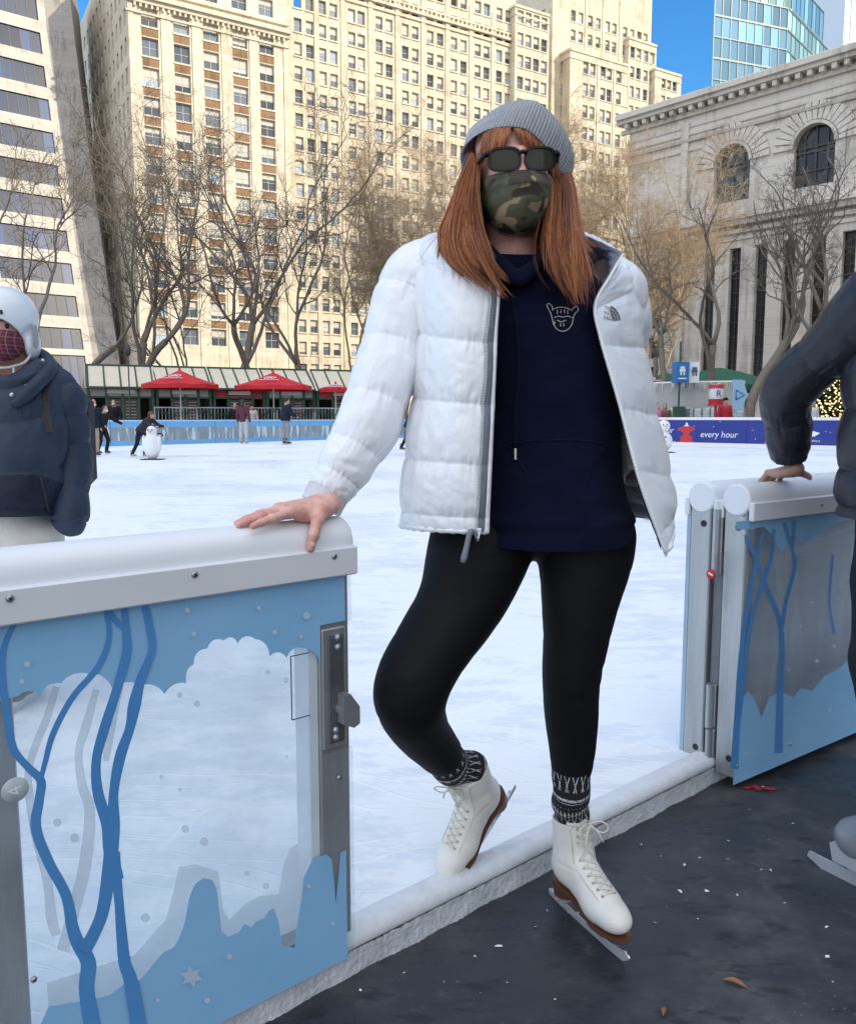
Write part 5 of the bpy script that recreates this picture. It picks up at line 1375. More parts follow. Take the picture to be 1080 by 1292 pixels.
    br.box(((gx0+gx1)/2, -.0132, gz0), (gx1-gx0, .002, .0016)); br.box((gx0, -.0132, (gz0+gz1)/2), (.0016, .002, gz1-gz0)); br.box(((gx0+gx1)/2, -.0132, gz1), (gx1-gx0, .002, .0016)); br.build('notch_edge', [STEELD], root)
    # number disc
    x, _, z = gm(20, 997, -.0165); d = MB(); d.lathe([(0, .001), (.0185, .001), (.0195, -.001)], (x, -.0165, z), 28, 0, Matrix.Rotation(PI/2, 3, 'X'))
    dd = d.build('number_disc', [m_film('disc_grey', (.45, .50, .54), (.48, .53, .56), .9)], root)
    me = text_mesh('4', .03, 'numeral'); me.materials.append(WHT); o = link('numeral', me, dd); o.matrix_local = Matrix.Translation((x, -.0178, z)) @ Matrix.Rotation(PI/2, 4, 'X') @ Matrix.Rotation(PI*.56, 4, 'Z')
    for (px, py) in ((423, 978), (40, 1230)):
        x, _, z = gm(px, py); screw(root, x, -.0145, z, .005)
left_gate()

SMOKE = mat('smoked_panel', (.46, .51, .59), .22, (.74, .80, .88), 2.6, .5, 0, stretch=(5, 5, .35)); setp(SMOKE.node_tree.nodes['Principled BSDF'], Alpha=.84)
def right_gate():
    a = hitz(925, 987, .03); c = hitz(1080, 921, .03); u = Vector((c.x-a.x, c.y-a.y, 0)).normalized(); rz = math.atan2(u.y, u.x)
    inw = Vector((-u.y, u.x, 0)); L_ = 1.5
    def post(root, x0, zt, zb, w=.05):
        p = MB(); p.box((x0+w/2+.0, .032, (zt+zb)/2-.02), (w, .075, zt-zb-.06), None, 0, .004)
        for z in (zb+.07, zt-.13): p.lathe([(.0105, .0008), (.0105, -.003)], (x0-.0005, .02, z), 14, 1, Matrix.Rotation(-PI/2, 3, 'Y')); p.add([(x0-.0012, .02+.0105*math.cos(2*PI*k/14), z+.0105*math.sin(2*PI*k/14)) for k in range(14)], [tuple(range(14))], 1)
        p.build('end_post', [STEEL, BLACKR], root)
        p = MB(); p.box((x0+.02, .03, zt-.098), (.03, .06, .035), None, 0); p.build('gasket', [BLACKR], root)
    # near panel
    root = thing('rink_gate', 'nearer panel of the folded rink gate pair, held by the hand in black sleeve', 'gate', (a.x, a.y, 0), rz)
    gm = GateMap(a, u); zt = hitp(925, 611, a+inw*.03, -inw).z; zf = gm(932, 661, -.03)[2]; zb = gm(930, 985)[2]
    rail_parts(root, -.004, L_, zt, zf); post(root, 0, zt, zb)
    for (px, py) in ((938, 650), (1036, 637)): x, _, z = gm(px, py, -.0315); screw(root, x, -.0318, z, .005)
    g = MB(); g.prism([(.006, -.012, zb), (L_, -.012, zb), (L_, -.012, zf+.01), (.006, -.012, zf+.01)], (0, 1, 0), .006); g.build('clear_panel', [CLEAR], root)
    b = MB(); y = -.0135; x0 = .006
    cl = [(928, 668), (950, 668), (962, 664), (975, 676), (985, 700), (1000, 672), (1012, 690), (1025, 678), (1040, 670), (1052, 660), (1075, 655), (1110, 650), (1180, 640)]
    pl = [gm(p, q, y) for p, q in cl]; tp = [(p[0], y, zf+.004) for p in pl]; k = len(pl); b.add(pl+tp, [(i, i+1, k+i+1, k+i) for i in range(k-1)], 0)
    sk = [(928, 905), (936, 880), (944, 872), (952, 884), (960, 905), (970, 880), (985, 872), (1000, 880), (1010, 868), (1024, 872), (1040, 852), (1055, 846), (1070, 832), (1110, 818), (1200, 790)]
    pl = [gm(p, q, y) for p, q in sk]; tp = [(p[0], y, zb+.002) for p in pl]; k = len(pl); b.add(pl+tp, [(i, i+1, k+i+1, k+i) for i in range(k-1)], 0)
    for i_, (pts, ws) in enumerate((([(940, 675), (955, 710), (968, 745), (982, 780), (986, 815), (984, 870), (982, 950)], (2, 2.5, 3, 3, 3.5, 4, 5)), ([(962, 672), (952, 715), (944, 760), (934, 830), (930, 900), (926, 970)], (2, 2, 2.5, 3, 4, 5)),
                    ([(976, 668), (972, 705), (960, 740), (946, 790), (938, 850), (930, 920)], (2, 2.5, 2.5, 2.5, 3, 3)), ([(990, 660), (998, 690), (1002, 715), (992, 755), (986, 790)], (2, 2, 2.5, 2.5, 3)), ([(1002, 657), (1000, 690)], (2, 2)), ([(1050, 700), (1046, 760), (1052, 800)], (1.5, 1.5, 1.5)))):
        limb2d(b, pts, ws, -.0146-.0004*i_, 1, gm)
    dots(b, [(1012, 690, 2), (1030, 720, 2), (1024, 760, 2), (1010, 790, 2), (1030, 834, 2.5), (995, 845, 2), (1060, 740, 2), (1052, 815, 2), (968, 890, 2), (1010, 700, 1.5), (1046, 896, 2.5), (940, 950, 2)], -.0175, 2, gm)
    b.build('print', [FILMB, FILMD, FILMW], root)
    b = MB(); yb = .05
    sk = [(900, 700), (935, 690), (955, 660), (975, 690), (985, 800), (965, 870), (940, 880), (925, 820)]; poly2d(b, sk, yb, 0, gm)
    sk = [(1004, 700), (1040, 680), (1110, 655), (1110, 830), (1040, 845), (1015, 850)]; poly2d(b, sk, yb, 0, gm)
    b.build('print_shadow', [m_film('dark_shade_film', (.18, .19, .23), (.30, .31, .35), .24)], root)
    p = MB(); p.box((L_/2, .03, zb+.035), (L_-.1, .05, .05)); p.box((L_-.03, .03, (zb+zf)/2), (.06, .05, zf-zb)); p.build('bottom_bar', [STEEL], root)
    for (px, py) in ((995, 939), (929, 966)): x, _, z = gm(px, py, -.012); screw(root, x, -.0145, z, .006)
    # hinges between the pair belong to the near panel
    h = MB(); 
    for (py0, py1, r_) in ((650, 738, .016), (882, 938, .017), (940, 978, .013)):
        z0, z1 = gm(900, py1)[2], gm(900, py0)[2]; h.box((.012, .092, (z0+z1)/2), (.03, .034, z1-z0), None, 0, .004); h.cyl((-.008, .09, z0), (-.008, .09, z1), r_*.75, None, 14, 0)
    h.box((.02, .09, (zb+zt)/2-.05), (.02, .03, zt-zb-.14), None, 1); h.build('hinge', [STEEL, STEELD], root)
    s = MB(); hx = hitp(889, 723, a+inw*.09-u*.022, -u); l_ = hx-a
    s.lathe([(0, .001), (.0155, .001), (.0165, -.002)], (-.0225, .094, hx.z), 20, 0, Matrix.Rotation(-PI/2, 3, 'Y')); s.box((-.024, .094, hx.z), (.001, .018, .005), Matrix.Rotation(.35, 3, 'X'), 1)
    s.build('round_sticker', [REDP, WHT], root)
    # far panel, folded behind
    a2 = a+inw*.118-u*.006; r2 = thing('rink_gate', 'white railed rink gate panel folded behind the nearer one, on the ice side', 'gate', (a2.x, a2.y, 0), rz)
    rail_parts(r2, -.004, L_, zt, zf); post(r2, 0, zt, zb)
    g = MB(); g.prism([(.006, .07, zb), (L_, .07, zb), (L_, .07, zf+.01), (.006, .07, zf+.01)], (0, 1, 0), .006); g.build('clear_panel', [SMOKE], r2)
    b = MB(); b.quad([(.006, .0785, zb), (L_, .0785, zb), (L_, .0785, zb+.35), (.006, .0785, zb+.25)], 0); b.quad([(.006, .0785, zf+.004), (L_, .0785, zf+.004), (L_, .0785, zf-.1), (.006, .0785, zf-.16)], 0); b.build('print', [FILMB], r2)
    p = MB(); p.box((L_/2, .03, zb+.035), (L_-.1, .05, .05)); p.build('bottom_bar', [STEEL], r2)
    p = MB(); p.box((.003, .0755, (zb+zf)/2), (.004, .014, zf-zb)); p.build('edge_trim', [mat('pale_blue_trim', (.35, .48, .60), .4)], r2)
right_gate()

# =================================================================== small litter on the rubber floor
def litter():
    rn = random.Random(12)
    m = mat('ice_chip', (.80, .84, .88), .25); 
    spots = [(628, 1195, 8), (600, 1208, 5), (676, 1170, 4), (918, 1062, 5), (863, 1093, 5), (858, 1126, 6), (892, 1126, 7), (882, 1083, 4), (918, 1085, 5), (834, 1081, 4), (1042, 1170, 6), (1043, 1207, 5), (960, 1098, 4), (972, 1099, 4), (690, 1150, 4), (560, 1240, 4), (510, 1228, 4), (740, 1060, 4), (945, 1022, 3), (808, 1066, 3), (1050, 1240, 3), (990, 1140, 3), (455, 1250, 4), (880, 1160, 3), (930, 1130, 3), (826, 1165, 4), (640, 1240, 3), (700, 1262, 3), (1000, 1040, 3), (970, 1060, 3)]
    for i, (x, y, s_) in enumerate(spots):
        p = hitz(x, y, .0); d = proj(p)[2]; r_ = s_/F*d*.62
        bm = bmesh.new()
        for k in range(9): bm.verts.new((rn.gauss(0, .55)*r_, rn.gauss(0, .4)*r_, abs(rn.gauss(0, .35))*r_))
        bmesh.ops.convex_hull(bm, input=bm.verts); me = bpy.data.meshes.new('ice_chip'); bm.to_mesh(me); bm.free(); me.materials.append(m)
        o = link('ice_chip', me); o.location = (p.x, p.y, .001); o.rotation_euler = (0, 0, rn.random()*6)
        tag(o, 'small white chip of ice lying on the black rubber floor', 'ice chip', 'ice chips scattered on the rubber floor')
    lm = mat('dead_leaf', (.32, .14, .06), .7, (.22, .09, .04), 40)
    for (x, y, L_, rz, lb) in ((927, 1243, .05, -.5, 'curled brown leaf on the rubber floor right of the skate toe'), (837, 1278, .03, 1.2, 'small brown leaf at the bottom edge of the photo')):
        p = hitz(x, y, 0); P = np.zeros((7, 5, 3))
        for i in range(7):
            for j in range(5):
                t = i/6; w = math.sin(PI*min(1, t*1.02))**.8*.26; P[i, j] = ((t-.5)*L_, (j-2)/2*w*L_*.6, .003+L_*.12*((j-2)/2)**2*(w*3)+.06*L_*math.sin(t*4))
        me = mesh('dead_leaf', P.reshape(-1, 3), grid_faces(7, 5), lm, smooth=True); o = link('dead_leaf', me); o.location = (p.x, p.y, .001); o.rotation_euler = (0, 0, rz); tag(o, lb, 'leaf')
    p = hitz(961, 996, 0); b = MB()
    rn = random.Random(2)
    for k in range(5): q = Vector((rn.gauss(0, .012), rn.gauss(0, .006), 0)); b.prism([q+Vector((.013*math.cos(a)+rn.gauss(0, .003), .008*math.sin(a), .001+k*.001)) for a in np.linspace(0, 6.28, 7)[:-1]], (0, 0, 1), .002, 0)
    b.box((.002, 0, .0085), (.008, .003, .001), None, 1)
    o = b.build('paper_scrap', [REDP, WHT]); o.location = (p.x, p.y, .001); tag(o, 'crumpled red paper scrap on the floor below the open gate', 'scrap')
litter()
# =================================================================== person materials
def m_skin(name='skin', c=(.74, .46, .38), c2=(.58, .24, .20)):
    m = mat(name, c, .5, c2, 38, .4, .0009, 170); b = m.node_tree.nodes['Principled BSDF']
    setp(b, **{'Subsurface Weight': .12}); b.inputs['Subsurface Radius'].default_value = (.012, .004, .002); return m
SKIN = m_skin()
def m_fabric(name, c, rough=.8, c2=None, sc=30, bump=.0006, bs=350, sheen=0., spec=.3, amt=.5):
    m = mat(name, c, rough, c2 or tuple(x*.75 for x in c), sc, amt, bump, bs); b = m.node_tree.nodes['Principled BSDF']
    setp(b, **{'Sheen Weight': sheen, 'Specular IOR Level': spec}); return m
def m_puffer(name, c, c2, rough=.42, wr=.0035, sheen=.0, spec=.4):
    """quilted nylon: fine creases from stretched, warped noise"""
    m, nt, b = nodes(name); L = nt.links
    tc = N(nt, 'ShaderNodeTexCoord'); o = tc.outputs['Object']
    n0 = N(nt, 'ShaderNodeTexNoise', Scale=6, Detail=3); L.new(o, n0.inputs['Vector'])
    r = ramp(nt, [(.35, c), (.65, c2)]); L.new(n0.outputs[0], r.inputs[0]); L.new(r.outputs[0], b.inputs['Base Color'])
    mp = N(nt, 'ShaderNodeMapping'); mp.inputs['Scale'].default_value = (1.25, 1.25, .55); L.new(o, mp.inputs[0])
    n1 = N(nt, 'ShaderNodeTexNoise', Scale=21, Detail=4, Roughness=.5, Distortion=1.8); L.new(mp.outputs[0], n1.inputs['Vector'])
    ab = N(nt, 'ShaderNodeMath', operation='SUBTRACT'); ab.inputs[1].default_value = .5; L.new(n1.outputs[0], ab.inputs[0])
    a2 = N(nt, 'ShaderNodeMath', operation='ABSOLUTE'); L.new(ab.outputs[0], a2.inputs[0])
    n2 = N(nt, 'ShaderNodeTexNoise', Scale=420, Detail=2); L.new(o, n2.inputs['Vector'])
    ad = N(nt, 'ShaderNodeMath', operation='MULTIPLY_ADD'); ad.inputs[1].default_value = .03; L.new(n2.outputs[0], ad.inputs[0]); L.new(a2.outputs[0], ad.inputs[2])
    bp = N(nt, 'ShaderNodeBump', Strength=.75, Distance=wr); L.new(ad.outputs[0], bp.inputs['Height']); L.new(bp.outputs[0], b.inputs['Normal'])
    setp(b, Roughness=rough, **{'Specular IOR Level': spec, 'Sheen Weight': sheen}); return m
WHITEJ = m_puffer('white_nylon', (.86, .87, .895), (.82, .83, .86), .36, .0034)
LINING = m_puffer('grey_lining', (.20, .205, .245), (.16, .165, .20), .45, .004)
ZIPG = m_fabric('grey_zip_tape', (.22, .23, .27), .7); ZIPT = mat('zip_teeth', (.70, .72, .74), .35, metal=.3)
NAVY = m_fabric('navy_fleece', (.0032, .0046, .019), .95, (.0055, .0075, .027), 18, .0008, 500, .04, .12)
LEGG = m_fabric('black_stretch', (.0032, .0034, .0050), .7, (.0045, .0048, .0065), 20, .0002, 600, .0, .22)
HAIRM = mat('auburn_hair', (.34, .105, .038), .42, (.11, .030, .013), 60, .7, coord='Object', stretch=(3, 3, .15)); setp(HAIRM.node_tree.nodes['Principled BSDF'], **{'Specular IOR Level': .45})
HAIRL = mat('copper_hair', (.66, .26, .095), .42, (.34, .105, .035), 60, .7, stretch=(3, 3, .15)); HAIRD = mat('dark_auburn', (.09, .028, .013), .55)
LEATHER = mat('white_leather', (.80, .775, .73), .36, (.70, .67, .61), 14, .7, .0006, 130); SOLE = mat('brown_sole', (.15, .055, .032), .4, (.10, .038, .022), 30)
LACE = m_fabric('cream_lace', (.78, .74, .66), .8); EYELET = mat('eyelet', (.55, .52, .46), .35, metal=.7)
BLADE = mat('blade_steel', (.78, .80, .82), .38, (.62, .64, .67), 12, .6, .0003, 60, metal=.55)
LENS = mat('dark_lens', (.040, .038, .024), .05); setp(LENS.node_tree.nodes['Principled BSDF'], **{'Specular IOR Level': .22}); FRAME = mat('black_acetate', (.006, .006, .007), .3); setp(FRAME.node_tree.nodes['Principled BSDF'], **{'Specular IOR Level': .25})
def m_knit():
    m, nt, b = nodes('grey_knit'); L = nt.links
    uv = N(nt, 'ShaderNodeUVMap'); sp = N(nt, 'ShaderNodeSeparateXYZ'); L.new(uv.outputs[0], sp.inputs[0])
    u = N(nt, 'ShaderNodeMath', operation='MULTIPLY'); u.inputs[1].default_value = 105*2*PI; L.new(sp.outputs['X'], u.inputs[0])
    su = N(nt, 'ShaderNodeMath', operation='SINE'); L.new(u.outputs[0], su.inputs[0])
    v = N(nt, 'ShaderNodeMath', operation='MULTIPLY'); v.inputs[1].default_value = 110*2*PI; L.new(sp.outputs['Y'], v.inputs[0])
    sv = N(nt, 'ShaderNodeMath', operation='SINE'); L.new(v.outputs[0], sv.inputs[0])
    ml = N(nt, 'ShaderNodeMath', operation='MULTIPLY_ADD'); ml.inputs[1].default_value = .45; L.new(sv.outputs[0], ml.inputs[0]); L.new(su.outputs[0], ml.inputs[2])
    tc = N(nt, 'ShaderNodeTexCoord'); n = N(nt, 'ShaderNodeTexNoise', Scale=160, Detail=4); L.new(tc.outputs['Object'], n.inputs['Vector'])
    a = N(nt, 'ShaderNodeMath', operation='MULTIPLY_ADD'); a.inputs[1].default_value = 2.2; L.new(n.outputs[0], a.inputs[0]); L.new(ml.outputs[0], a.inputs[2])
    r = ramp(nt, [(.0, (.26, .275, .295)), (.5, (.42, .44, .465)), (1, (.60, .62, .65))]); mr = N(nt, 'ShaderNodeMapRange'); mr.inputs[1].default_value = -.4; mr.inputs[2].default_value = 2.6; L.new(a.outputs[0], mr.inputs[0]); L.new(mr.outputs[0], r.inputs[0]); L.new(r.outputs[0], b.inputs['Base Color'])
    bp = N(nt, 'ShaderNodeBump', Strength=.8, Distance=.0015); L.new(a.outputs[0], bp.inputs['Height']); L.new(bp.outputs[0], b.inputs['Normal']); setp(b, Roughness=.95, **{'Sheen Weight': .25}); return m
KNIT = m_knit()
def m_camo():
    m, nt, b = nodes('camouflage_cloth'); L = nt.links; tc = N(nt, 'ShaderNodeTexCoord')
    mp = N(nt, 'ShaderNodeMapping'); mp.inputs['Scale'].default_value = (.75, .75, 1.35); mp.inputs['Rotation'].default_value = (0, .5, 0); L.new(tc.outputs['Object'], mp.inputs[0])
    prev = None
    for k, (sc, lo, col) in enumerate(((24, .0, (.095, .088, .052)), (19, .53, (.31, .235, .13)), (21, .57, (.050, .038, .026)), (17, .60, (.070, .072, .040)))):
        if k == 0: prev = N(nt, 'ShaderNodeRGB'); prev.outputs[0].default_value = (*col, 1); out = prev.outputs[0]; continue
        n = N(nt, 'ShaderNodeTexNoise', Scale=sc, Detail=1.5, Roughness=.4, Distortion=.7); ad = N(nt, 'ShaderNodeVectorMath', operation='ADD'); ad.inputs[1].default_value = (k*3.7, k*1.3, k*5.1); L.new(mp.outputs[0], ad.inputs[0]); L.new(ad.outputs[0], n.inputs['Vector'])
        r = ramp(nt, [(lo, 0.), (lo+.006, 1.)]); L.new(n.outputs[0], r.inputs[0]); mx = N(nt, 'ShaderNodeMixRGB'); L.new(r.outputs[0], mx.inputs[0]); L.new(out, mx.inputs[1]); mx.inputs[2].default_value = (*col, 1); out = mx.outputs[0]
    L.new(out, b.inputs['Base Color']); n = N(nt, 'ShaderNodeTexNoise', Scale=600, Detail=2); L.new(tc.outputs['Object'], n.inputs['Vector'])
    bp = N(nt, 'ShaderNodeBump', Strength=.5, Distance=.0006); L.new(n.outputs[0], bp.inputs['Height']); L.new(bp.outputs[0], b.inputs['Normal']); setp(b, Roughness=.9); return m
CAMO = m_camo()
def m_nordic():
    m, nt, b = nodes('nordic_knit'); L = nt.links
    uv = N(nt, 'ShaderNodeUVMap'); sp = N(nt, 'ShaderNodeSeparateXYZ'); L.new(uv.outputs[0], sp.inputs[0])
    def mth(op, a, c=None):
        n = N(nt, 'ShaderNodeMath', operation=op)
        for i, q in enumerate((a, c)):
            if q is None: continue
            if isinstance(q, (int, float)): n.inputs[i].default_value = q
            else: L.new(q, n.inputs[i])
        return n.outputs[0]
    U_, V_ = sp.outputs['X'], sp.outputs['Y']
    def cell(nu, nv):   # distance from cell centre in a nu x nv grid (diamond)
        a = mth('ABSOLUTE', mth('SUBTRACT', mth('FRACT', mth('MULTIPLY', U_, nu)), .5)); c = mth('ABSOLUTE', mth('SUBTRACT', mth('FRACT', mth('MULTIPLY', V_, nv)), .5)); return a, c
    a, c = cell(30, 12); dots_ = mth('LESS_THAN', mth('ADD', a, c), .42)
    a2, c2 = cell(15, 6); z = mth('LESS_THAN', mth('ABSOLUTE', mth('SUBTRACT', mth('MULTIPLY', a2, 1.6), c2)), .10)
    a3, c3 = cell(14, 8); st = mth('LESS_THAN', c3, .13)
    row = mth('FRACT', mth('MULTIPLY', V_, 3)); s1 = mth('LESS_THAN', row, .30); s2 = mth('GREATER_THAN', row, .62); s3 = mth('LESS_THAN', mth('ABSOLUTE', mth('SUBTRACT', row, .46)), .025)
    w = mth('MAXIMUM', mth('MAXIMUM', mth('MULTIPLY', dots_, s1), mth('MULTIPLY', z, s2)), mth('MAXIMUM', s3, mth('MULTIPLY', st, mth('LESS_THAN', mth('ABSOLUTE', mth('SUBTRACT', row, .36)), .04))))
    tc = N(nt, 'ShaderNodeTexCoord'); n = N(nt, 'ShaderNodeTexNoise', Scale=260, Detail=2); L.new(tc.outputs['Object'], n.inputs['Vector']); r = ramp(nt, [(.36, 0.), (.5, 1.)]); L.new(n.outputs[0], r.inputs[0])
    mx = N(nt, 'ShaderNodeMixRGB'); mx.inputs[1].default_value = (.011, .011, .014, 1); mx.inputs[2].default_value = (.58, .57, .60, 1); L.new(mth('MULTIPLY', w, r.outputs[0]), mx.inputs[0]); L.new(mx.outputs[0], b.inputs['Base Color'])
    bp = N(nt, 'ShaderNodeBump', Strength=.6, Distance=.001); L.new(n.outputs[0], bp.inputs['Height']); L.new(bp.outputs[0], b.inputs['Normal']); setp(b, Roughness=.95); return m
NORDIC = m_nordic()
def arr(l): return np.array([list(p) for p in l])
def Wl(l): return [W(*p) for p in l]
def rot_to(x, z):
    x = Vector(x).normalized(); z = Vector(z); z = (z-x*z.dot(x)).normalized(); return x, z.cross(x), z

# =================================================================== hand (right hand, palm down; x fingers, y thumb side, z up)
def hand_sdf(h=.0019, curl=(.10, .12, .14, .18), spread=1., thumb=((.030, .034, -.004), (.052, .062, -.016), (.072, .080, -.034), (.083, .092, -.052)), drop=0.):
    s = SDF((-.07, -.075, -.10), (.205, .125, .05), h)
    # wrist, palm
    s.cone((-.022, 0, .004), (-.01, 0, 0), .024, .022, .01).cone((-.022, .008, .004), (-.005, .010, .0), .021, .020, .012).cone((-.022, -.008, .004), (-.005, -.010, .0), .020, .019, .012)
    K = [(.090, .030, .004), (.094, .010, .006), (.089, -.011, .004), (.080, -.030, 0.)]
    for k in K: s.cone((.0, k[1]*.55, 0), k, .0165, .0115, .016)
    s.ell((.035, .022, -.006), (.038, .020, .016), None, .012); s.ell((.045, -.026, -.004), (.040, .014, .014), None, .012)
    L_ = [(.043, .026, .021), (.047, .030, .022), (.044, .028, .021), (.034, .021, .018)]
    rr = [(.0100, .0088, .0078, .0066), (.0102, .0090, .0080, .0068), (.0098, .0086, .0076, .0064), (.0086, .0076, .0068, .0058)]
    for i, k in enumerate(K):
        p = Vector(k); a = -curl[i]-drop*.4; yaw = (.10, .02, -.06, -.15)[i]*spread
        pts = [p]; 
        for j in range(3):
            d = Vector((math.cos(a)*math.cos(yaw), math.sin(yaw), math.sin(a))); p = p+d*L_[i][j]; pts.append(p); a -= curl[i]*(1.2, .8, .4)[j]+drop*.3
        for j in range(3): s.cone(pts[j], pts[j+1], rr[i][j], rr[i][j+1], .004)
        s.ell(pts[1]+Vector((0, 0, .002)), (.0085, .0082, .0072), None, .004)
    t = thumb; tr = (.017, .0125, .0112, .0085)
    for j in range(3): s.cone(t[j], t[j+1], tr[j], tr[j+1], .009 if j == 0 else .004)
    # tendons / knuckle bumps
    for k in K: s.ell((k[0]-.002, k[1], k[2]+.006), (.010, .0085, .0075), None, .006)
    return s
def nails(mb, M, curl, spread, m): pass

# =================================================================== the woman at the gate
FOOT = hitz(740, 1172, 0)
wroot = thing('person', 'woman in open white puffer jacket, grey beanie, sunglasses and camouflage mask', 'person', (FOOT.x, FOOT.y, 0))
def wpart(name, me, parent=None, mats=None): return link(name, me, parent or wroot, True)
# head frame : x to the viewer's right, y away from the camera, z up
HEADC = W(648, 217, 1.665)
hx = Vector((1, .05, .03)).normalized(); hy = (Vector((-HEADC.x*.5, HEADC.y, .02))); hy = (hy-hx*hy.dot(hx)).normalized(); hz = hx.cross(hy)
HM = frameM(HEADC, hx, hy, hz) @ Matrix.Scale(1.02, 4)
def H_(p): return HM @ Vector(p)
def build_body():
    s = SDF((-.13, -.16, -.24), (.13, .16, .16), .0035)
    s.ell((0, .018, .038), (.074, .094, .088), None, .02).ell((0, -.018, -.035), (.058, .072, .085), None, .03).ell((0, -.055, -.095), (.030, .030, .022), None, .03)
    s.ell((.036, -.060, -.026), (.018, .018, .018), None, .02).ell((-.036, -.060, -.026), (.018, .018, .018), None, .02)
    s.ell((.033, -.088, .012), (.017, .016, .010), None, .012, 'sub').ell((-.033, -.088, .012), (.017, .016, .010), None, .012, 'sub')
    s.ell((.033, -.076, .010), (.013, .012, .012), None, .003).ell((-.033, -.076, .010), (.013, .012, .012), None, .003)
    s.cone((0, -.086, .014), (0, -.102, -.030), .008, .011, .014).ell((.011, -.092, -.034), (.008, .011, .008), None, .008).ell((-.011, -.092, -.034), (.008, .011, .008), None, .008)
    s.ell((0, -.086, -.060), (.024, .012, .006), None, .006).ell((0, -.084, -.070), (.020, .012, .007), None, .006)
    for sg in (-1, 1): s.ell((sg*.074, .012, -.008), (.010, .022, .032), None, .006)
    s.cone((0, .02, -.07), (0, .035, -.21), .052, .056, .03)
    V, Fc = s.geo(1); V = xf(V, HM); verts = [V]; faces = list(Fc); off = len(V)
    # torso, arms and legs under the clothes (coarse)
    t = SDF((-.50, 1.25, .15), (.50, 2.20, 1.50), .012)
    chest, belly, pelvis = W(672, 400, 1.76), W(690, 540, 1.76), W(695, 650, 1.76)
    t.cone(H_((0, .035, -.19)), W(668, 375, 1.76), .052, .06, .05).cone(W(622, 385, 1.76), W(722, 392, 1.78), .05, .05, .05).cone(chest, belly, .105, .09, .05).cone(belly, pelvis, .09, .09, .05)
    t.chain(Wl([(580, 370, 1.76), (478, 500, 1.70), (411, 630, 1.648)]), (.05, .034, .022), .03)
    t.chain(Wl([(748, 395, 1.79), (785, 480, 1.93), (812, 585, 1.80)]), (.05, .038, .03), .03)
    t.chain(Wl([(628, 690, 1.74), (512, 866, 1.665), (568, 960, 1.89)]), (.04, .028, .022), .03); t.chain(Wl([(738, 690, 1.76), (722, 858, 1.77), (721, 972, 1.835)]), (.04, .028, .022), .03)
    V2, F2 = t.geo(1); verts.append(V2); faces += [[i+off for i in f] for f in F2]; off += len(V2)
    # right hand resting on the rail
    hs = hand_sdf(curl=(.06, .07, .09, .13), spread=1.3, thumb=((.018, .030, -.004), (.040, .052, -.014), (.058, .0655, -.038), (.067, .066, -.064))); V3, F3 = hs.geo(1)
    f = -U; wr = Q0-U*.046-NW*.026; wr.z = .979
    fx, fy, fz = Vector((f.x, f.y, -.07)).normalized(), None, Vector((.02, -.10, 1))
    fx, fy, fz = rot_to(fx, fz)
    global HANDM; HANDM = frameM(wr, fx, fy, fz) @ Matrix.Scale(.93, 4)
    V3 = xf(V3, frameM(wr, fx, fy, fz) @ Matrix.Scale(.93, 4)); verts.append(V3); faces += [[i+off for i in q] for q in F3]
    return mesh('body', np.concatenate(verts), faces, [SKIN], smooth=True)
wbody = wpart('body', build_body())
def nail(p, n, d, r=.0062):
    s = SDF((-.014, -.014, -.012), (.014, .014, .012), .0012); n = Vector(n).normalized(); d = (Vector(d)-n*Vector(d).dot(n)).normalized(); M_ = frameM((0, 0, 0), d, n.cross(d), n); s.ell((0, 0, 0), (r*1.25, r, .0022), M_, 0)
    V, Fc = s.geo(1); link('nail', mesh('nail', xf(V+np.array(p), HANDM), Fc, m_skin('nail', (.78, .52, .45), (.72, .44, .38)), smooth=True), wbody, True)
nail((.0655, .0735, -.053), (.12, 1, .25), (.3, .0, -1))

# ---- sunglasses, mask
def rrect(w, h, r, n=6, p=2.6):
    return [(w/2*math.copysign(abs(math.cos(t))**(2/p), math.cos(t)), h/2*math.copysign(abs(math.sin(t))**(2/p), math.sin(t))) for t in np.linspace(0, 2*PI, 8*n, endpoint=False)]
def sunglasses():
    b = MB(); ln = MB()
    for sg in (-1, 1):
        o = rrect(.0605, .043, .01, 6, 3.2); i_ = rrect(.0525, .0355, .01, 6, 3.0); k = len(o)
        def P(x, z, y): X = sg*.0330+x; return H_((X, -.110+y+abs(X)**2*2.6+.0, .013-.018+z+sg*x*.02))
        fo = [P(x, z, 0) for x, z in o]+[P(x, z, 0) for x, z in i_]+[P(x, z, .005) for x, z in o]+[P(x, z, .005) for x, z in i_]
        f = []
        for j in range(k): n_ = (j+1) % k; f += [(j, n_, k+n_, k+j), (2*k+j, 3*k+j, 3*k+n_, 2*k+n_), (j, 2*k+j, 2*k+n_, n_), (k+j, k+n_, 3*k+n_, 3*k+j)]
        b.add(fo, f, 0, False); ln.add([P(x, z, .0025) for x, z in i_]+[P(0, 0, .0005)], [(j, (j+1) % k, k) for j in range(k)], 0, True)
        b.tube([H_((sg*.062, -.101, .006)), H_((sg*.070, -.088, .006)), H_((sg*.077, -.03, .004)), H_((sg*.078, .03, .0))], [.0055, .005, .0042, .004], 8)
    b.tube([H_((-.007, -.109, .004)), H_((0, -.112, .006)), H_((.007, -.109, .004))], .0042, 8)
    o = b.build('sunglasses', [FRAME], wroot, True); ln.build('lens', [LENS], o, True)
sunglasses()
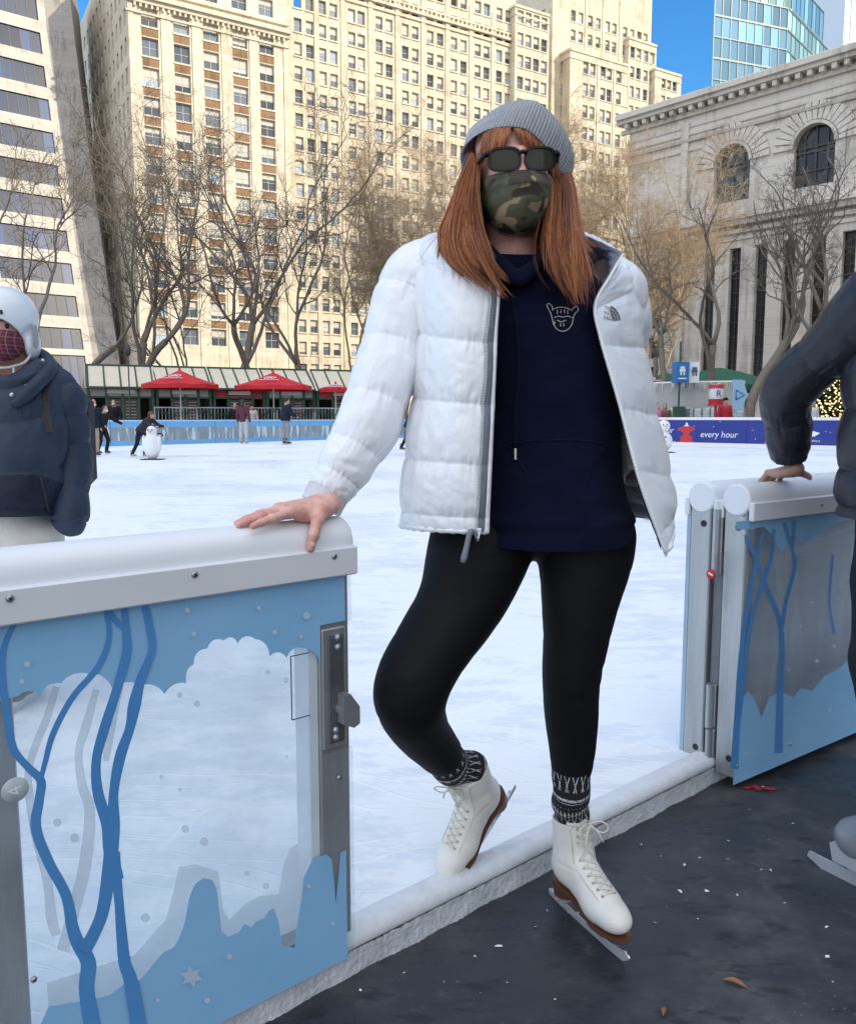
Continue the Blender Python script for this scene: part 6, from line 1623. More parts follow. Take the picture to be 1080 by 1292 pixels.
def mask():
    nu, nv = 61, 41; P = np.zeros((nv, nu, 3))
    prof = crv([(-.113, -.026), (-.131, -.048), (-.130, -.062), (-.121, -.092), (-.096, -.121), (-.06, -.130)], nv)
    for j in range(nv):
        t = j/(nv-1)
        for i in range(nu):
            s = -1+2*i/(nu-1); a = s*1.28; sx = math.sin(a)/math.sin(1.28); w = .0755-.006*t-.016*max(0, t-.6)/.4
            back = (1-math.cos(a))/(1-math.cos(1.28)); yb = -.018+.02*t
            zc = prof[j][1]; zs = -.026-.070*t+.006*abs(s)
            P[j, i] = (w*sx, prof[j][0]+(yb-prof[j][0])*back**.9, zc+(zs-zc)*back**1.1)
    fold = .003*np.sin(np.linspace(0, 1, nv)*PI*7)[:, None]*np.linspace(-1, 1, nu)[None, :]**2
    X, Z = P[..., 0], P[..., 2]
    P[..., 1] += -.005*fbm(X*26, Z*40, 3.3, 3)+fold-.002*np.abs(noise3(X*14+3, Z*70, 9.))
    P[:, nu//2, 1] -= .001
    V = np.concatenate([xf(P.reshape(-1, 3), HM), xf((P+np.array([0, .003, 0])).reshape(-1, 3), HM)])
    f = grid_faces(nv, nu); n = nv*nu; f += [[i+n for i in q][::-1] for q in f]
    o = wpart('face_mask', mesh('face_mask', V, f, CAMO, smooth=True))
    b = MB()
    for sg in (-1, 1):
        b.tube(crv([H_((sg*.074, -.02, -.006)), H_((sg*.079, .005, .016)), H_((sg*.081, .028, .004)), H_((sg*.078, .02, -.03)), H_((sg*.072, -.012, -.07))], 14), .0016, 6)
    b.build('ear_loop', [BLACKR], o, True)
mask()
# ---- knitted hat (slouching to the viewer's right)
def hat():
    nu, nv = 240, 90; C = Vector((.010, .030, .050)); roll = R(19)
    P = np.zeros((nv, nu, 3))
    for j in range(nv):
        v = j/(nv-1); ph = (v**.92)*PI/2
        for i in range(nu):
            a = 2*PI*i/nu
            # brim circle; a=0 right, a=-pi/2 front
            ca, sa = math.cos(a), math.sin(a)
            slo = .016*max(0, math.sin(v*PI))  # slouch bulge
            bx, by = .102+.006*max(0, ca)+slo*(1.1+.8*ca), .117+slo*.8
            r_ = math.cos(ph)
            z0 = -.030+.036*max(0, -sa)**1.4-.030*max(0, sa)-.022*max(0, ca)+.004*min(0, ca)
            H0 = .096
            x = bx*ca*r_+.014*v; y = by*sa*r_+.032*v
            z = z0*(1-v)**.8+H0*math.sin(ph)*(1)-.004
            P[j, i] = (x, y, z)
    Xn = P[..., 0]*9; P += grid_normals(P, True, False)*(.0035*fbm(P[..., 0]*18, P[..., 1]*18, P[..., 2]*22, 2)[..., None])*np.linspace(.2, 1, nv)[:, None, None]
    # fold seam of the cuff
    A = np.arange(nu)*2*PI/nu
    nr = grid_normals(P, True, False); P += nr*(np.abs(np.sin(A*35))*.0007)[None, :, None]
    cz, sz = math.cos(-roll), math.sin(-roll)
    X, Z = P[..., 0].copy(), P[..., 2].copy(); P[..., 0] = X*cz-Z*sz; P[..., 2] = X*sz+Z*cz
    P += np.array(C); 
    # inner turn of the brim
    inn = P[0]+(np.array(C)[None, :]-P[0])*.06; inn[:, 2] = P[0][:, 2]+.004
    in2 = P[0]+(np.array(C)[None, :]-P[0])*.09; in2[:, 2] = P[0][:, 2]+.03
    G = np.concatenate([in2[None], inn[None], P]); uv = np.zeros((nv+2, nu, 2)); uv[..., 0] = (np.arange(nu)/nu)[None, :]; uv[..., 1] = np.linspace(0, 1, nv+2)[:, None]
    V = xf(G.reshape(-1, 3), HM); f = grid_faces(nv+2, nu, True, False)
    wpart('beanie', mesh('beanie', V, f, KNIT, smooth=True, uv=uv.reshape(-1, 2)))
hat()
# ---- hair
def hair():
    rn = random.Random(21)
    def bundle(outer, inner, n, seed, depth=(0, .03), wave=1., fly=.02, mats=(HAIRM, HAIRL)):
        r_ = random.Random(seed); mbs = [MB(), MB()]
        O = arr(Wl(outer)); I = arr(Wl(inner))
        tt = np.linspace(0, 1, 15); Oc = crv(O, 15); Ic = crv(I, 15); per = 56
        for g in range(max(5, n//per)):
            ag = r_.random(); dg = r_.uniform(*depth); Lg = r_.uniform(.62, 1.05)-.06*abs(ag-.45); pg, qg = r_.random()*6.28, r_.random()*6.28; og = r_.gauss(0, 1.)*fly; wg = r_.uniform(.3, 1.)*wave; fr = r_.uniform(4., 7.5); tone = r_.random()
            for k in range(per):
                stray = r_.random() < .10; sp_ = r_.gauss(0, .075); sd = r_.gauss(0, .006); L_ = Lg*(r_.uniform(.86, 1.0) if not stray else r_.uniform(.6, 1.1)); t = tt*min(L_, 1.06)
                conv = 1-.82*np.clip(t/Lg, 0, 1)**1.6 if not stray else np.ones(15)
                a = np.clip(ag+sp_*conv, -.05, 1.05)[:, None]; base = Oc*(1-a)+Ic*a
                if True: base = np.stack([np.interp(t, tt, base[:, m]) for m in range(3)], 1)
                o2 = (r_.gauss(0, 1.6)*fly if stray else 0)
                off = np.stack([wg*.0085*np.sin(t*fr+pg)*t**.5+(og*.5+o2)*t**2*.6, dg+sd*conv-.012*np.sin(t*PI)+wg*.005*np.sin(t*fr*.8+qg), wg*.003*np.sin(t*7+pg)], 1)
                w = r_.uniform(.00042, .0008)
                mbs[0 if tone*.6+ag*.6+r_.gauss(0, .15) > .60 else 1].tube(base+off, [w]*11+[w*.85, w*.65, w*.45, w*.2], 3, 0, False)
        return mbs
    sets = [bundle([(594, 196, 1.65), (578, 235, 1.645), (566, 272, 1.63), (558, 300, 1.60), (572, 335, 1.545), (630, 378, 1.52)], [(604, 205, 1.625), (603, 250, 1.615), (607, 290, 1.60), (618, 325, 1.55), (634, 350, 1.535), (648, 376, 1.525)], 2900, 1, (-.005, .035), 1., .02),
            bundle([(592, 205, 1.68), (578, 245, 1.67), (562, 280, 1.65), (548, 300, 1.62), (545, 315, 1.575)], [(598, 210, 1.66), (590, 250, 1.65), (582, 285, 1.63), (575, 315, 1.565), (585, 345, 1.545)], 260, 2, (0, .03), 1.2, .03),
            bundle([(714, 205, 1.69), (722, 240, 1.675), (727, 275, 1.65), (736, 315, 1.60), (743, 352, 1.56), (746, 390, 1.545)], [(688, 200, 1.65), (692, 230, 1.63), (690, 262, 1.615), (684, 300, 1.595), (692, 340, 1.565), (716, 380, 1.545)], 2900, 3, (-.005, .035), .9, .018),
            bundle([(722, 245, 1.70), (738, 290, 1.67), (755, 310, 1.65), (775, 322, 1.63)], [(715, 245, 1.68), (724, 290, 1.64), (735, 325, 1.60), (745, 360, 1.57)], 120, 4, (0, .03), 1.2, .04)]
    # fringe under the hat
    fr = [MB(), MB()]
    for k in range(420):
        a = rn.random(); x0 = -.066+.132*a; z0 = .062-.15*x0-4.*x0*x0
        L_ = rn.uniform(.020, .042)+.026*abs(a-.45)*2; dx = (.012 if a > .4 else -.012)*rn.uniform(.3, 1.6)
        yf = lambda x, z: -.083+6.*x*x+max(0, z-.02)**2*3
        p = [H_((x0+dx*t, yf(x0+dx*t, z0-L_*t)-.004*math.sin(t*PI)-.002, z0-L_*t)) for t in np.linspace(0, 1, 6)]
        fr[k % 2].tube(p, [.0010, .0010, .0010, .0009, .0007, .0003], 3, 0, False)
    for mi, (m, nm) in enumerate(((HAIRM, 'hair'), (HAIRL, 'hair'))):
        q = MB()
        for st in sets+[fr]: q.add(st[mi].v, st[mi].f, 0, True)
        if mi == 0: o = q.build('hair', [m], wroot, True)
        else: q.build('copper_strands', [m], o, True)
    # under-hair so no gaps show the neck
    s = SDF((-.26, -.10, -.36), (.26, .16, .10), .006)
    s.chain([(-.076, .02, .03), (-.085, .02, -.05), (-.098, .015, -.11)], (.020, .024, .022), .02); s.chain([(.076, .02, .02), (.088, .015, -.06), (.092, .0, -.13), (.10, -.02, -.19)], (.020, .024, .024, .02), .02)
    s.chain([(0, .075, .03), (0, .09, -.06), (0, .085, -.16)], (.05, .05, .045), .03); s.cone((-.08, .05, -.03), (-.085, .05, -.14), .035, .03, .03); s.cone((.08, .05, -.03), (.085, .05, -.14), .035, .03, .03)
    V, Fc = s.geo(1); link('under_layer', mesh('under_layer', xf(V, HM), Fc, HAIRD, smooth=True), o, True)
hair()

# ---- leggings
def leggings():
    s = SDF((-.35, 1.20, .18), (.62, 2.25, 1.12), .0065)
    A = lambda *p: W(*p)
    # hips
    s.ell(A(670, 652, 1.77), (.150, .105, .09), None, .03); s.ell(A(700, 655, 1.82), (.13, .10, .09), None, .03)
    def leg(rows, n=46):
        C = arr([A(x, y, d) for x, y, d, w in rows]); r = np.array([[w/2/F*d] for x, y, d, w in rows]); q = crv(np.hstack([C, r]), n)
        for a, b_ in zip(q[:-1], q[1:]): s.cone(a[:3], b_[:3], a[3], b_[3], .012)
    # her right leg (viewer's left), knee bent forward, shin going back
    leg([(610, 676, 1.765, 128), (598, 715, 1.75, 118), (581, 760, 1.735, 103), (544, 818, 1.70, 92), (521, 860, 1.68, 89), (518, 890, 1.70, 81), (531, 920, 1.765, 66), (549, 942, 1.825, 54), (559, 955, 1.86, 47)])
    h0, k0, a0 = A(613, 690, 1.755), A(514, 866, 1.665), A(570, 966, 1.90)
    # her left leg (viewer's right), straight
    leg([(739, 676, 1.765, 122), (737, 712, 1.76, 107), (731, 760, 1.757, 89), (727, 800, 1.762, 77), (722, 840, 1.77, 69), (720, 870, 1.785, 64), (721, 905, 1.81, 61), (722, 940, 1.83, 53), (721, 972, 1.845, 45)])
    h1, k1, a1 = A(742, 690, 1.76), A(721, 858, 1.775), A(721, 981, 1.845)
    s.plane(W(690, 640, 1.76)+Vector((0, 0, .06)), (0, 0, 1))
    def d(V):
        x, y, z = V[:, 0], V[:, 1], V[:, 2]
        kn = np.exp(-((z-.62)/.11)**2)+.7*np.exp(-((z-.86)/.07)**2)+.7*np.exp(-((z-.36)/.06)**2)
        return .0012*fbm(x*9, y*9, z*14, 2)-.0055*kn*np.maximum(0, noise3(x*9+2, y*9+z*6, z*34)-.08)
    return wpart('leggings', s.mesh('leggings', [LEGG], 2, d)), a0, k0, a1, k1
LEG, ANKR, KNR, ANKL, KNL = leggings()
# ---- hoodie
def ering(cx, cy, d, w, dep, n=24, p=2.2, fz=0.):
    c = W(cx, cy, d); o = []
    for k in range(n):
        a = 2*PI*k/n; ca, sa = math.cos(a), math.sin(a)
        o.append((c.x+w*math.copysign(abs(ca)**(2/p), ca), c.y+dep*math.copysign(abs(sa)**(2/p), sa), c.z+fz*(-sa)))
    return o
def hoodie():
    R_ = [ering(655, 318, 1.70, .064, .060, fz=-.016), ering(656, 330, 1.70, .080, .066, fz=-.014), ering(664, 345, 1.72, .125, .085), ering(674, 372, 1.735, .150, .108), ering(683, 415, 1.74, .148, .130), ering(690, 455, 1.745, .150, .136),
          ering(695, 520, 1.75, .142, .128), ering(695, 580, 1.75, .143, .124), ering(697, 630, 1.755, .152, .136, p=2.6), ering(700, 651, 1.755, .160, .142, p=2.8), ering(700, 662, 1.755, .155, .137, p=2.8), ering(698, 676, 1.755, .156, .135, p=2.8, fz=-.012)]
    nv, nu = 170, 200; P = loft(R_, nu, nv, True); n = grid_normals(P, True, False)
    X, Y, Z = P[..., 0], P[..., 1], P[..., 2]; v = np.linspace(0, 1, nv)[:, None]
    D = .009*fbm(X*7, Y*7, Z*6+X*4, 2)+.013*np.maximum(0, noise3(X*7+Z*9, Y*6, Z*17-X*8))+.008*np.maximum(0, noise3(X*9-Z*7, Y*6+3, Z*13+X*9))+.003*noise3(X*30, Y*20, Z*14)
    D *= np.clip(v*3, .15, 1); s = 1 if n[80, 0, 0] > 0 else -1
    P = P+s*n*D[..., None]
    rib = np.clip((v-.955)/.03, 0, 1); P += s*n*(rib*.0012*np.sin(np.arange(nu)*2*PI*70/nu)[None, :])[..., None]
    me = mesh('hoodie', P.reshape(-1, 3), grid_faces(nv, nu, True), NAVY, smooth=True); o = wpart('hoodie', me)
    bv = BVHTree.FromPolygons([Vector(q) for q in P.reshape(-1, 3)], grid_faces(nv, nu, True))
    return o, bv
HOOD, HBV = hoodie()
def snap(bv, px, py, off=.002):
    r = ray(px, py).normalized(); h = bv.ray_cast(CAMP, r)
    return (h[0]-r*off) if h[0] is not None else None
def snapline(bv, pts, n, off=.0015, closed=False):
    c = crv_closed(pts, n) if closed else crv(pts, n)
    r = [snap(bv, x, y, off) for x, y in c]; r = [q for q in r if q is not None]
    if closed and r: r.append(r[0])
    return r
def hoodie_details():
    # hood collar lying around the neck
    b = MB()
    for k, (o_, r_) in enumerate(((0, .014), (.012, .012))):
        pts = Wl([(598, 300, 1.72+o_), (614, 315, 1.665), (632, 334, 1.625), (653, 349+5*k, 1.608-.004*k), (676, 335, 1.622), (694, 316, 1.66), (708, 300, 1.72+o_)])
        b.tube(crv(pts, 26), [r_*.8]+[r_]*24+[r_*.8], 12)
    b.build('hood_collar', [NAVY], HOOD, True)
    b = MB(); p = snapline(HBV, [(645, 345), (646, 375), (652, 420), (654, 470), (650, 520), (650, 566)], 30, .004); b.tube(p, .0028, 8)
    q = snapline(HBV, [(684, 340), (686, 352), (690, 372)], 8, .004); b.tube(q, .0028, 8)
    o = b.build('drawstring', [NAVY], HOOD, True)
    b = MB(); b.cyl(p[-1], snap(HBV, 650, 580, .005), .0034, None, 10); b.build('tip', [EYELET], o, True)
    # line drawing embroidered on the chest: two ears, a face outline and a row of marks
    b = MB(); LN = []
    LN.append([(697, 392), (696, 386), (692, 383), (690, 386), (694, 394), (696, 400), (698, 408), (702, 415), (709, 418), (716, 416), (721, 410), (723, 402), (725, 396), (729, 392), (728, 387), (724, 388), (721, 392)])
    LN += [[(698, 390), (704, 388), (712, 388), (720, 391)], [(699, 401), (704, 399), (710, 400), (716, 399), (722, 401)], [(703, 396), (703, 391)], [(707, 395), (708, 391)], [(712, 395), (712, 391)], [(716, 396), (716, 392)], [(707, 408), (707, 412)], [(711, 408), (711, 412)], [(700, 405), (699, 410)], [(703, 404), (708, 406), (714, 404)]]
    for l in LN:
        s_ = snapline(HBV, l, 6*len(l), .0008)
        if len(s_) > 1: b.tube(s_, .0009, 5)
    b.build('embroidery', [mat('silver_thread', (.62, .57, .54), .5, (.45, .36, .33), 220)], HOOD, True)
def pocket():
    b = MB()
    for l in ([(640, 560), (664, 600), (668, 640), (668, 664)], [(766, 560), (742, 600), (738, 640), (738, 664)], [(640, 560), (680, 556), (730, 556), (766, 560)]):
        q = snapline(HBV, l, 24, .0002)
        if len(q) > 2: b.tube(q, .0021, 6)
    b.build('pocket_seam', [NAVY], HOOD, True)
pocket()
hoodie_details()

# ---- jacket shell
JR = [
 [(583, 303, 1.60), (566, 292, 1.65), (560, 285, 1.74), (582, 281, 1.81), (622, 285, 1.86), (672, 288, 1.87), (722, 290, 1.86), (758, 303, 1.78), (787, 321, 1.665)],
 [(600, 326, 1.585), (576, 312, 1.62), (560, 302, 1.71), (570, 296, 1.80), (610, 300, 1.87), (670, 303, 1.89), (730, 305, 1.88), (772, 328, 1.78), (770, 350, 1.635)],
 [(628, 356, 1.572), (588, 340, 1.565), (548, 326, 1.62), (529, 315, 1.74), (570, 318, 1.88), (668, 320, 1.93), (750, 324, 1.90), (796, 352, 1.78), (752, 385, 1.60)],
 [(627, 425, 1.555), (584, 420, 1.545), (548, 414, 1.60), (530, 408, 1.73), (575, 405, 1.91), (685, 400, 1.96), (765, 405, 1.93), (808, 428, 1.80), (759, 428, 1.585)],
 [(624, 505, 1.555), (580, 501, 1.548), (545, 498, 1.61), (525, 494, 1.74), (570, 490, 1.92), (690, 485, 1.98), (780, 490, 1.95), (825, 515, 1.81), (782, 508, 1.575)],
 [(620, 600, 1.56), (575, 597, 1.56), (533, 594, 1.62), (513, 590, 1.74), (560, 583, 1.92), (690, 575, 1.98), (792, 585, 1.96), (846, 612, 1.80), (808, 607, 1.57)],
 [(617, 673, 1.575), (572, 672, 1.585), (528, 669, 1.645), (509, 664, 1.75), (560, 652, 1.90), (690, 640, 1.97), (800, 652, 1.95), (845, 664, 1.81), (842, 702, 1.60)]]
def jacket():
    nv, nu = 260, 300
    P = loft([Wl(r) for r in JR], nu, nv, False); n = grid_normals(P, False, False)
    if n[130, 40, 1] > 0: n = -n
    v = np.linspace(0, 6, nv)[:, None]; u = np.linspace(0, 1, nu)[None, :]
    seams = [0, 1.0, 2.15, 3.12, 4.08, 4.86, 5.72, 6.0]; t = np.zeros_like(v); wid = np.zeros_like(v)
    for a, c in zip(seams[:-1], seams[1:]):
        m = (v >= a) & (v <= c); t[m] = (v[m]-a)/(c-a); wid[m] = c-a
    dist = np.minimum(t, 1-t)                          # 0 on a seam
    puff = (np.sin(PI*t))**.5*np.clip(wid, .2, 1)**.6
    X, Y, Z = P[..., 0], P[..., 1], P[..., 2]
    edge = np.clip(np.minimum(u, 1-u)/.035, 0, 1)**.6
    amp = .0105*edge*puff
    # radial creases springing from the seams, soft folds inside the panels
    cre = noise3(u*60, v*2.2, 4.)*np.exp(-dist/.16)*.0058+noise3(u*120, v*3.5, 8.)*np.exp(-dist/.10)*.002
    fold = .0040*fbm(u*13+v*1.6, v*2.2, 2., 2)+.0022*np.abs(noise3(u*22-v*2.5, v*3.4+u*9, 6.))
    cr2 = -.004*np.maximum(0, noise3(u*20+v*3.1, v*4-u*14, 11.)-.15)
    D = amp+(cre+fold+cr2)*edge
    side = np.exp(-((u-.30)/.02)**2)*.006*((v > 2.2)*1.)
    Po = P+n*(D-side)[..., None]
    Pi = P-n*(.005+.006*puff*edge-(.004*noise3(u*22, v*6, 14.)*edge))[..., None]
    V = Po.reshape(-1, 3); f = grid_faces(nv, nu)
    fn = np.cross(V[f[5000][1]]-V[f[5000][0]], V[f[5000][2]]-V[f[5000][0]])
    me = mesh('jacket', V, f, WHITEJ, smooth=True); o = wpart('puffer_jacket', me)
    # lining, closed to the shell along its rim
    rim = MB(); Vi = Pi.reshape(-1, 3); base = len(Vi)
    V2 = np.concatenate([Vi, V]); f2 = [q[::-1] for q in f]; mi = [0]*len(f2)
    def ridge(idx, m):
        for a, c in zip(idx[:-1], idx[1:]): f2.append([a, c, c+base, a+base]); mi.append(m)
    ridge([i for i in range(nu)], 1); ridge([(nv-1)*nu+i for i in range(nu)], 1); ridge([i*nu for i in range(nv)], 1); ridge([i*nu+nu-1 for i in range(nv)], 1)
    link('lining', mesh('lining', V2, f2, [LINING, WHITEJ], mi, True), o, True)
    # zip tapes, plackets and teeth along both front edges
    def band(u0, u1, off, name, m, va=.10, vb=.995, parent=o, inside=False):
        S = Pi if inside else Po; sg = -1 if inside else 1
        k = 180; vv = np.linspace(va, vb, k)*(nv-1); uu = np.linspace(u0, u1, 7)*(nu-1); G = np.zeros((k, 7, 3))
        for j in range(7):
            i0 = int(min(uu[j], nu-2)); fu = uu[j]-i0; bulge = math.sin(PI*j/6)*.0025
            for i in range(k):
                a0 = int(min(vv[i], nv-2)); fv = vv[i]-a0
                q = lambda A: (A[a0, i0]*(1-fv)+A[a0+1, i0]*fv)*(1-fu)+(A[a0, i0+1]*(1-fv)+A[a0+1, i0+1]*fv)*fu
                wv = .0012*noise3(vv[i]*.11, j*.2, u0*50)
                G[i, j] = q(S)+q(n)*sg*(off+bulge+wv)
        link(name, mesh(name, G.reshape(-1, 3), grid_faces(k, 7), m, smooth=True), parent, True); return G
    band(.000, .016, .004, 'placket', WHITEJ, .33)
    G = band(.017, .047, .004, 'zip_tape', ZIPG, .33)
    b = MB()
    for i in range(2, 178):
        p, q = Vector(G[i, 6]), Vector(G[i, 5]); p0 = Vector(G[i-1, 6]); d = (p0-p)
        b.box((p+q)/2-Vector((0, .002, 0)), (.0035, .003, d.length*.55), None, 0)
    b.build('zip_teeth', [ZIPT], o, True)
    tube_pts = [Po[i, nu-1] for i in range(20, nv, 3)]; b = MB(); 
    pts = np.array(tube_pts)+n[20::3, nu-1]*0+np.array([-.002, -.003, 0]); b.tube(pts, .0030, 7)
    for i in range(22, nv-1, 2): 
        p = Vector(P[i, nu-1])+Vector((-.004, -.004, 0)); b.box(p, (.004, .0035, .0016), None, 1)
    b.build('zip_edge', [WHITEJ, ZIPT], o, True)
    band(.945, .992, .004, 'zip_tape', ZIPG, .30, .99, o, True)
    # hem cord band
    b = MB(); hp = [Po[nv-1, i]+np.array([0, 0, .004]) for i in range(2, nu-2, 4)]; b.tube(hp, [.006+.0012*math.sin(i*2.3) for i in range(len(hp))], 8); b.build('hem_band', [WHITEJ], o, True)
    # zip pull
    zp = Vector(G[176, 4])+Vector((0, -.006, -.004)); b = MB()
    b.box(zp, (.010, .006, .012), None, 0, .002); b.tube([zp+Vector((0, -.003, -.004)), zp+Vector((-.003, -.006, -.018))], .002, 6)
    w0 = W(593, 672, 1.55); w1 = W(584, 710, 1.545); b2 = MB(); b2.tube(crv([zp+Vector((-.003, -.006, -.016)), (zp*.4+w0*.6), w0, (w0+w1)/2, w1], 16), [.0022, .0022, .0025, .0035, .0048, .0052, .0052, .0052, .0052, .0052, .0052, .0052, .0055, .006, .006, .0045], 8)
    b.build('zip_slider', [BLADE], o, True); b2.build('zip_pull', [ZIPG, ], o, True)
    bv = BVHTree.FromPolygons([Vector(q) for q in V], f)
    return o, bv
JKT, JBV = jacket()
def chest_logo():
    GR = mat('grey_embroidery', (.16, .165, .185), .7); b = MB()
    def pxy(x, y): return snap(JBV, x, y, .0015)
    # stacked words with a quarter dome of three arcs to their right
    for i, (w_, x0, y0) in enumerate((('THE', 762.5, 388.5), ('NORTH', 762.0, 394.6), ('FACE', 761.5, 400.8))):
        me = text_mesh(w_, 6.6, 'txt', 0, 0, 'LEFT'); vs = []
        for v in me.vertices: vs.append(pxy(x0+v.co.x*.80, y0-v.co.y+v.co.x*.10))
        if all(q is not None for q in vs): b.add(vs, [tuple(p.vertices) for p in me.polygons], 0)
        bpy.data.meshes.remove(me)
    cx, cy = 766.5, 404.5
    for (r0, r1) in ((9.5, 12.0), (13.2, 16.2), (17.4, 20.5)):
        k = 12; A = [pxy(cx+r0*math.sin(t)*.80, cy-r0*math.cos(t)*.98+2.0*math.sin(t)) for t in np.linspace(.25 if r0 > 10 else .5, 1.45, k)]; B = [pxy(cx+r1*math.sin(t)*.80, cy-r1*math.cos(t)*.98+2.0*math.sin(t)) for t in np.linspace(.25 if r0 > 10 else .5, 1.45, k)]
        if all(q is not None for q in A+B): b.add(A+B, [(i, i+1, k+i+1, k+i) for i in range(k-1)], 0)
    if b.v: b.build('chest_logo', [GR], JKT, True)
chest_logo()
def sleeve(path, rad, name, seams, nu=110, nv=230, amp=.008, m=WHITEJ, seed=0., parent=None, up=None):
    T = tube_grid(Wl(path) if len(path[0]) == 3 and path[0][0] > 20 else path, rad, nu, nv, up); n = grid_normals(T, True, False)
    c = T.mean(1, keepdims=True); s = np.sign(((T-c)*n).sum(2).mean()); n = n*s
    v = np.linspace(0, 1, nv)[:, None]; u = np.linspace(0, 1, nu, endpoint=False)[None, :]; t = np.zeros_like(v); wd = np.zeros_like(v)
    for a, b_ in zip(seams[:-1], seams[1:]): mk = (v >= a) & (v <= b_); t[mk] = (v[mk]-a)/(b_-a); wd[mk] = b_-a
    dist = np.minimum(t, 1-t); puff = np.sin(PI*t)**.55; cu, su = np.cos(2*PI*u), np.sin(2*PI*u)
    cre = noise3(cu*9, su*9, v*9+seed)*np.exp(-dist/.18)*.006+noise3(cu*18, su*18, v*16+seed)*np.exp(-dist/.12)*.0025
    fold = .0055*fbm(cu*1.4+seed, su*1.4+v*2, v*9, 2)-.007*np.maximum(0, noise3(cu*1.3+v*4, su*1.3, v*20+seed)-.08)+.0015*np.abs(noise3(cu*4, su*4, v*20+seed))
    T = T+n*(amp*puff*np.clip(wd/.2, .4, 1.1)+cre+fold)[..., None]
    f = grid_faces(nv, nu, True, s > 0)
    return T, mesh(name, T.reshape(-1, 3), f, m, smooth=True)
T_, me = sleeve([(566, 345, 1.76), (525, 360, 1.74), (504, 402, 1.725), (487, 470, 1.705), (462, 542, 1.68), (433, 592, 1.66), (414, 622, 1.65)], [.080, .070, .059, .060, .058, .049, .041], 'sleeve', [0, .24, .42, .58, .74, .88, 1.])
SLV = wpart('sleeve', me)
def cuff():
    p = Wl([(420, 612, 1.652), (411, 628, 1.649), (405, 639, 1.647)]); G = tube_grid(p, [.0425, .0425, .042], 60, 14); 
    G2 = tube_grid(p, [.037, .037, .037], 60, 14)[::-1]; G = np.concatenate([G, G2]); n = grid_normals(G, True, False)
    G += n*(.0012*noise3(np.arange(60)[None, :]*.35, np.arange(28)[:, None]*.3, 1.))[..., None]
    o = link('cuff', mesh('cuff', G.reshape(-1, 3), grid_faces(28, 60, True), m_fabric('cuff_cloth', (.70, .71, .73), .6), smooth=True), SLV, True)
    G = tube_grid([Vector(p[0])*.7+Vector(p[1])*.3, Vector(p[1])*.6+Vector(p[2])*.4], [.0445, .0442], 60, 6)
    ks = [(i+8) % 60 for i in range(26)]; A = G[:, ks]; link('cuff_tab', mesh('cuff_tab', A.reshape(-1, 3), grid_faces(6, 26), m_fabric('tab_cloth', (.50, .50, .51), .6), smooth=True), SLV, True)
cuff()
T_, me = sleeve([(752, 362, 1.80), (782, 385, 1.84), (780, 450, 1.91), (785, 520, 1.89), (812, 600, 1.80)], [.072, .062, .050, .050, .042], 'sleeve', [0, .25, .5, .75, 1.], 80, 140, .010, WHITEJ, 5.)
wpart('sleeve', me)

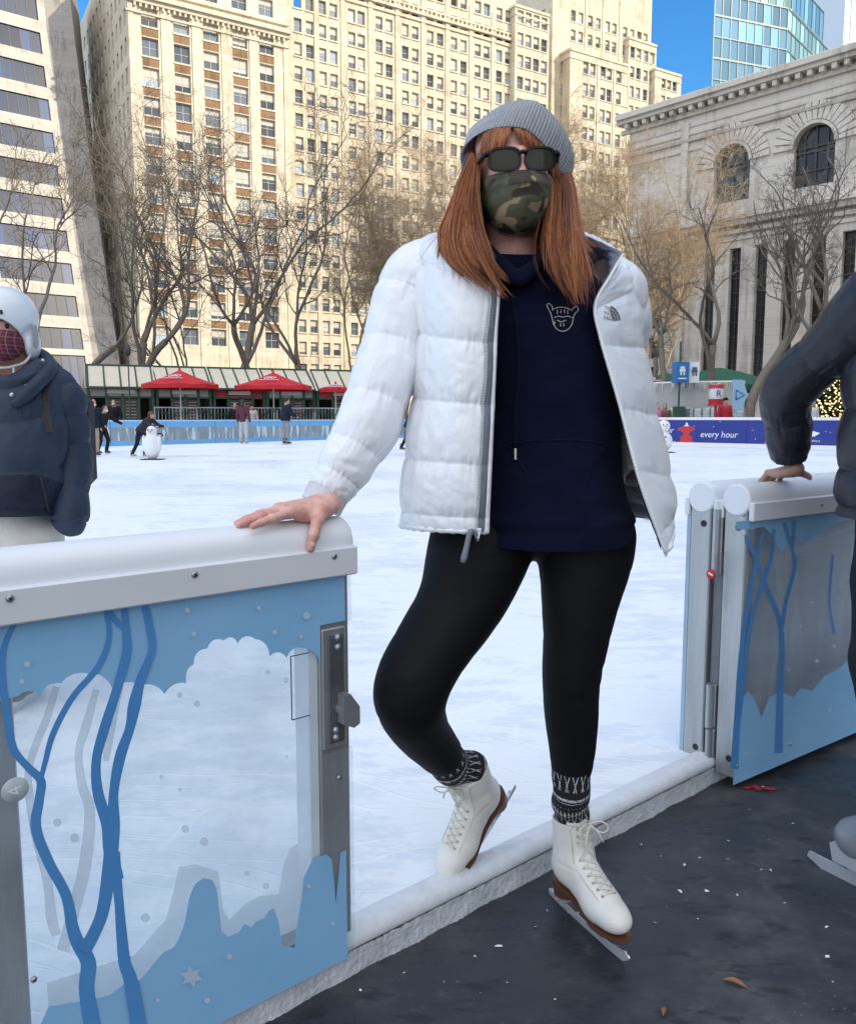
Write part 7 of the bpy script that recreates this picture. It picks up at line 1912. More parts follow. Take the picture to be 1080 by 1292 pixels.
# ---- figure skates
def skate(M, lean, name_label=None, seed=0):
    cl, sl = math.cos(lean), math.sin(lean)
    def sh(x, z):      # shaft point rotated about the ankle
        dx, dz = x-.055, z-.13; return (.055+dx*cl+dz*sl, 0, .13-dx*sl+dz*cl)
    s = SDF((-.06, -.07, .03), (.29, .07, .34), .0028)
    s.ell((.046, 0, .118), (.044, .034, .046), None, .02).cone((.06, 0, .112), (.165, 0, .088), .034, .036, .02).ell((.178, 0, .086), (.056, .0415, .034), None, .02).ell((.220, 0, .082), (.036, .033, .027), None, .02)
    s.cone((.078, 0, .150), (.168, 0, .098), .035, .031, .02)
    a, b_ = sh(.054, .13), sh(.050, .262); s.cone(a, b_, .0405, .0455, .02)
    s.ell(sh(.085, .20), (.02, .030, .07), None, .02)
    nu_ = (sl, 0, cl); top = sh(.05, 0.236); s.plane(top, nu_)
    s.cone(sh(.050, .19), sh(.050, .30), .037, .042, .004, 'sub')
    s.plane((0, 0, .079), (-.129, 0, -.99), .004)
    V, Fc = s.geo(1); bv = BVHTree.FromPolygons([Vector(q) for q in V], Fc)
    def crease(Q):
        x, y, z = Q[:, 0], Q[:, 1], Q[:, 2]; an = np.exp(-((z-.15)/.03)**2)*np.exp(-((x-.09)/.05)**2)
        return .0008*fbm(x*22, y*22, z*22, 2)-.0028*an*np.maximum(0, noise3(x*18, y*9, z*75)-.05)
    Vd = disp_geo(V, Fc, crease)
    up = wpart('figure_skate', mesh('figure_skate', xf(Vd, M), Fc, LEATHER, smooth=True))
    if name_label: up['label'] = name_label
    def T(p): return M @ Vector(p)
    def tm(mb): mb.v = [tuple(T(q)) for q in mb.v]; return mb
    # tongue
    P = np.zeros((14, 9, 3))
    for i in range(14):
        for j in range(9):
            t = i/13; x, _, z = sh(.097-.012*t, .17+.105*t); w = (j-4)/4; P[i, j] = (x-.018*w*w+.008*t, w*.032, z-.01*w*w*t)
    o = link('tongue', mesh('tongue', xf(P.reshape(-1, 3), M), grid_faces(14, 9), LEATHER, smooth=True), up, True)
    # sole, heel
    b = MB(); xs = np.linspace(.0, .256, 40); zs = lambda x: .0785-.129*x/.99+max(0, x-.17)**2*1.2; hw = lambda x: float(np.interp(x, [0, .008, .02, .05, .1, .14, .18, .215, .24, .25, .256], [.008, .021, .030, .034, .030, .034, .0415, .037, .026, .016, .004]))
    v = []
    for x in xs:
        w = hw(x); z = zs(x); v += [(x, -w-.0003, z+.001), (x, -w+.0015, z-.0035), (x, w-.0015, z-.0035), (x, w+.0003, z+.001)]
    f = [(4*i+k, 4*i+(k+1) % 4, 4*i+4+(k+1) % 4, 4*i+4+k) for i in range(39) for k in range(4)]; b.add(v, f+[(3, 2, 1, 0), (156, 157, 158, 159)], 0)
    n = 18; hv = []
    for (zz, sc) in ((.072, 1.), (.040, .86)):
        for k in range(n): 
            a = 2*PI*k/n; x = .036+.036*math.cos(a)*sc; hv.append((x, .0325*math.sin(a)*sc*(1 if math.cos(a) < .5 else .95), zz-(.004 if zz > .05 and x > .05 else 0)))
    b.add(hv, [(k, (k+1) % n, n+(k+1) % n, n+k) for k in range(n)]+[tuple(range(n, 2*n))], 0)
    tm(b).build('sole', [SOLE], up, True)
    # blade with stanchions and toe pick
    b = MB(); bot = [(-.035, .010), (-.030, .003), (.0, .0005), (.10, 0), (.20, .001), (.235, .003), (.250, .006), (.262, .014), (.268, .022), (.262, .026), (.258, .024), (.255, .030), (.240, .024), (.20, .016), (.10, .014), (.0, .014), (-.033, .016)]
    b.prism([(x, -.002, z) for x, z in bot], (0, 1, 0), .004)
    for st in ([(.012, .012), (.026, .012), (.034, .026), (.052, .040), (.012, .040), (.008, .03)], [(.150, .012), (.170, .012), (.186, .03), (.215, .0475), (.150, .053), (.146, .04)]):
        b.prism([(x, -.0035, z) for x, z in st], (0, 1, 0), .007)
    b.prism([(.004, -.020, .0385), (.066, -.020, .0385), (.066, .020, .0385), (.004, .020, .0385)], (0, 0, 1), .003); b.prism([(.135, -.026, .0530), (.232, -.022, .0455), (.232, .022, .0455), (.135, .026, .0530)], (0, 0, 1), .003)
    for (x, y) in ((.012, .014), (.058, .014), (.012, -.014), (.058, -.014)): b.cyl((x, y, .036), (x, y, .042), .003, None, 8)
    tm(b).build('blade', [BLADE], up, True)
    # snow packed on the blade
    b = MB(); rn = random.Random(seed)
    for k in range(46):
        x = rn.uniform(-.02, .25); r_ = rn.uniform(.0012, .0036); c = Vector((x, rn.choice((-1, 1))*rn.uniform(.001, .005), rn.uniform(.004, .018)))
        bm = bmesh.new(); bmesh.ops.create_icosphere(bm, subdivisions=1, radius=r_); b.add([c+Vector((q.co.x*1.4, q.co.y*.7, q.co.z))*rn.uniform(.7, 1.2) for q in bm.verts], [[q.index for q in f_.verts] for f_ in bm.faces], 0, True); bm.free()
    o = tm(b).build('packed_snow', [CRUST], up, True); o['kind'] = 'stuff'
    # lacing: eyelets on both quarter edges, criss-cross laces over the front
    rows = []
    for t in np.linspace(0, 1, 10):
        if t < .62: q = t/.62; c = Vector((.192-.084*q, 0, .120+.055*q)); d = Vector((-.22-.45*q, 0, -.95+.35*q))
        else: q = (t-.62)/.38; x, _, z = sh(.115-.010*q, .190+.052*q); c = Vector((x+.03, 0, z+.01)); d = Vector((-1, 0, -.12))
        rows.append((c, d.normalized()))
    def surf(c, d, y, off): 
        o_ = c+Vector((0, y, 0))-d*.10; h = bv.ray_cast(o_, d); return (h[0]-d*off) if h[0] is not None else c+d*.02
    lc = MB(); ey = MB(); wv = [.016, .0165, .017, .0175, .018, .018, .018, .0185, .019, .019]
    Pp = [[surf(c, d, sg*w, .003) for sg in (-1, 1)] for (c, d), w in zip(rows, wv)]
    for i in range(len(rows)-1):
        for k in (0, 1):
            a, c = Pp[i][k], Pp[i+1][1-k]; m_ = (a+c)/2; (cc, dd) = rows[i]; lift = .0045 if k else .0025
            lc.tube(crv([a, a*.7+c*.3-dd*lift, m_-dd*(lift+.001), a*.3+c*.7-dd*lift, c], 9), .0019, 6)
    lc.tube(crv([Pp[0][0], (Pp[0][0]+Pp[0][1])/2-rows[0][1]*.003, Pp[0][1]], 6), .0019, 6)
    tp = Pp[-1]; cT, dT = rows[-1]; cen = (tp[0]+tp[1])/2-dT*.004
    for sg in (-1, 1):   # bow
        lc.tube(crv([tp[0 if sg < 0 else 1], cen, cen+Vector((.010, sg*.022, .006)), cen+Vector((.016, sg*.040, -.008)), cen+Vector((.014, sg*.026, -.020)), cen+Vector((.005, 0, -.003))], 18), .0018, 6)
        lc.tube(crv([cen, cen+Vector((.013, sg*.014, -.016)), cen+Vector((.018, sg*.025, -.040))], 8), .0017, 6)
    for i, pr in enumerate(Pp):
        for k in (0, 1): ey.cyl(pr[k]+rows[i][1]*.0035, pr[k]-rows[i][1]*.0005, .0031, .0026, 8)
    tm(lc).build('laces', [LACE], up, True); tm(ey).build('eyelets', [EYELET], up, True)
    # facing seams on the quarters
    b = MB()
    for sg in (-1, 1):
        l = []
        for (c, d), w in zip(rows, wv): l.append(surf(c, d, sg*(w+.011), .0006))
        b.tube(crv(l, 40), .0009, 5)
    tm(b).build('seam', [m_fabric('seam_thread', (.62, .59, .53), .7)], up, True)
    return T(sh(.050, 0.236)), T(sh(.050, .15))
fb, ff = hitz(692, 1128, 0), hitz(788, 1217, 0); dL = (ff-fb); dL.z = 0; dL.normalize()
xl, yl_, zl = rot_to(dL, (.0, .0, 1)); oL = Vector((fb.x, fb.y, 0.001))+dL*.037
ML = frameM(oL, xl, yl_, zl); topL, ankL = skate(ML, 0., 'white figure skate standing flat on the black rubber floor', 3)
Tt = hitz(560, 1101, .085); Hh = W(630, 990, 2.06); xr = (Tt-Hh).normalized(); zr = Vector((-.32, -.50, .76))
xr, yr_, zr = rot_to(xr, zr); oR = Hh-zr*.078-xr*.0
MR = frameM(oR, xr, yr_, zr); topR, ankR = skate(MR, -.12, 'white figure skate tipped onto its toe on the ice behind', 4)
def sock(path, rad, name_label):
    nu, nv = 60, 46; G = tube_grid(path, rad, nu, nv); n = grid_normals(G, True, False); s = np.sign(((G-G.mean(1, keepdims=True))*n).sum(2).mean())
    v = np.linspace(0, 1, nv)[:, None]; u = np.arange(nu)[None, :]*2*PI/nu
    G += s*n*(.0035*np.sin(v*19+1.5*np.sin(u))*np.sin(PI*v)+.003*noise3(np.cos(u)*2, np.sin(u)*2, v*9))[..., None]
    uv = np.zeros((nv, nu, 2)); uv[..., 0] = np.arange(nu)/nu; uv[..., 1] = np.linspace(0, 1, nv)[:, None]
    o = wpart('sock', mesh('sock', G.reshape(-1, 3), grid_faces(nv, nu, True, s > 0), NORDIC, smooth=True, uv=uv.reshape(-1, 2))); return o
sock([ankL, topL*.6+ankL*.4, topL+Vector((0, 0, .01)), W(720, 1005, 1.865), W(721, 966, 1.84)], [.036, .037, .0395, .0405, .0445], '')
sock([ankR, topR*.5+ankR*.5, topR, W(569, 966, 1.90), W(555, 947, 1.84)], [.034, .036, .040, .043, .0475], '')
# =================================================================== other people
def fig(root, h, face_yaw, M, res, P, mats, parts):
    """a clothed figure grown from a joint table P (local coords, facing -y, z up, metres for a 1.75 m person)"""
    k = h/1.75
    def J(n): return Vector(P[n])
    lo = np.min([list(v) for v in P.values()], axis=0)-.24; hi = np.max([list(v) for v in P.values()], axis=0)+.24
    def put(s, name, m, parent=None, smooth=1, disp=None):
        V, Fc = s.geo(smooth)
        if disp is not None: V = disp_geo(V, Fc, disp)
        return link(name, mesh(name, V*k, Fc, m, smooth=True), parent or root)
    out = {}
    # body: head, neck, trunk, limbs and hands as one surface
    s = SDF(lo, hi, res); hd = J('head'); yaw = Matrix.Rotation(P_yaw(P), 3, 'Z')
    def Hd(x, y, z): return hd+yaw@Vector((x, y, z))
    s.ell(Hd(0, .016, .035), (.075, .094, .088), yaw, .02).ell(Hd(0, -.02, -.035), (.060, .073, .085), yaw, .03).cone(Hd(0, -.086, .012), Hd(0, -.110, -.03), .008, .013, .012).ell(Hd(0, -.06, -.095), (.03, .03, .022), yaw, .03)
    for sg in (-1, 1): s.ell(Hd(sg*.074, .012, -.008), (.010, .022, .030), yaw, .006)
    s.cone(Hd(0, .03, -.07), J('neck'), .052, .056, .03).cone(J('neck'), J('chest'), .06, .10, .05).cone(J('chest'), J('pelvis'), .10, .11, .05)
    for sd in ('l', 'r'):
        s.chain([J('sho_'+sd), J('elb_'+sd), J('wri_'+sd)], (.045, .036, .026), .03)
        if not parts.get('hand_'+sd):
            d = (J('wri_'+sd)-J('elb_'+sd)).normalized(); w = J('wri_'+sd); q = d.orthogonal().normalized()
            s.cone(w, w+d*.08, .028, .034, .02)
            for f_ in range(4): s.cone(w+d*.08+q*(.018*(f_-1.5)), w+d*.155+q*(.016*(f_-1.5)), .010, .008, .006)
            s.cone(w+d*.03+q*.03, w+d*.09+q*.055, .012, .009, .008)
        s.chain([J('hip_'+sd), J('kne_'+sd), J('ank_'+sd)], (.07, .045, .032), .03)
    out['body'] = put(s, 'body', mats['skin'])
    # trousers
    s = SDF(lo, hi, res)
    w0 = parts.get('legw', 1.); s.ell(J('pelvis')+Vector((0, .01, .0)), (.165, .125, .13), None, .04)
    for sd in ('l', 'r'): s.chain([J('hip_'+sd), (J('hip_'+sd)+J('kne_'+sd))/2, J('kne_'+sd), J('ank_'+sd)], (.10*w0, .085*w0, .068*w0, .060*w0), .03)
    lm = parts.get('leg_disp')
    out['trousers'] = put(s, 'trousers', mats['trousers'], disp=lambda V: .006*noise3(V[:, 0]*9, V[:, 1]*9, V[:, 2]*16))
    # coat
    if not parts.get('own_coat'):
        s = SDF(lo, hi, res); c, p = J('chest'), J('pelvis'); hem = c.lerp(p, parts.get('hem', 1.1)); t = parts.get('coatw', 1.)
        s.ell(J('neck').lerp(c, .55), (.19*t, .12*t, .10), None, .05); s.ell(c, (.185*t, .135*t, .16), None, .06); s.cone(c, hem, .15*t, .165*t, .06); s.ell(hem, (.18*t, .14*t, .07), None, .05)
        ax = (p-c).normalized(); s.plane(hem+ax*.05, ax, .0)
        for sd in ('l', 'r'): s.chain([J('sho_'+sd), J('elb_'+sd), J('wri_'+sd)], (.080*t, .066*t, .050*t), .04)
        if parts.get('collar'): s.cone(J('neck')+Vector((0, .02, .0)), J('neck')+Vector((0, .01, .07)), .085, .08, .02)
        pf = parts.get('puff', 0)
        def dd(V): return .005*fbm(V[:, 0]*8, V[:, 1]*8, V[:, 2]*12, 2)+pf*np.abs(np.sin(V[:, 2]*PI/.10))**.5
        out['coat'] = put(s, parts.get('coat_name', 'jacket'), mats['coat'], disp=dd)
    # hair or hat
    s = SDF(np.array(hd)-.26, np.array(hd)+.26, min(res, .012))
    if parts.get('hat'):
        s.ell(Hd(0, .02, .065), (.090, .108, .082), yaw, .02); s.plane(Hd(0, 0, .028), yaw@Vector((0, .25, -1)), 0.)
        if parts['hat'] == 'pom': s.ell(Hd(0, .02, .165), (.035, .035, .035), None, .01)
        out['hat'] = put(s, 'hat', mats['hat'])
        s = SDF(np.array(hd)-.26, np.array(hd)+.26, min(res, .012))
    s.ell(Hd(0, .032, .042), (.083, .094, .090), yaw, .02)
    if parts.get('long_hair'): s.chain([Hd(0, .06, .0), Hd(0, .085, -.10), Hd(0, .09, -.22)], (.075, .07, .05), .04)
    s.ell(Hd(0, -.06, -.02), (.065, .075, .07), yaw, .01, 'sub')
    if not parts.get('no_hair'): out['hair'] = put(s, 'hair', mats['hair'])
    if parts.get('mask'):
        s = SDF(np.array(hd)-.2, np.array(hd)+.2, min(res, .012)); s.ell(Hd(0, -.045, -.055), (.064, .075, .050), yaw, .02); s.ell(Hd(0, .06, -.05), (.1, .09, .1), yaw, .0, 'sub'); out['mask'] = put(s, 'face_mask', mats['mask'])
    # skates
    if parts.get('skates', True):
        for sd in ('l', 'r'):
            a = J('ank_'+sd); fd = Vector(P.get('toe_'+sd, (0, -1, 0))).normalized()
            s = SDF(np.array(a)-.3, np.array(a)+.3, min(res, .010)); s.cone(a+Vector((0, 0, .09)), a+Vector((0, 0, -.03)), .058, .05, .02).cone(a+Vector((0, 0, -.03)), a+fd*.15+Vector((0, 0, -.055)), .046, .036, .02).cone(a-fd*.03+Vector((0, 0, -.04)), a+fd*.05+Vector((0, 0, -.05)), .042, .04, .02)
            s.plane(a+Vector((0, 0, -.085)), (0, 0, -1))
            o = put(s, 'skate', mats['skate'])
            b = MB(); side = Vector((-fd.y, fd.x, 0)); z0 = a.z-.125
            pf = [(-.09, .02), (-.085, .002), (.17, 0), (.20, .012), (.19, .022), (.10, .02), (.09, .042), (.04, .042), (.03, .02), (-.03, .02), (-.035, .042), (-.075, .042)]
            b.prism([(a+fd*x-side*.002+Vector((0, 0, -.125+z))) for x, z in pf], side, .004)
            b.v = [tuple(Vector(v)*k) for v in b.v]; b.build('blade', [BLADE], o)
    return out
def P_yaw(P): return P.get('yaw', (0, 0, 0))[2] if 'yaw' in P else 0.
def joints(lean=(0, 0), arms=None, legs=None, z0=.125, yaw=0.):
    """standing joint table; lean = (sideways, forward) offset of the chest over the pelvis"""
    px, pf = lean
    P = {'pelvis': (0, 0, .96), 'chest': (px*.8, -pf*.8, 1.30-abs(pf)*.25), 'neck': (px, -pf*1.1, 1.50-abs(pf)*.35), 'head': (px*1.1, -pf*1.35-.03, 1.645-abs(pf)*.45)}
    nk = Vector(P['neck'])
    for sd, sg in (('l', 1), ('r', -1)):
        so = nk+Vector((sg*.185, 0, -.06)); P['sho_'+sd] = tuple(so)
        e, w = (arms or {}).get(sd, ((sg*.06, .02, -.28), (sg*.02, -.06, -.25))); P['elb_'+sd] = tuple(so+Vector(e)); P['wri_'+sd] = tuple(so+Vector(e)+Vector(w))
        hp = Vector((sg*.09, 0, .90)); P['hip_'+sd] = tuple(hp)
        kq, an = (legs or {}).get(sd, ((sg*.02, -.03, -.42), (sg*.01, .04, -.42))); P['kne_'+sd] = tuple(hp+Vector(kq)); a = hp+Vector(kq)+Vector(an); P['ank_'+sd] = (a.x, a.y, max(a.z, z0))
    dz = z0-min(P['ank_l'][2], P['ank_r'][2])
    P['yaw'] = (0, 0, yaw)
    return P
HAIRB = mat('brown_hair', (.045, .025, .015), .6, (.03, .016, .01), 30); HAIRK = mat('black_hair', (.012, .011, .011), .55)
SKATEB = mat('beige_skate', (.42, .36, .29), .5, (.33, .28, .22), 14); SKATEK = mat('dark_skate', (.06, .06, .065), .5)
SKIN2 = m_skin('tan_skin', (.52, .31, .22), (.43, .23, .16))
def cloth(n, c): return m_fabric('cloth_'+n, c, .85, None, 10, .003, 30)
BODYONLY = {'yaw'}
def skater(px, feet_y, head_y, rot, label, P, mats, parts, ground=ZI, group='people across the rink'):
    base = hitz(px, feet_y, ground) if feet_y > 100 else W(px, 527, feet_y); d = proj(base)[2]; top = W(px, head_y, d).z; h = (top-ground)/(1.745)*1.75
    root = thing('person', label, 'person', (base.x, base.y, ground), rot, group)
    PP = {a: v for a, v in P.items() if a != 'yaw'}
    m = dict(skin=SKIN2, trousers=cloth('jeans', (.05, .06, .09)), coat=cloth('dark', (.02, .022, .03)), hair=HAIRB, hat=cloth('hat', (.02, .02, .025)), mask=cloth('mask', (.7, .72, .75)), skate=SKATEB); m.update(mats)
    PZ = dict(PP); global _yaw; 
    fig(root, h, 0, None, .02, PZ, m, parts); return root
NV = cloth('navy', (.012, .016, .04)); BK = cloth('black', (.012, .012, .014)); KH = cloth('khaki', (.42, .34, .26)); MR = cloth('maroon', (.12, .035, .055)); LG = cloth('light_grey', (.52, .53, .56)); GR_ = cloth('mid_grey', (.28, .30, .34)); PK = cloth('pink', (.62, .25, .34)); PU = cloth('purple', (.32, .16, .42)); WH = cloth('white', (.72, .72, .72)); RD = cloth('red', (.50, .03, .05)); CREAMC = cloth('cream', (.60, .56, .50)); BR_ = cloth('brown', (.16, .09, .06))
A_DOWN = {}
skater(119, 576, 504, .9, 'skater in a dark jacket and khaki trousers just right of the navy parka', joints((.02, .02), {'l': ((.10, .02, -.26), (.04, -.10, -.2)), 'r': ((-.10, .02, -.26), (-.02, -.12, -.2))}), dict(coat=NV, trousers=KH, skate=SKATEK), dict(mask=True, coatw=1.05))
skater(131, 573, 511, 1.2, 'skater in black with one arm stretched out to the right, behind the khaki trousers', joints((0, .10), {'l': ((.16, -.16, -.20), (.10, -.20, -.12)), 'r': ((-.10, .05, -.26), (0, -.12, -.2))}, {'l': ((.03, -.14, -.40), (.02, .12, -.40)), 'r': ((-.02, .0, -.42), (-.02, .12, -.40))}), dict(coat=BK, trousers=BK, skate=SKATEK), dict(mask=True))
skater(145, 36.5, 505, 0, 'onlooker in a long black coat standing in front of the leftmost kiosk', joints(), dict(coat=BK, trousers=BK), dict(coat_name='coat', hem=1.5, skates=False, mask=True), .0)
skater(179, 577, 515, 1.25, 'stooping skater in dark clothes with a pink scarf pushing the white penguin aid', joints((0, .34), {'l': ((.06, -.22, -.20), (.0, -.20, -.02)), 'r': ((-.06, -.22, -.20), (0, -.20, -.02))}, {'l': ((.03, -.16, -.38), (.0, .12, -.40)), 'r': ((-.03, .08, -.42), (-.0, .22, -.36))}), dict(coat=cloth('charcoal', (.035, .03, .045)), trousers=BK, hat=BR_), dict(hat=True, long_hair=True))
skater(308, 560, 505, 2.9, 'skater in a maroon top and pale trousers seen from behind', joints(), dict(coat=MR, trousers=LG), dict(long_hair=True, coatw=.95))
skater(318, 39, 511, .4, 'child in a pale coat right of the maroon skater', joints(), dict(coat=CREAMC, trousers=LG), dict(hat='pom', skates=False), .0)
skater(297, 38.8, 509, .2, 'onlooker in black left of the maroon skater, behind the rail', joints(), dict(coat=BK, trousers=BK), dict(skates=False), .0)
skater(361, 561, 502, 2.2, 'skater in a dark jacket and grey trousers below the right umbrella', joints((0, .04), {'l': ((.08, -.06, -.26), (0, -.2, -.1)), 'r': ((-.08, -.06, -.26), (0, -.2, -.1))}), dict(coat=NV, trousers=GR_, hair=HAIRK, skate=SKATEK), dict(coatw=1.1))
skater(515, 568, 513, 1.6, 'skater all in black half hidden behind the white jacket', joints((0, .12), None, {'l': ((.03, -.18, -.38), (.02, .16, -.38)), 'r': ((-.02, .10, -.42), (-.02, .18, -.36))}), dict(coat=BK, trousers=BK, skate=SKATEK), dict(coatw=1.05))
for (x, y0, y1, rz, lb, m) in ((914, 32.5, 503, .2, 'person in a red coat and dark hood behind the blue board', dict(coat=RD, trousers=BK, hat=BK)), (829, 32.5, 509, .5, 'person in a pink coat beside the white jacket edge', dict(coat=PK, trousers=BK)), (838, 32.5, 510, -.4, 'person with dark hair just right of the pink coat', dict(coat=BR_, trousers=BK, hair=HAIRK)),
                               (1024, 32.5, 505, .3, 'person in a pale pink coat near the christmas tree', dict(coat=WH, trousers=GR_)), (1012, 32.5, 510, -.3, 'person in a dark coat left of the pale pink coat', dict(coat=BK, trousers=BK))):
    skater(x, y0, y1, rz, lb, joints(None or (0, 0)), m, dict(skates=False, hat=True if 'hat' in m else None, long_hair='hair' in m), .0, 'people behind the blue board')
# skating aids
def penguin(px, ytop, yb, label, snow=False):
    base = hitz(px, yb, ZI); d = proj(base)[2]; H = W(px, ytop, d).z-ZI
    root = thing('skating_aid', label, 'skating aid', (base.x, base.y, ZI), 0)
    s = SDF((-.4, -.4, 0), (.4, .4, 1.2), .015)
    if snow: s.ell((0, 0, .34), (.27, .25, .30), None, .03).ell((0, -.0, .80), (.19, .18, .18), None, .04)
    else: s.ell((0, 0, .42), (.25, .22, .42), None, .05).ell((0, 0, .86), (.15, .15, .16), None, .06); [s.ell((sg*.24, -.02, .50), (.05, .10, .25), None, .03) for sg in (-1, 1)]
    V, Fc = s.geo(1); k = H/1.0
    link('body', mesh('body', V*k, Fc, mat('white_moulded_plastic', (.78, .79, .80), .35, (.70, .71, .73), 5), smooth=True), root)
    b = MB(); b.box((0, 0, .012), (.62*k, .5*k, .02), None, 0, .006); b.build('base', [BLACKR], root)
    b = MB(); b.tube([(-.3*k, .1, .72*k), (-.24*k, .2, .78*k), (.24*k, .2, .78*k), (.3*k, .1, .72*k)], .016, 8); b.build('handle', [BLACKR], root)
    f = MB()
    for sg in (-1, 1): f.lathe([(0, .01), (.018, .006), (.02, -.01)], (sg*.06*k, (-.155 if not snow else -.175)*k, .90*k if not snow else .84*k), 10, 0, Matrix.Rotation(PI/2, 3, 'X'))
    f.cyl((0, -.14*k, .85*k if not snow else .79*k), (0, -.25*k, .83*k if not snow else .77*k), .035*k, .006, 10, 1)
    if snow:
        for z in (.2, .34, .48): f.lathe([(0, .012), (.022, .006), (.024, -.01)], (0, -.248*k, z*k), 10, 0, Matrix.Rotation(PI/2, 3, 'X'))
    f.build('face', [BLACKR, mat('orange_beak', (.75, .28, .04), .5)], root)
penguin(193, 538, 580, 'white penguin skating aid pushed by the stooping skater')
penguin(836, 529, 571, 'white snowman skating aid at the right edge of the white jacket', True)

# ---- man with white helmet and navy parka behind the left gate
def helmet_man():
    d0 = 3.15; hc = W(14, 410, d0); base = Vector((hc.x-.02, hc.y+.05, ZI)); root = thing('person', 'man in white helmet, plaid mask and navy hooded parka standing behind the left gate', 'person', (base.x, base.y, ZI), 0)
    L = lambda px, py, d: W(px, py, d)-base
    P = joints(); hd = L(8, 418, d0); nk = L(16, 462, d0+.06)
    P.update(head=tuple(hd), neck=tuple(nk), chest=tuple(L(8, 545, d0+.05)), pelvis=tuple(L(8, 655, d0+.08)), sho_l=tuple(L(72, 490, d0+.06)), elb_l=tuple(L(90, 575, d0+.10)), wri_l=tuple(L(88, 648, d0+.02)),
             sho_r=tuple(L(-58, 490, d0+.06)), elb_r=tuple(L(-84, 575, d0+.10)), wri_r=tuple(L(-74, 650, d0-.04)), hip_l=tuple(L(42, 680, d0+.08)), hip_r=tuple(L(-26, 680, d0+.08)))
    for sd, x in (('l', 46), ('r', -30)): P['kne_'+sd] = tuple(L(x, 812, d0+.03)); q = L(x, 900, d0+.08); P['ank_'+sd] = (q.x, q.y, .125)
    Pq = {a: v for a, v in P.items() if a != 'yaw'}
    WHT_T = m_fabric('off_white_trousers', (.74, .70, .63), .85, None, 9, .002, 60)
    o = fig(root, 1.75, 0, None, .010, Pq, dict(skin=SKIN, trousers=WHT_T, coat=NV, hair=HAIRK, hat=NV, mask=NV, skate=SKATEK), dict(own_coat=True, legw=1.15, hand_l=True, hand_r=True))
    PARKA = m_puffer('navy_parka_nylon', (.026, .040, .070), (.018, .028, .050), .55, .003, 0, .3); DK = m_puffer('dark_navy_panel', (.010, .014, .030), (.008, .011, .024), .6, .002, 0, .25)
    pt = lambda *a: tuple(L(*a))
    rings = [[pt(-30, 452, d0-.02), pt(-44, 452, d0+.10), pt(8, 446, d0+.22), pt(60, 452, d0+.12), pt(44, 454, d0-.02), pt(6, 474, d0-.10)],
             [pt(-52, 474, d0-.02), pt(-72, 474, d0+.10), pt(8, 470, d0+.24), pt(78, 474, d0+.12), pt(60, 476, d0-.03), pt(6, 492, d0-.13)],
             [pt(-66, 530, d0-.06), pt(-84, 530, d0+.1), pt(8, 530, d0+.26), pt(82, 530, d0+.1), pt(66, 530, d0-.06), pt(6, 540, d0-.16)],
             [pt(-66, 600, d0-.07), pt(-84, 600, d0+.1), pt(8, 598, d0+.26), pt(78, 600, d0+.1), pt(64, 600, d0-.07), pt(6, 605, d0-.17)],
             [pt(-64, 650, d0-.05), pt(-82, 648, d0+.1), pt(8, 640, d0+.25), pt(76, 648, d0+.1), pt(62, 650, d0-.05), pt(6, 652, d0-.15)]]
    nv, nu = 140, 160; G = loft(rings, nu, nv, True); n = grid_normals(G, True, False); s_ = np.sign(((G-G.mean(1, keepdims=True))*n).sum(2).mean()); n *= s_
    v = np.linspace(0, 1, nv)[:, None]; a = np.arange(nu)[None, :]*2*PI/nu
    D = .015*np.sin(PI*np.clip((v*4.2) % 1, 0, 1))**.5+.009*fbm(np.cos(a)*2, np.sin(a)*2, v*6, 3)+.004*noise3(np.cos(a)*7, np.sin(a)*7, v*16)
    G = G+n*D[..., None]; f = grid_faces(nv, nu, True, s_ > 0)
    mi = [0]*len(f)
    for q_, ff in enumerate(f):
        r_, c_ = divmod(q_, nu)
        c = G[r_, c_]; px_, py_, _ = proj(Vector(c)+base)
        if py_ > 598+.35*max(0, px_-50) and c[1] < hd.y+.1: mi[q_] = 1
    pk = link('parka', mesh('parka', G.reshape(-1, 3), f, [PARKA, DK], mi, True), root)
    for sg, nm in ((1, 'l'), (-1, 'r')):
        path = [Pq['sho_'+nm]]; 
        pa = [Vector(Pq['sho_'+nm])+Vector((-sg*.05, 0, .02)), Vector(Pq['sho_'+nm])+Vector((sg*.01, 0, -.03)), Vector(Pq['elb_'+nm])*.5+Vector(Pq['sho_'+nm])*.5+Vector((sg*.012, 0, 0)), Vector(Pq['elb_'+nm]), Vector(Pq['wri_'+nm]), Vector(Pq['wri_'+nm])+Vector((0, -.01, -.035))]
        T_, me = sleeve(pa, [.075, .080, .072, .070, .062, .054], 'sleeve', [0, .18, .36, .54, .72, .88, 1.], 80, 170, .012, PARKA, 3.+sg); link('sleeve', me, root)
    # hood lying on the shoulders, placket, snaps, strap
    b = MB(); b.tube(crv([pt(-38, 478, d0-.10), pt(-50, 462, d0+.0), pt(-30, 446, d0+.14), pt(10, 440, d0+.20), pt(48, 446, d0+.14), pt(64, 464, d0-.0), pt(44, 488, d0-.12), pt(18, 512, d0-.165)], 40), [.018]+[.026]*36+[.024, .02, .016], 14); b.build('hood', [PARKA], root)
    bv = BVHTree.FromPolygons([Vector(q)+base for q in G.reshape(-1, 3)], f)
    b = MB()
    for (x, y) in ((54, 455), (50, 474), (34, 487), (15, 498)):
        p = snap(bv, x, y, .03)
        if p is not None: b.lathe([(0, .004), (.007, .002), (.008, -.004)], p-base, 12, 0, Matrix.Rotation(PI/2, 3, 'X'))
    b.build('snap_button', [mat('snap_metal', (.55, .57, .6), .3, metal=.8)], root)
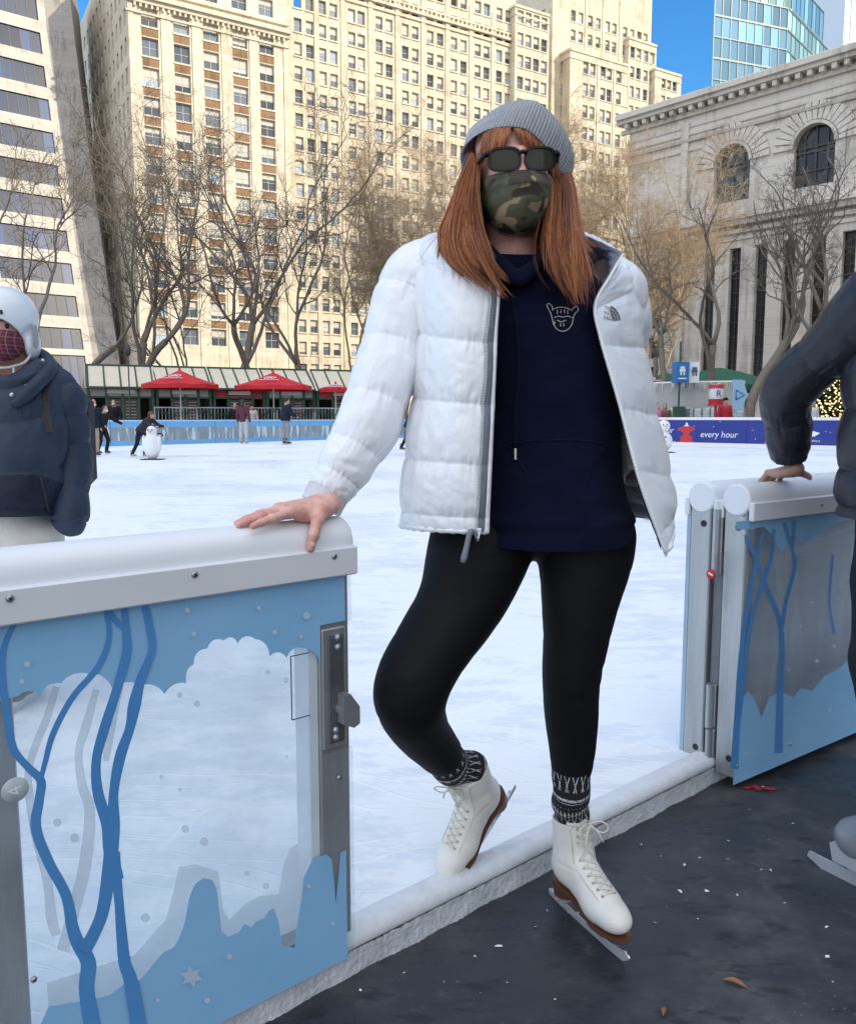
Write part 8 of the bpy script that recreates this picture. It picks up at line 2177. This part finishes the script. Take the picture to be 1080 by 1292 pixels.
    b = MB(); q = [snap(bv, x, y, .008) for x, y in ((62, 462), (58, 480), (55, 500), (56, 520), (60, 545))]; q = [w-base for w in q if w is not None]
    if len(q) > 2: 
        c = crv(q, 24); L_, R_ = c+np.array([-.022, 0, 0]), c+np.array([.022, .006, 0]); b.add(list(L_)+list(R_), [(i, i+1, 24+i+1, 24+i) for i in range(23)])
    b.build('backpack_strap', [BLACKR], root)
    b = MB(); q = [snap(bv, x, y, .004) for x, y in ((52, 602), (57, 625), (62, 645))]; q = [w-base for w in q if w is not None]
    if len(q) > 1: b.tube(crv(q, 12), .004, 6)
    b.build('pocket_zip', [BLACKR], root)
    b = MB(); b.box((hd.x+.04, hd.y+.30, hd.z-.42), (.30, .16, .42), None, 0, .05); b.build('backpack', [BLACKR], root)
    # helmet
    WH_ = mat('helmet_shell', (.76, .80, .83), .22, (.70, .74, .78), 3); HM2 = Matrix.Translation(hd) @ Matrix.Rotation(.12, 4, 'Z')
    s = SDF((-.17, -.19, -.16), (.17, .2, .2), .005); s.ell((0, .012, .055), (.112, .132, .112), None, .01)
    for sg in (-1, 1): s.ell((sg*.088, .018, -.045), (.026, .055, .062), None, .02)
    s.ell((0, .012, .045), (.090, .108, .098), None, .004, 'sub'); s.plane((0, -.06, .035), (0, -.35, -1)) if False else None
    s.cone((0, -.16, -.04), (0, -.075, -.05), .088, .080, .006, 'sub'); s.cone((0, .16, -.13), (0, .05, -.14), .07, .07, .01, 'sub')
    V, Fc = s.geo(2); hel = link('helmet', mesh('helmet', xf(V, HM2), Fc, WH_, smooth=True), root)
    b = MB(); 
    for sg in (-1, 1): b.tube(crv([HM2@Vector(p) for p in ((sg*.092, -.02, -.09), (sg*.075, -.05, -.122), (sg*.03, -.075, -.140), (0, -.078, -.142))], 14), .006, 8)
    b.tube([HM2@Vector(p) for p in ((.045, -.07, -.140), (.047, -.078, -.165), (.046, -.08, -.20))], .0045, 6); b.build('chin_strap', [m_fabric('white_webbing', (.62, .62, .62), .7)], hel)
    b = MB(); b.tube([HM2@Vector(p) for p in ((-.03, -.122, .062), (.02, -.124, .062), (.035, -.121, .062))], .003, 6); b.cyl(HM2@Vector((.03, -.125, .055)), HM2@Vector((.03, -.118, .055)), .006, None, 10); b.build('helmet_slot', [BLACKR], hel)
    b = MB(); b.add([HM2@Vector((.1145, -.02+.028*math.cos(t), -.02+.045*math.sin(t))) for t in np.linspace(0, 6.28, 18)[:-1]], [tuple(range(17))]); b.build('ear_vent', [mat('grey_vent', (.35, .39, .42), .5)], hel)
    # plaid mask
    m, nt, bb = nodes('plaid_cloth'); Lk = nt.links; tc = N(nt, 'ShaderNodeTexCoord'); sp = N(nt, 'ShaderNodeSeparateXYZ'); Lk.new(tc.outputs['Object'], sp.inputs[0])
    def wave(out, sc, ph, th):
        a = N(nt, 'ShaderNodeMath', operation='MULTIPLY_ADD'); a.inputs[1].default_value = sc; a.inputs[2].default_value = ph; Lk.new(out, a.inputs[0]); f_ = N(nt, 'ShaderNodeMath', operation='FRACT'); Lk.new(a.outputs[0], f_.inputs[0]); r = N(nt, 'ShaderNodeMath', operation='LESS_THAN'); r.inputs[1].default_value = th; Lk.new(f_.outputs[0], r.inputs[0]); return r.outputs[0]
    cur = None; base_c = (.17, .025, .035, 1)
    for (o_, sc, ph, th, col, fac) in ((sp.outputs['X'], 34, 0, .45, (.03, .03, .07, 1), .6), (sp.outputs['Z'], 34, 0, .45, (.03, .03, .07, 1), .6), (sp.outputs['X'], 34, .3, .08, (.5, .5, .5, 1), .3), (sp.outputs['Z'], 34, .3, .08, (.5, .5, .5, 1), .3), (sp.outputs['X'], 34, .75, .08, (.55, .08, .08, 1), .7), (sp.outputs['Z'], 34, .75, .08, (.55, .08, .08, 1), .7)):
        mx = N(nt, 'ShaderNodeMixRGB'); w = wave(o_, sc, ph, th); ml = N(nt, 'ShaderNodeMath', operation='MULTIPLY'); ml.inputs[1].default_value = fac; Lk.new(w, ml.inputs[0]); Lk.new(ml.outputs[0], mx.inputs[0])
        if cur is None: mx.inputs[1].default_value = base_c
        else: Lk.new(cur, mx.inputs[1])
        mx.inputs[2].default_value = col; cur = mx.outputs[0]
    Lk.new(cur, bb.inputs['Base Color']); setp(bb, Roughness=.9)
    G = np.zeros((22, 31, 3)); pf = crv([(-.112, -.004), (-.130, -.034), (-.128, -.064), (-.112, -.096), (-.08, -.118)], 22)
    for j in range(22):
        t = j/21
        for i in range(31):
            a_ = (-1+2*i/30)*1.25; bk = (1-math.cos(a_))/(1-math.cos(1.25)); yb = -.02; zs = -.012-.075*t
            G[j, i] = ((.073-.010*max(0, t-.6)/.4)*math.sin(a_)/math.sin(1.25), pf[j][0]+(yb-pf[j][0])*bk, pf[j][1]+(zs-pf[j][1])*bk-.002*math.sin(t*18)*bk)
    mk = link('face_mask', mesh('face_mask', xf(G.reshape(-1, 3), HM2), grid_faces(22, 31), m, smooth=True), root)
    s = SDF((-.1, -.12, -.02), (.1, .0, .06), .004)
    e = MB()
    for sg in (-1, 1): e.lathe([(0, .003), (.006, .002), (.009, -.002)], HM2@Vector((sg*.032, -.079, .012)), 12, 0, Matrix.Rotation(PI/2, 3, 'X')); e.tube([HM2@Vector(p) for p in ((sg*.015, -.090, .030), (sg*.034, -.092, .036), (sg*.052, -.080, .031))], .004, 6, 1)
    e.build('eyes', [mat('dark_eye', (.02, .012, .01), .2), HAIRK], root)
helmet_man()

def SDFmirror(s):
    return s.geo(1)
# ---- person in black puffer at the right edge, hand on the open gate
def right_man():
    base = Vector((1.30, 2.12, 0)); root = thing('person', 'person in black quilted puffer jacket at the right edge, hand on the open gate', 'person', base, 0)
    L = lambda px, py, d: W(px, py, d)-base
    fdir = Vector((-.62, .78, 0)).normalized(); left = Vector((-fdir.y, fdir.x, 0))
    c = Vector((0, 0, 0))
    a_ = hitz(925, 987, .03); c_ = hitz(1080, 921, .03); gu = Vector((c_.x-a_.x, c_.y-a_.y, 0)).normalized(); inw = Vector((-gu.y, gu.x, 0)); zt = hitp(925, 611, a_+inw*.03, -inw).z
    q = hitp(976, 604, a_+inw*.03, -inw); tpt = (q-a_).dot(gu); wrp = a_+gu*tpt+inw*-.028; wrp.z = zt+.036
    sl = L(1128, 366, 2.10); el = L(994, 494, 2.42); wl_ = wrp-base+Vector((-.012, -.004, .040))
    nk = sl+left*-.19+Vector((0, 0, .07)); P = joints()
    P.update(neck=tuple(nk), head=tuple(nk+fdir*.04+Vector((0, 0, .15))), chest=tuple(nk+Vector((0, 0, -.22))), pelvis=tuple(nk+Vector((0, 0, -.56))), sho_l=tuple(sl), elb_l=tuple(el), wri_l=tuple(wl_), sho_r=tuple(nk-left*.20+Vector((0, 0, -.06))))
    sr = Vector(P['sho_r']); P['elb_r'] = tuple(sr-left*.07+Vector((0, 0, -.29))); P['wri_r'] = tuple(sr-left*.05+fdir*.1+Vector((0, 0, -.52)))
    pv = Vector(P['pelvis'])
    for sd, sg in (('l', 1), ('r', -1)):
        hp = pv+left*(sg*.095)+Vector((0, 0, -.05)); P['hip_'+sd] = tuple(hp)
    fx = W(1062, 1046, 2.10)-base
    tow = hitz(1026, 1088, 0)-base; heel = hitz(1092, 1122, 0)-base; td = (tow-heel); td.z = 0; td.normalize(); ank = hitz(1018, 1086, 0)-base-td*.25; P['ank_l'] = (ank.x, ank.y, .125); P['toe_l'] = tuple(td)
    P['kne_l'] = tuple((Vector(P['hip_l'])+Vector(P['ank_l']))/2+fdir*.06+left*-.02); ar_ = ank-left*.30+fdir*-.05; P['ank_r'] = (ar_.x, ar_.y, .125); P['kne_r'] = tuple((Vector(P['hip_r'])+Vector(P['ank_r']))/2+fdir*.05); P['toe_r'] = tuple(fdir)
    Pq = {a: v for a, v in P.items() if a != 'yaw'}
    yw = math.atan2(fdir.x, -fdir.y); Pq2 = dict(Pq)
    BKJ = m_puffer('black_nylon', (.024, .023, .033), (.016, .0155, .023), .42, .003, 0, .4)
    global P_yaw; old = P_yaw; P_yaw = lambda P_: yw
    o = fig(root, 1.75, 0, None, .010, Pq2, dict(skin=SKIN2, trousers=BK, coat=BK, hair=HAIRK, hat=BK, mask=BK, skate=SKATEK), dict(own_coat=True, skates=False, hand_l=True)); P_yaw = old
    # quilted trunk
    rings = []
    for z, w, dp in ((nk.z+.06, .085, .085), (nk.z+.0, .13, .11), (nk.z-.09, .205, .15), (nk.z-.22, .225, .165), (nk.z-.40, .220, .165), (nk.z-.56, .225, .17), (nk.z-.655, .215, .165)):
        rings.append([tuple(Vector((nk.x, nk.y, z))+left*(w*math.cos(t))+fdir*(dp*math.sin(t))) for t in np.linspace(0, 2*PI, 17)[:-1]])
    nv, nu = 220, 180; G = loft(rings, nu, nv, True); n = grid_normals(G, True, False); n *= np.sign(((G-G.mean(1, keepdims=True))*n).sum(2).mean())
    v = np.linspace(0, 1, nv)[:, None]; a = np.arange(nu)[None, :]*2*PI/nu; t = (v*6.3) % 1; dist = np.minimum(t, 1-t)
    D = .016*np.sin(PI*t)**.5*np.clip(v*8, 0, 1)+noise3(np.cos(a)*11, np.sin(a)*11, v*9)*np.exp(-dist/.15)*.006+.006*fbm(np.cos(a)*3, np.sin(a)*3, v*12, 3)
    G = G+n*D[..., None]; f = grid_faces(nv, nu, True, True)
    link('puffer_jacket', mesh('puffer_jacket', G.reshape(-1, 3), f, BKJ, smooth=True), root)
    pa = [sl-left*.07+Vector((0, 0, .02)), sl+left*.0, sl.lerp(el, .5)+Vector((0, 0, .005)), el, el.lerp(wl_, .55), wl_]
    T_, me = sleeve(pa, [.10, .100, .076, .066, .058, .046], 'sleeve', [0, .22, .46, .74, 1.], 100, 220, .009, BKJ, 9.); link('sleeve', me, root)
    pr = [sr+left*.06, sr, Vector(P['elb_r']), Vector(P['wri_r'])]; T_, me = sleeve(pr, [.105, .105, .088, .058], 'sleeve', [0, .25, .5, .75, 1.], 70, 120, .014, BKJ, 4.); link('sleeve', me, root)
    # hand gripping the rail: fingers over the far side, thumb on the near side
    hs = hand_sdf(curl=(.55, .60, .62, .66), spread=.8, thumb=((.014, -.030, -.004), (.012, -.056, -.010), (.000, -.080, -.026), (-.016, -.094, -.048)), drop=.12); 
    hs = SDFmirror(hs)
    V, Fc = hs
    fx_, fy_, fz_ = rot_to(inw*.9+gu*.30+Vector((0, 0, -.20)), (0, 0, 1)); Mh = frameM(wrp-base, fx_, fy_, fz_) @ Matrix.Scale(.86, 4)
    bo = o['body']; me0 = bo.data; vv = np.array([tuple(x.co) for x in me0.vertices]); ff = [list(p.vertices) for p in me0.polygons]; off = len(vv)
    V = xf(V, Mh); bo.data = mesh('body', np.concatenate([vv, V]), ff+[[i+off for i in p] for p in Fc], SKIN2, smooth=True)
    # rental skates: grey plastic boot with blade
    for sd in ('l', 'r'):
        an = Vector(P['ank_'+sd]); dr = Vector(P['toe_'+sd]).normalized(); sd_ = Vector((-dr.y, dr.x, 0)); Mx = frameM((an.x, an.y, 0), dr, sd_, (0, 0, 1))
        s = SDF((-.14, -.08, .06), (.24, .08, .42), .005); s.cone((-.01, 0, .36), (0, 0, .16), .066, .056, .02).cone((-.03, 0, .13), (.10, 0, .115), .050, .044, .03).ell((.118, 0, .118), (.052, .046, .042), None, .02).cone((.02, 0, .20), (.12, 0, .13), .046, .04, .03); s.plane((0, 0, .082), (0, 0, -1)); s.plane((0, 0, .36), (-.2, 0, 1))
        V, Fc = s.geo(1); bt = link('skate', mesh('skate', xf(V, Mx), Fc, mat('grey_boot_plastic', (.24, .265, .30), .35, (.15, .17, .20), 9), smooth=True), root)
        b = MB(); b.prism([Mx@Vector((x, -.003, z)) for x, z in ((-.135, .020), (-.125, .002), (.21, .0), (.25, .016), (.245, .030), (.14, .030), (.125, .060), (.06, .060), (.045, .032), (-.03, .032), (-.045, .060), (-.10, .060), (-.105, .030), (-.13, .030))], sd_, .006); b.build('blade', [BLADE], bt)
        b = MB(); b.prism([Mx@Vector((x, -.040, z)) for x, z in ((-.085, .058), (.155, .058), (.165, .10), (.15, .112), (-.085, .112))], sd_, .080); b.build('holder', [mat('pale_holder', (.42, .45, .48), .4)], bt)
        b = MB()
        for z, r_ in ((.20, .060), (.27, .064)): b.tube([Mx@Vector((math.cos(t)*r_*1.05+.002, math.sin(t)*r_, z)) for t in np.linspace(-1.9, 1.9, 14)], .007, 6)
        b.build('buckle', [mat('pale_buckle', (.55, .57, .6), .4)], bt)
right_man()
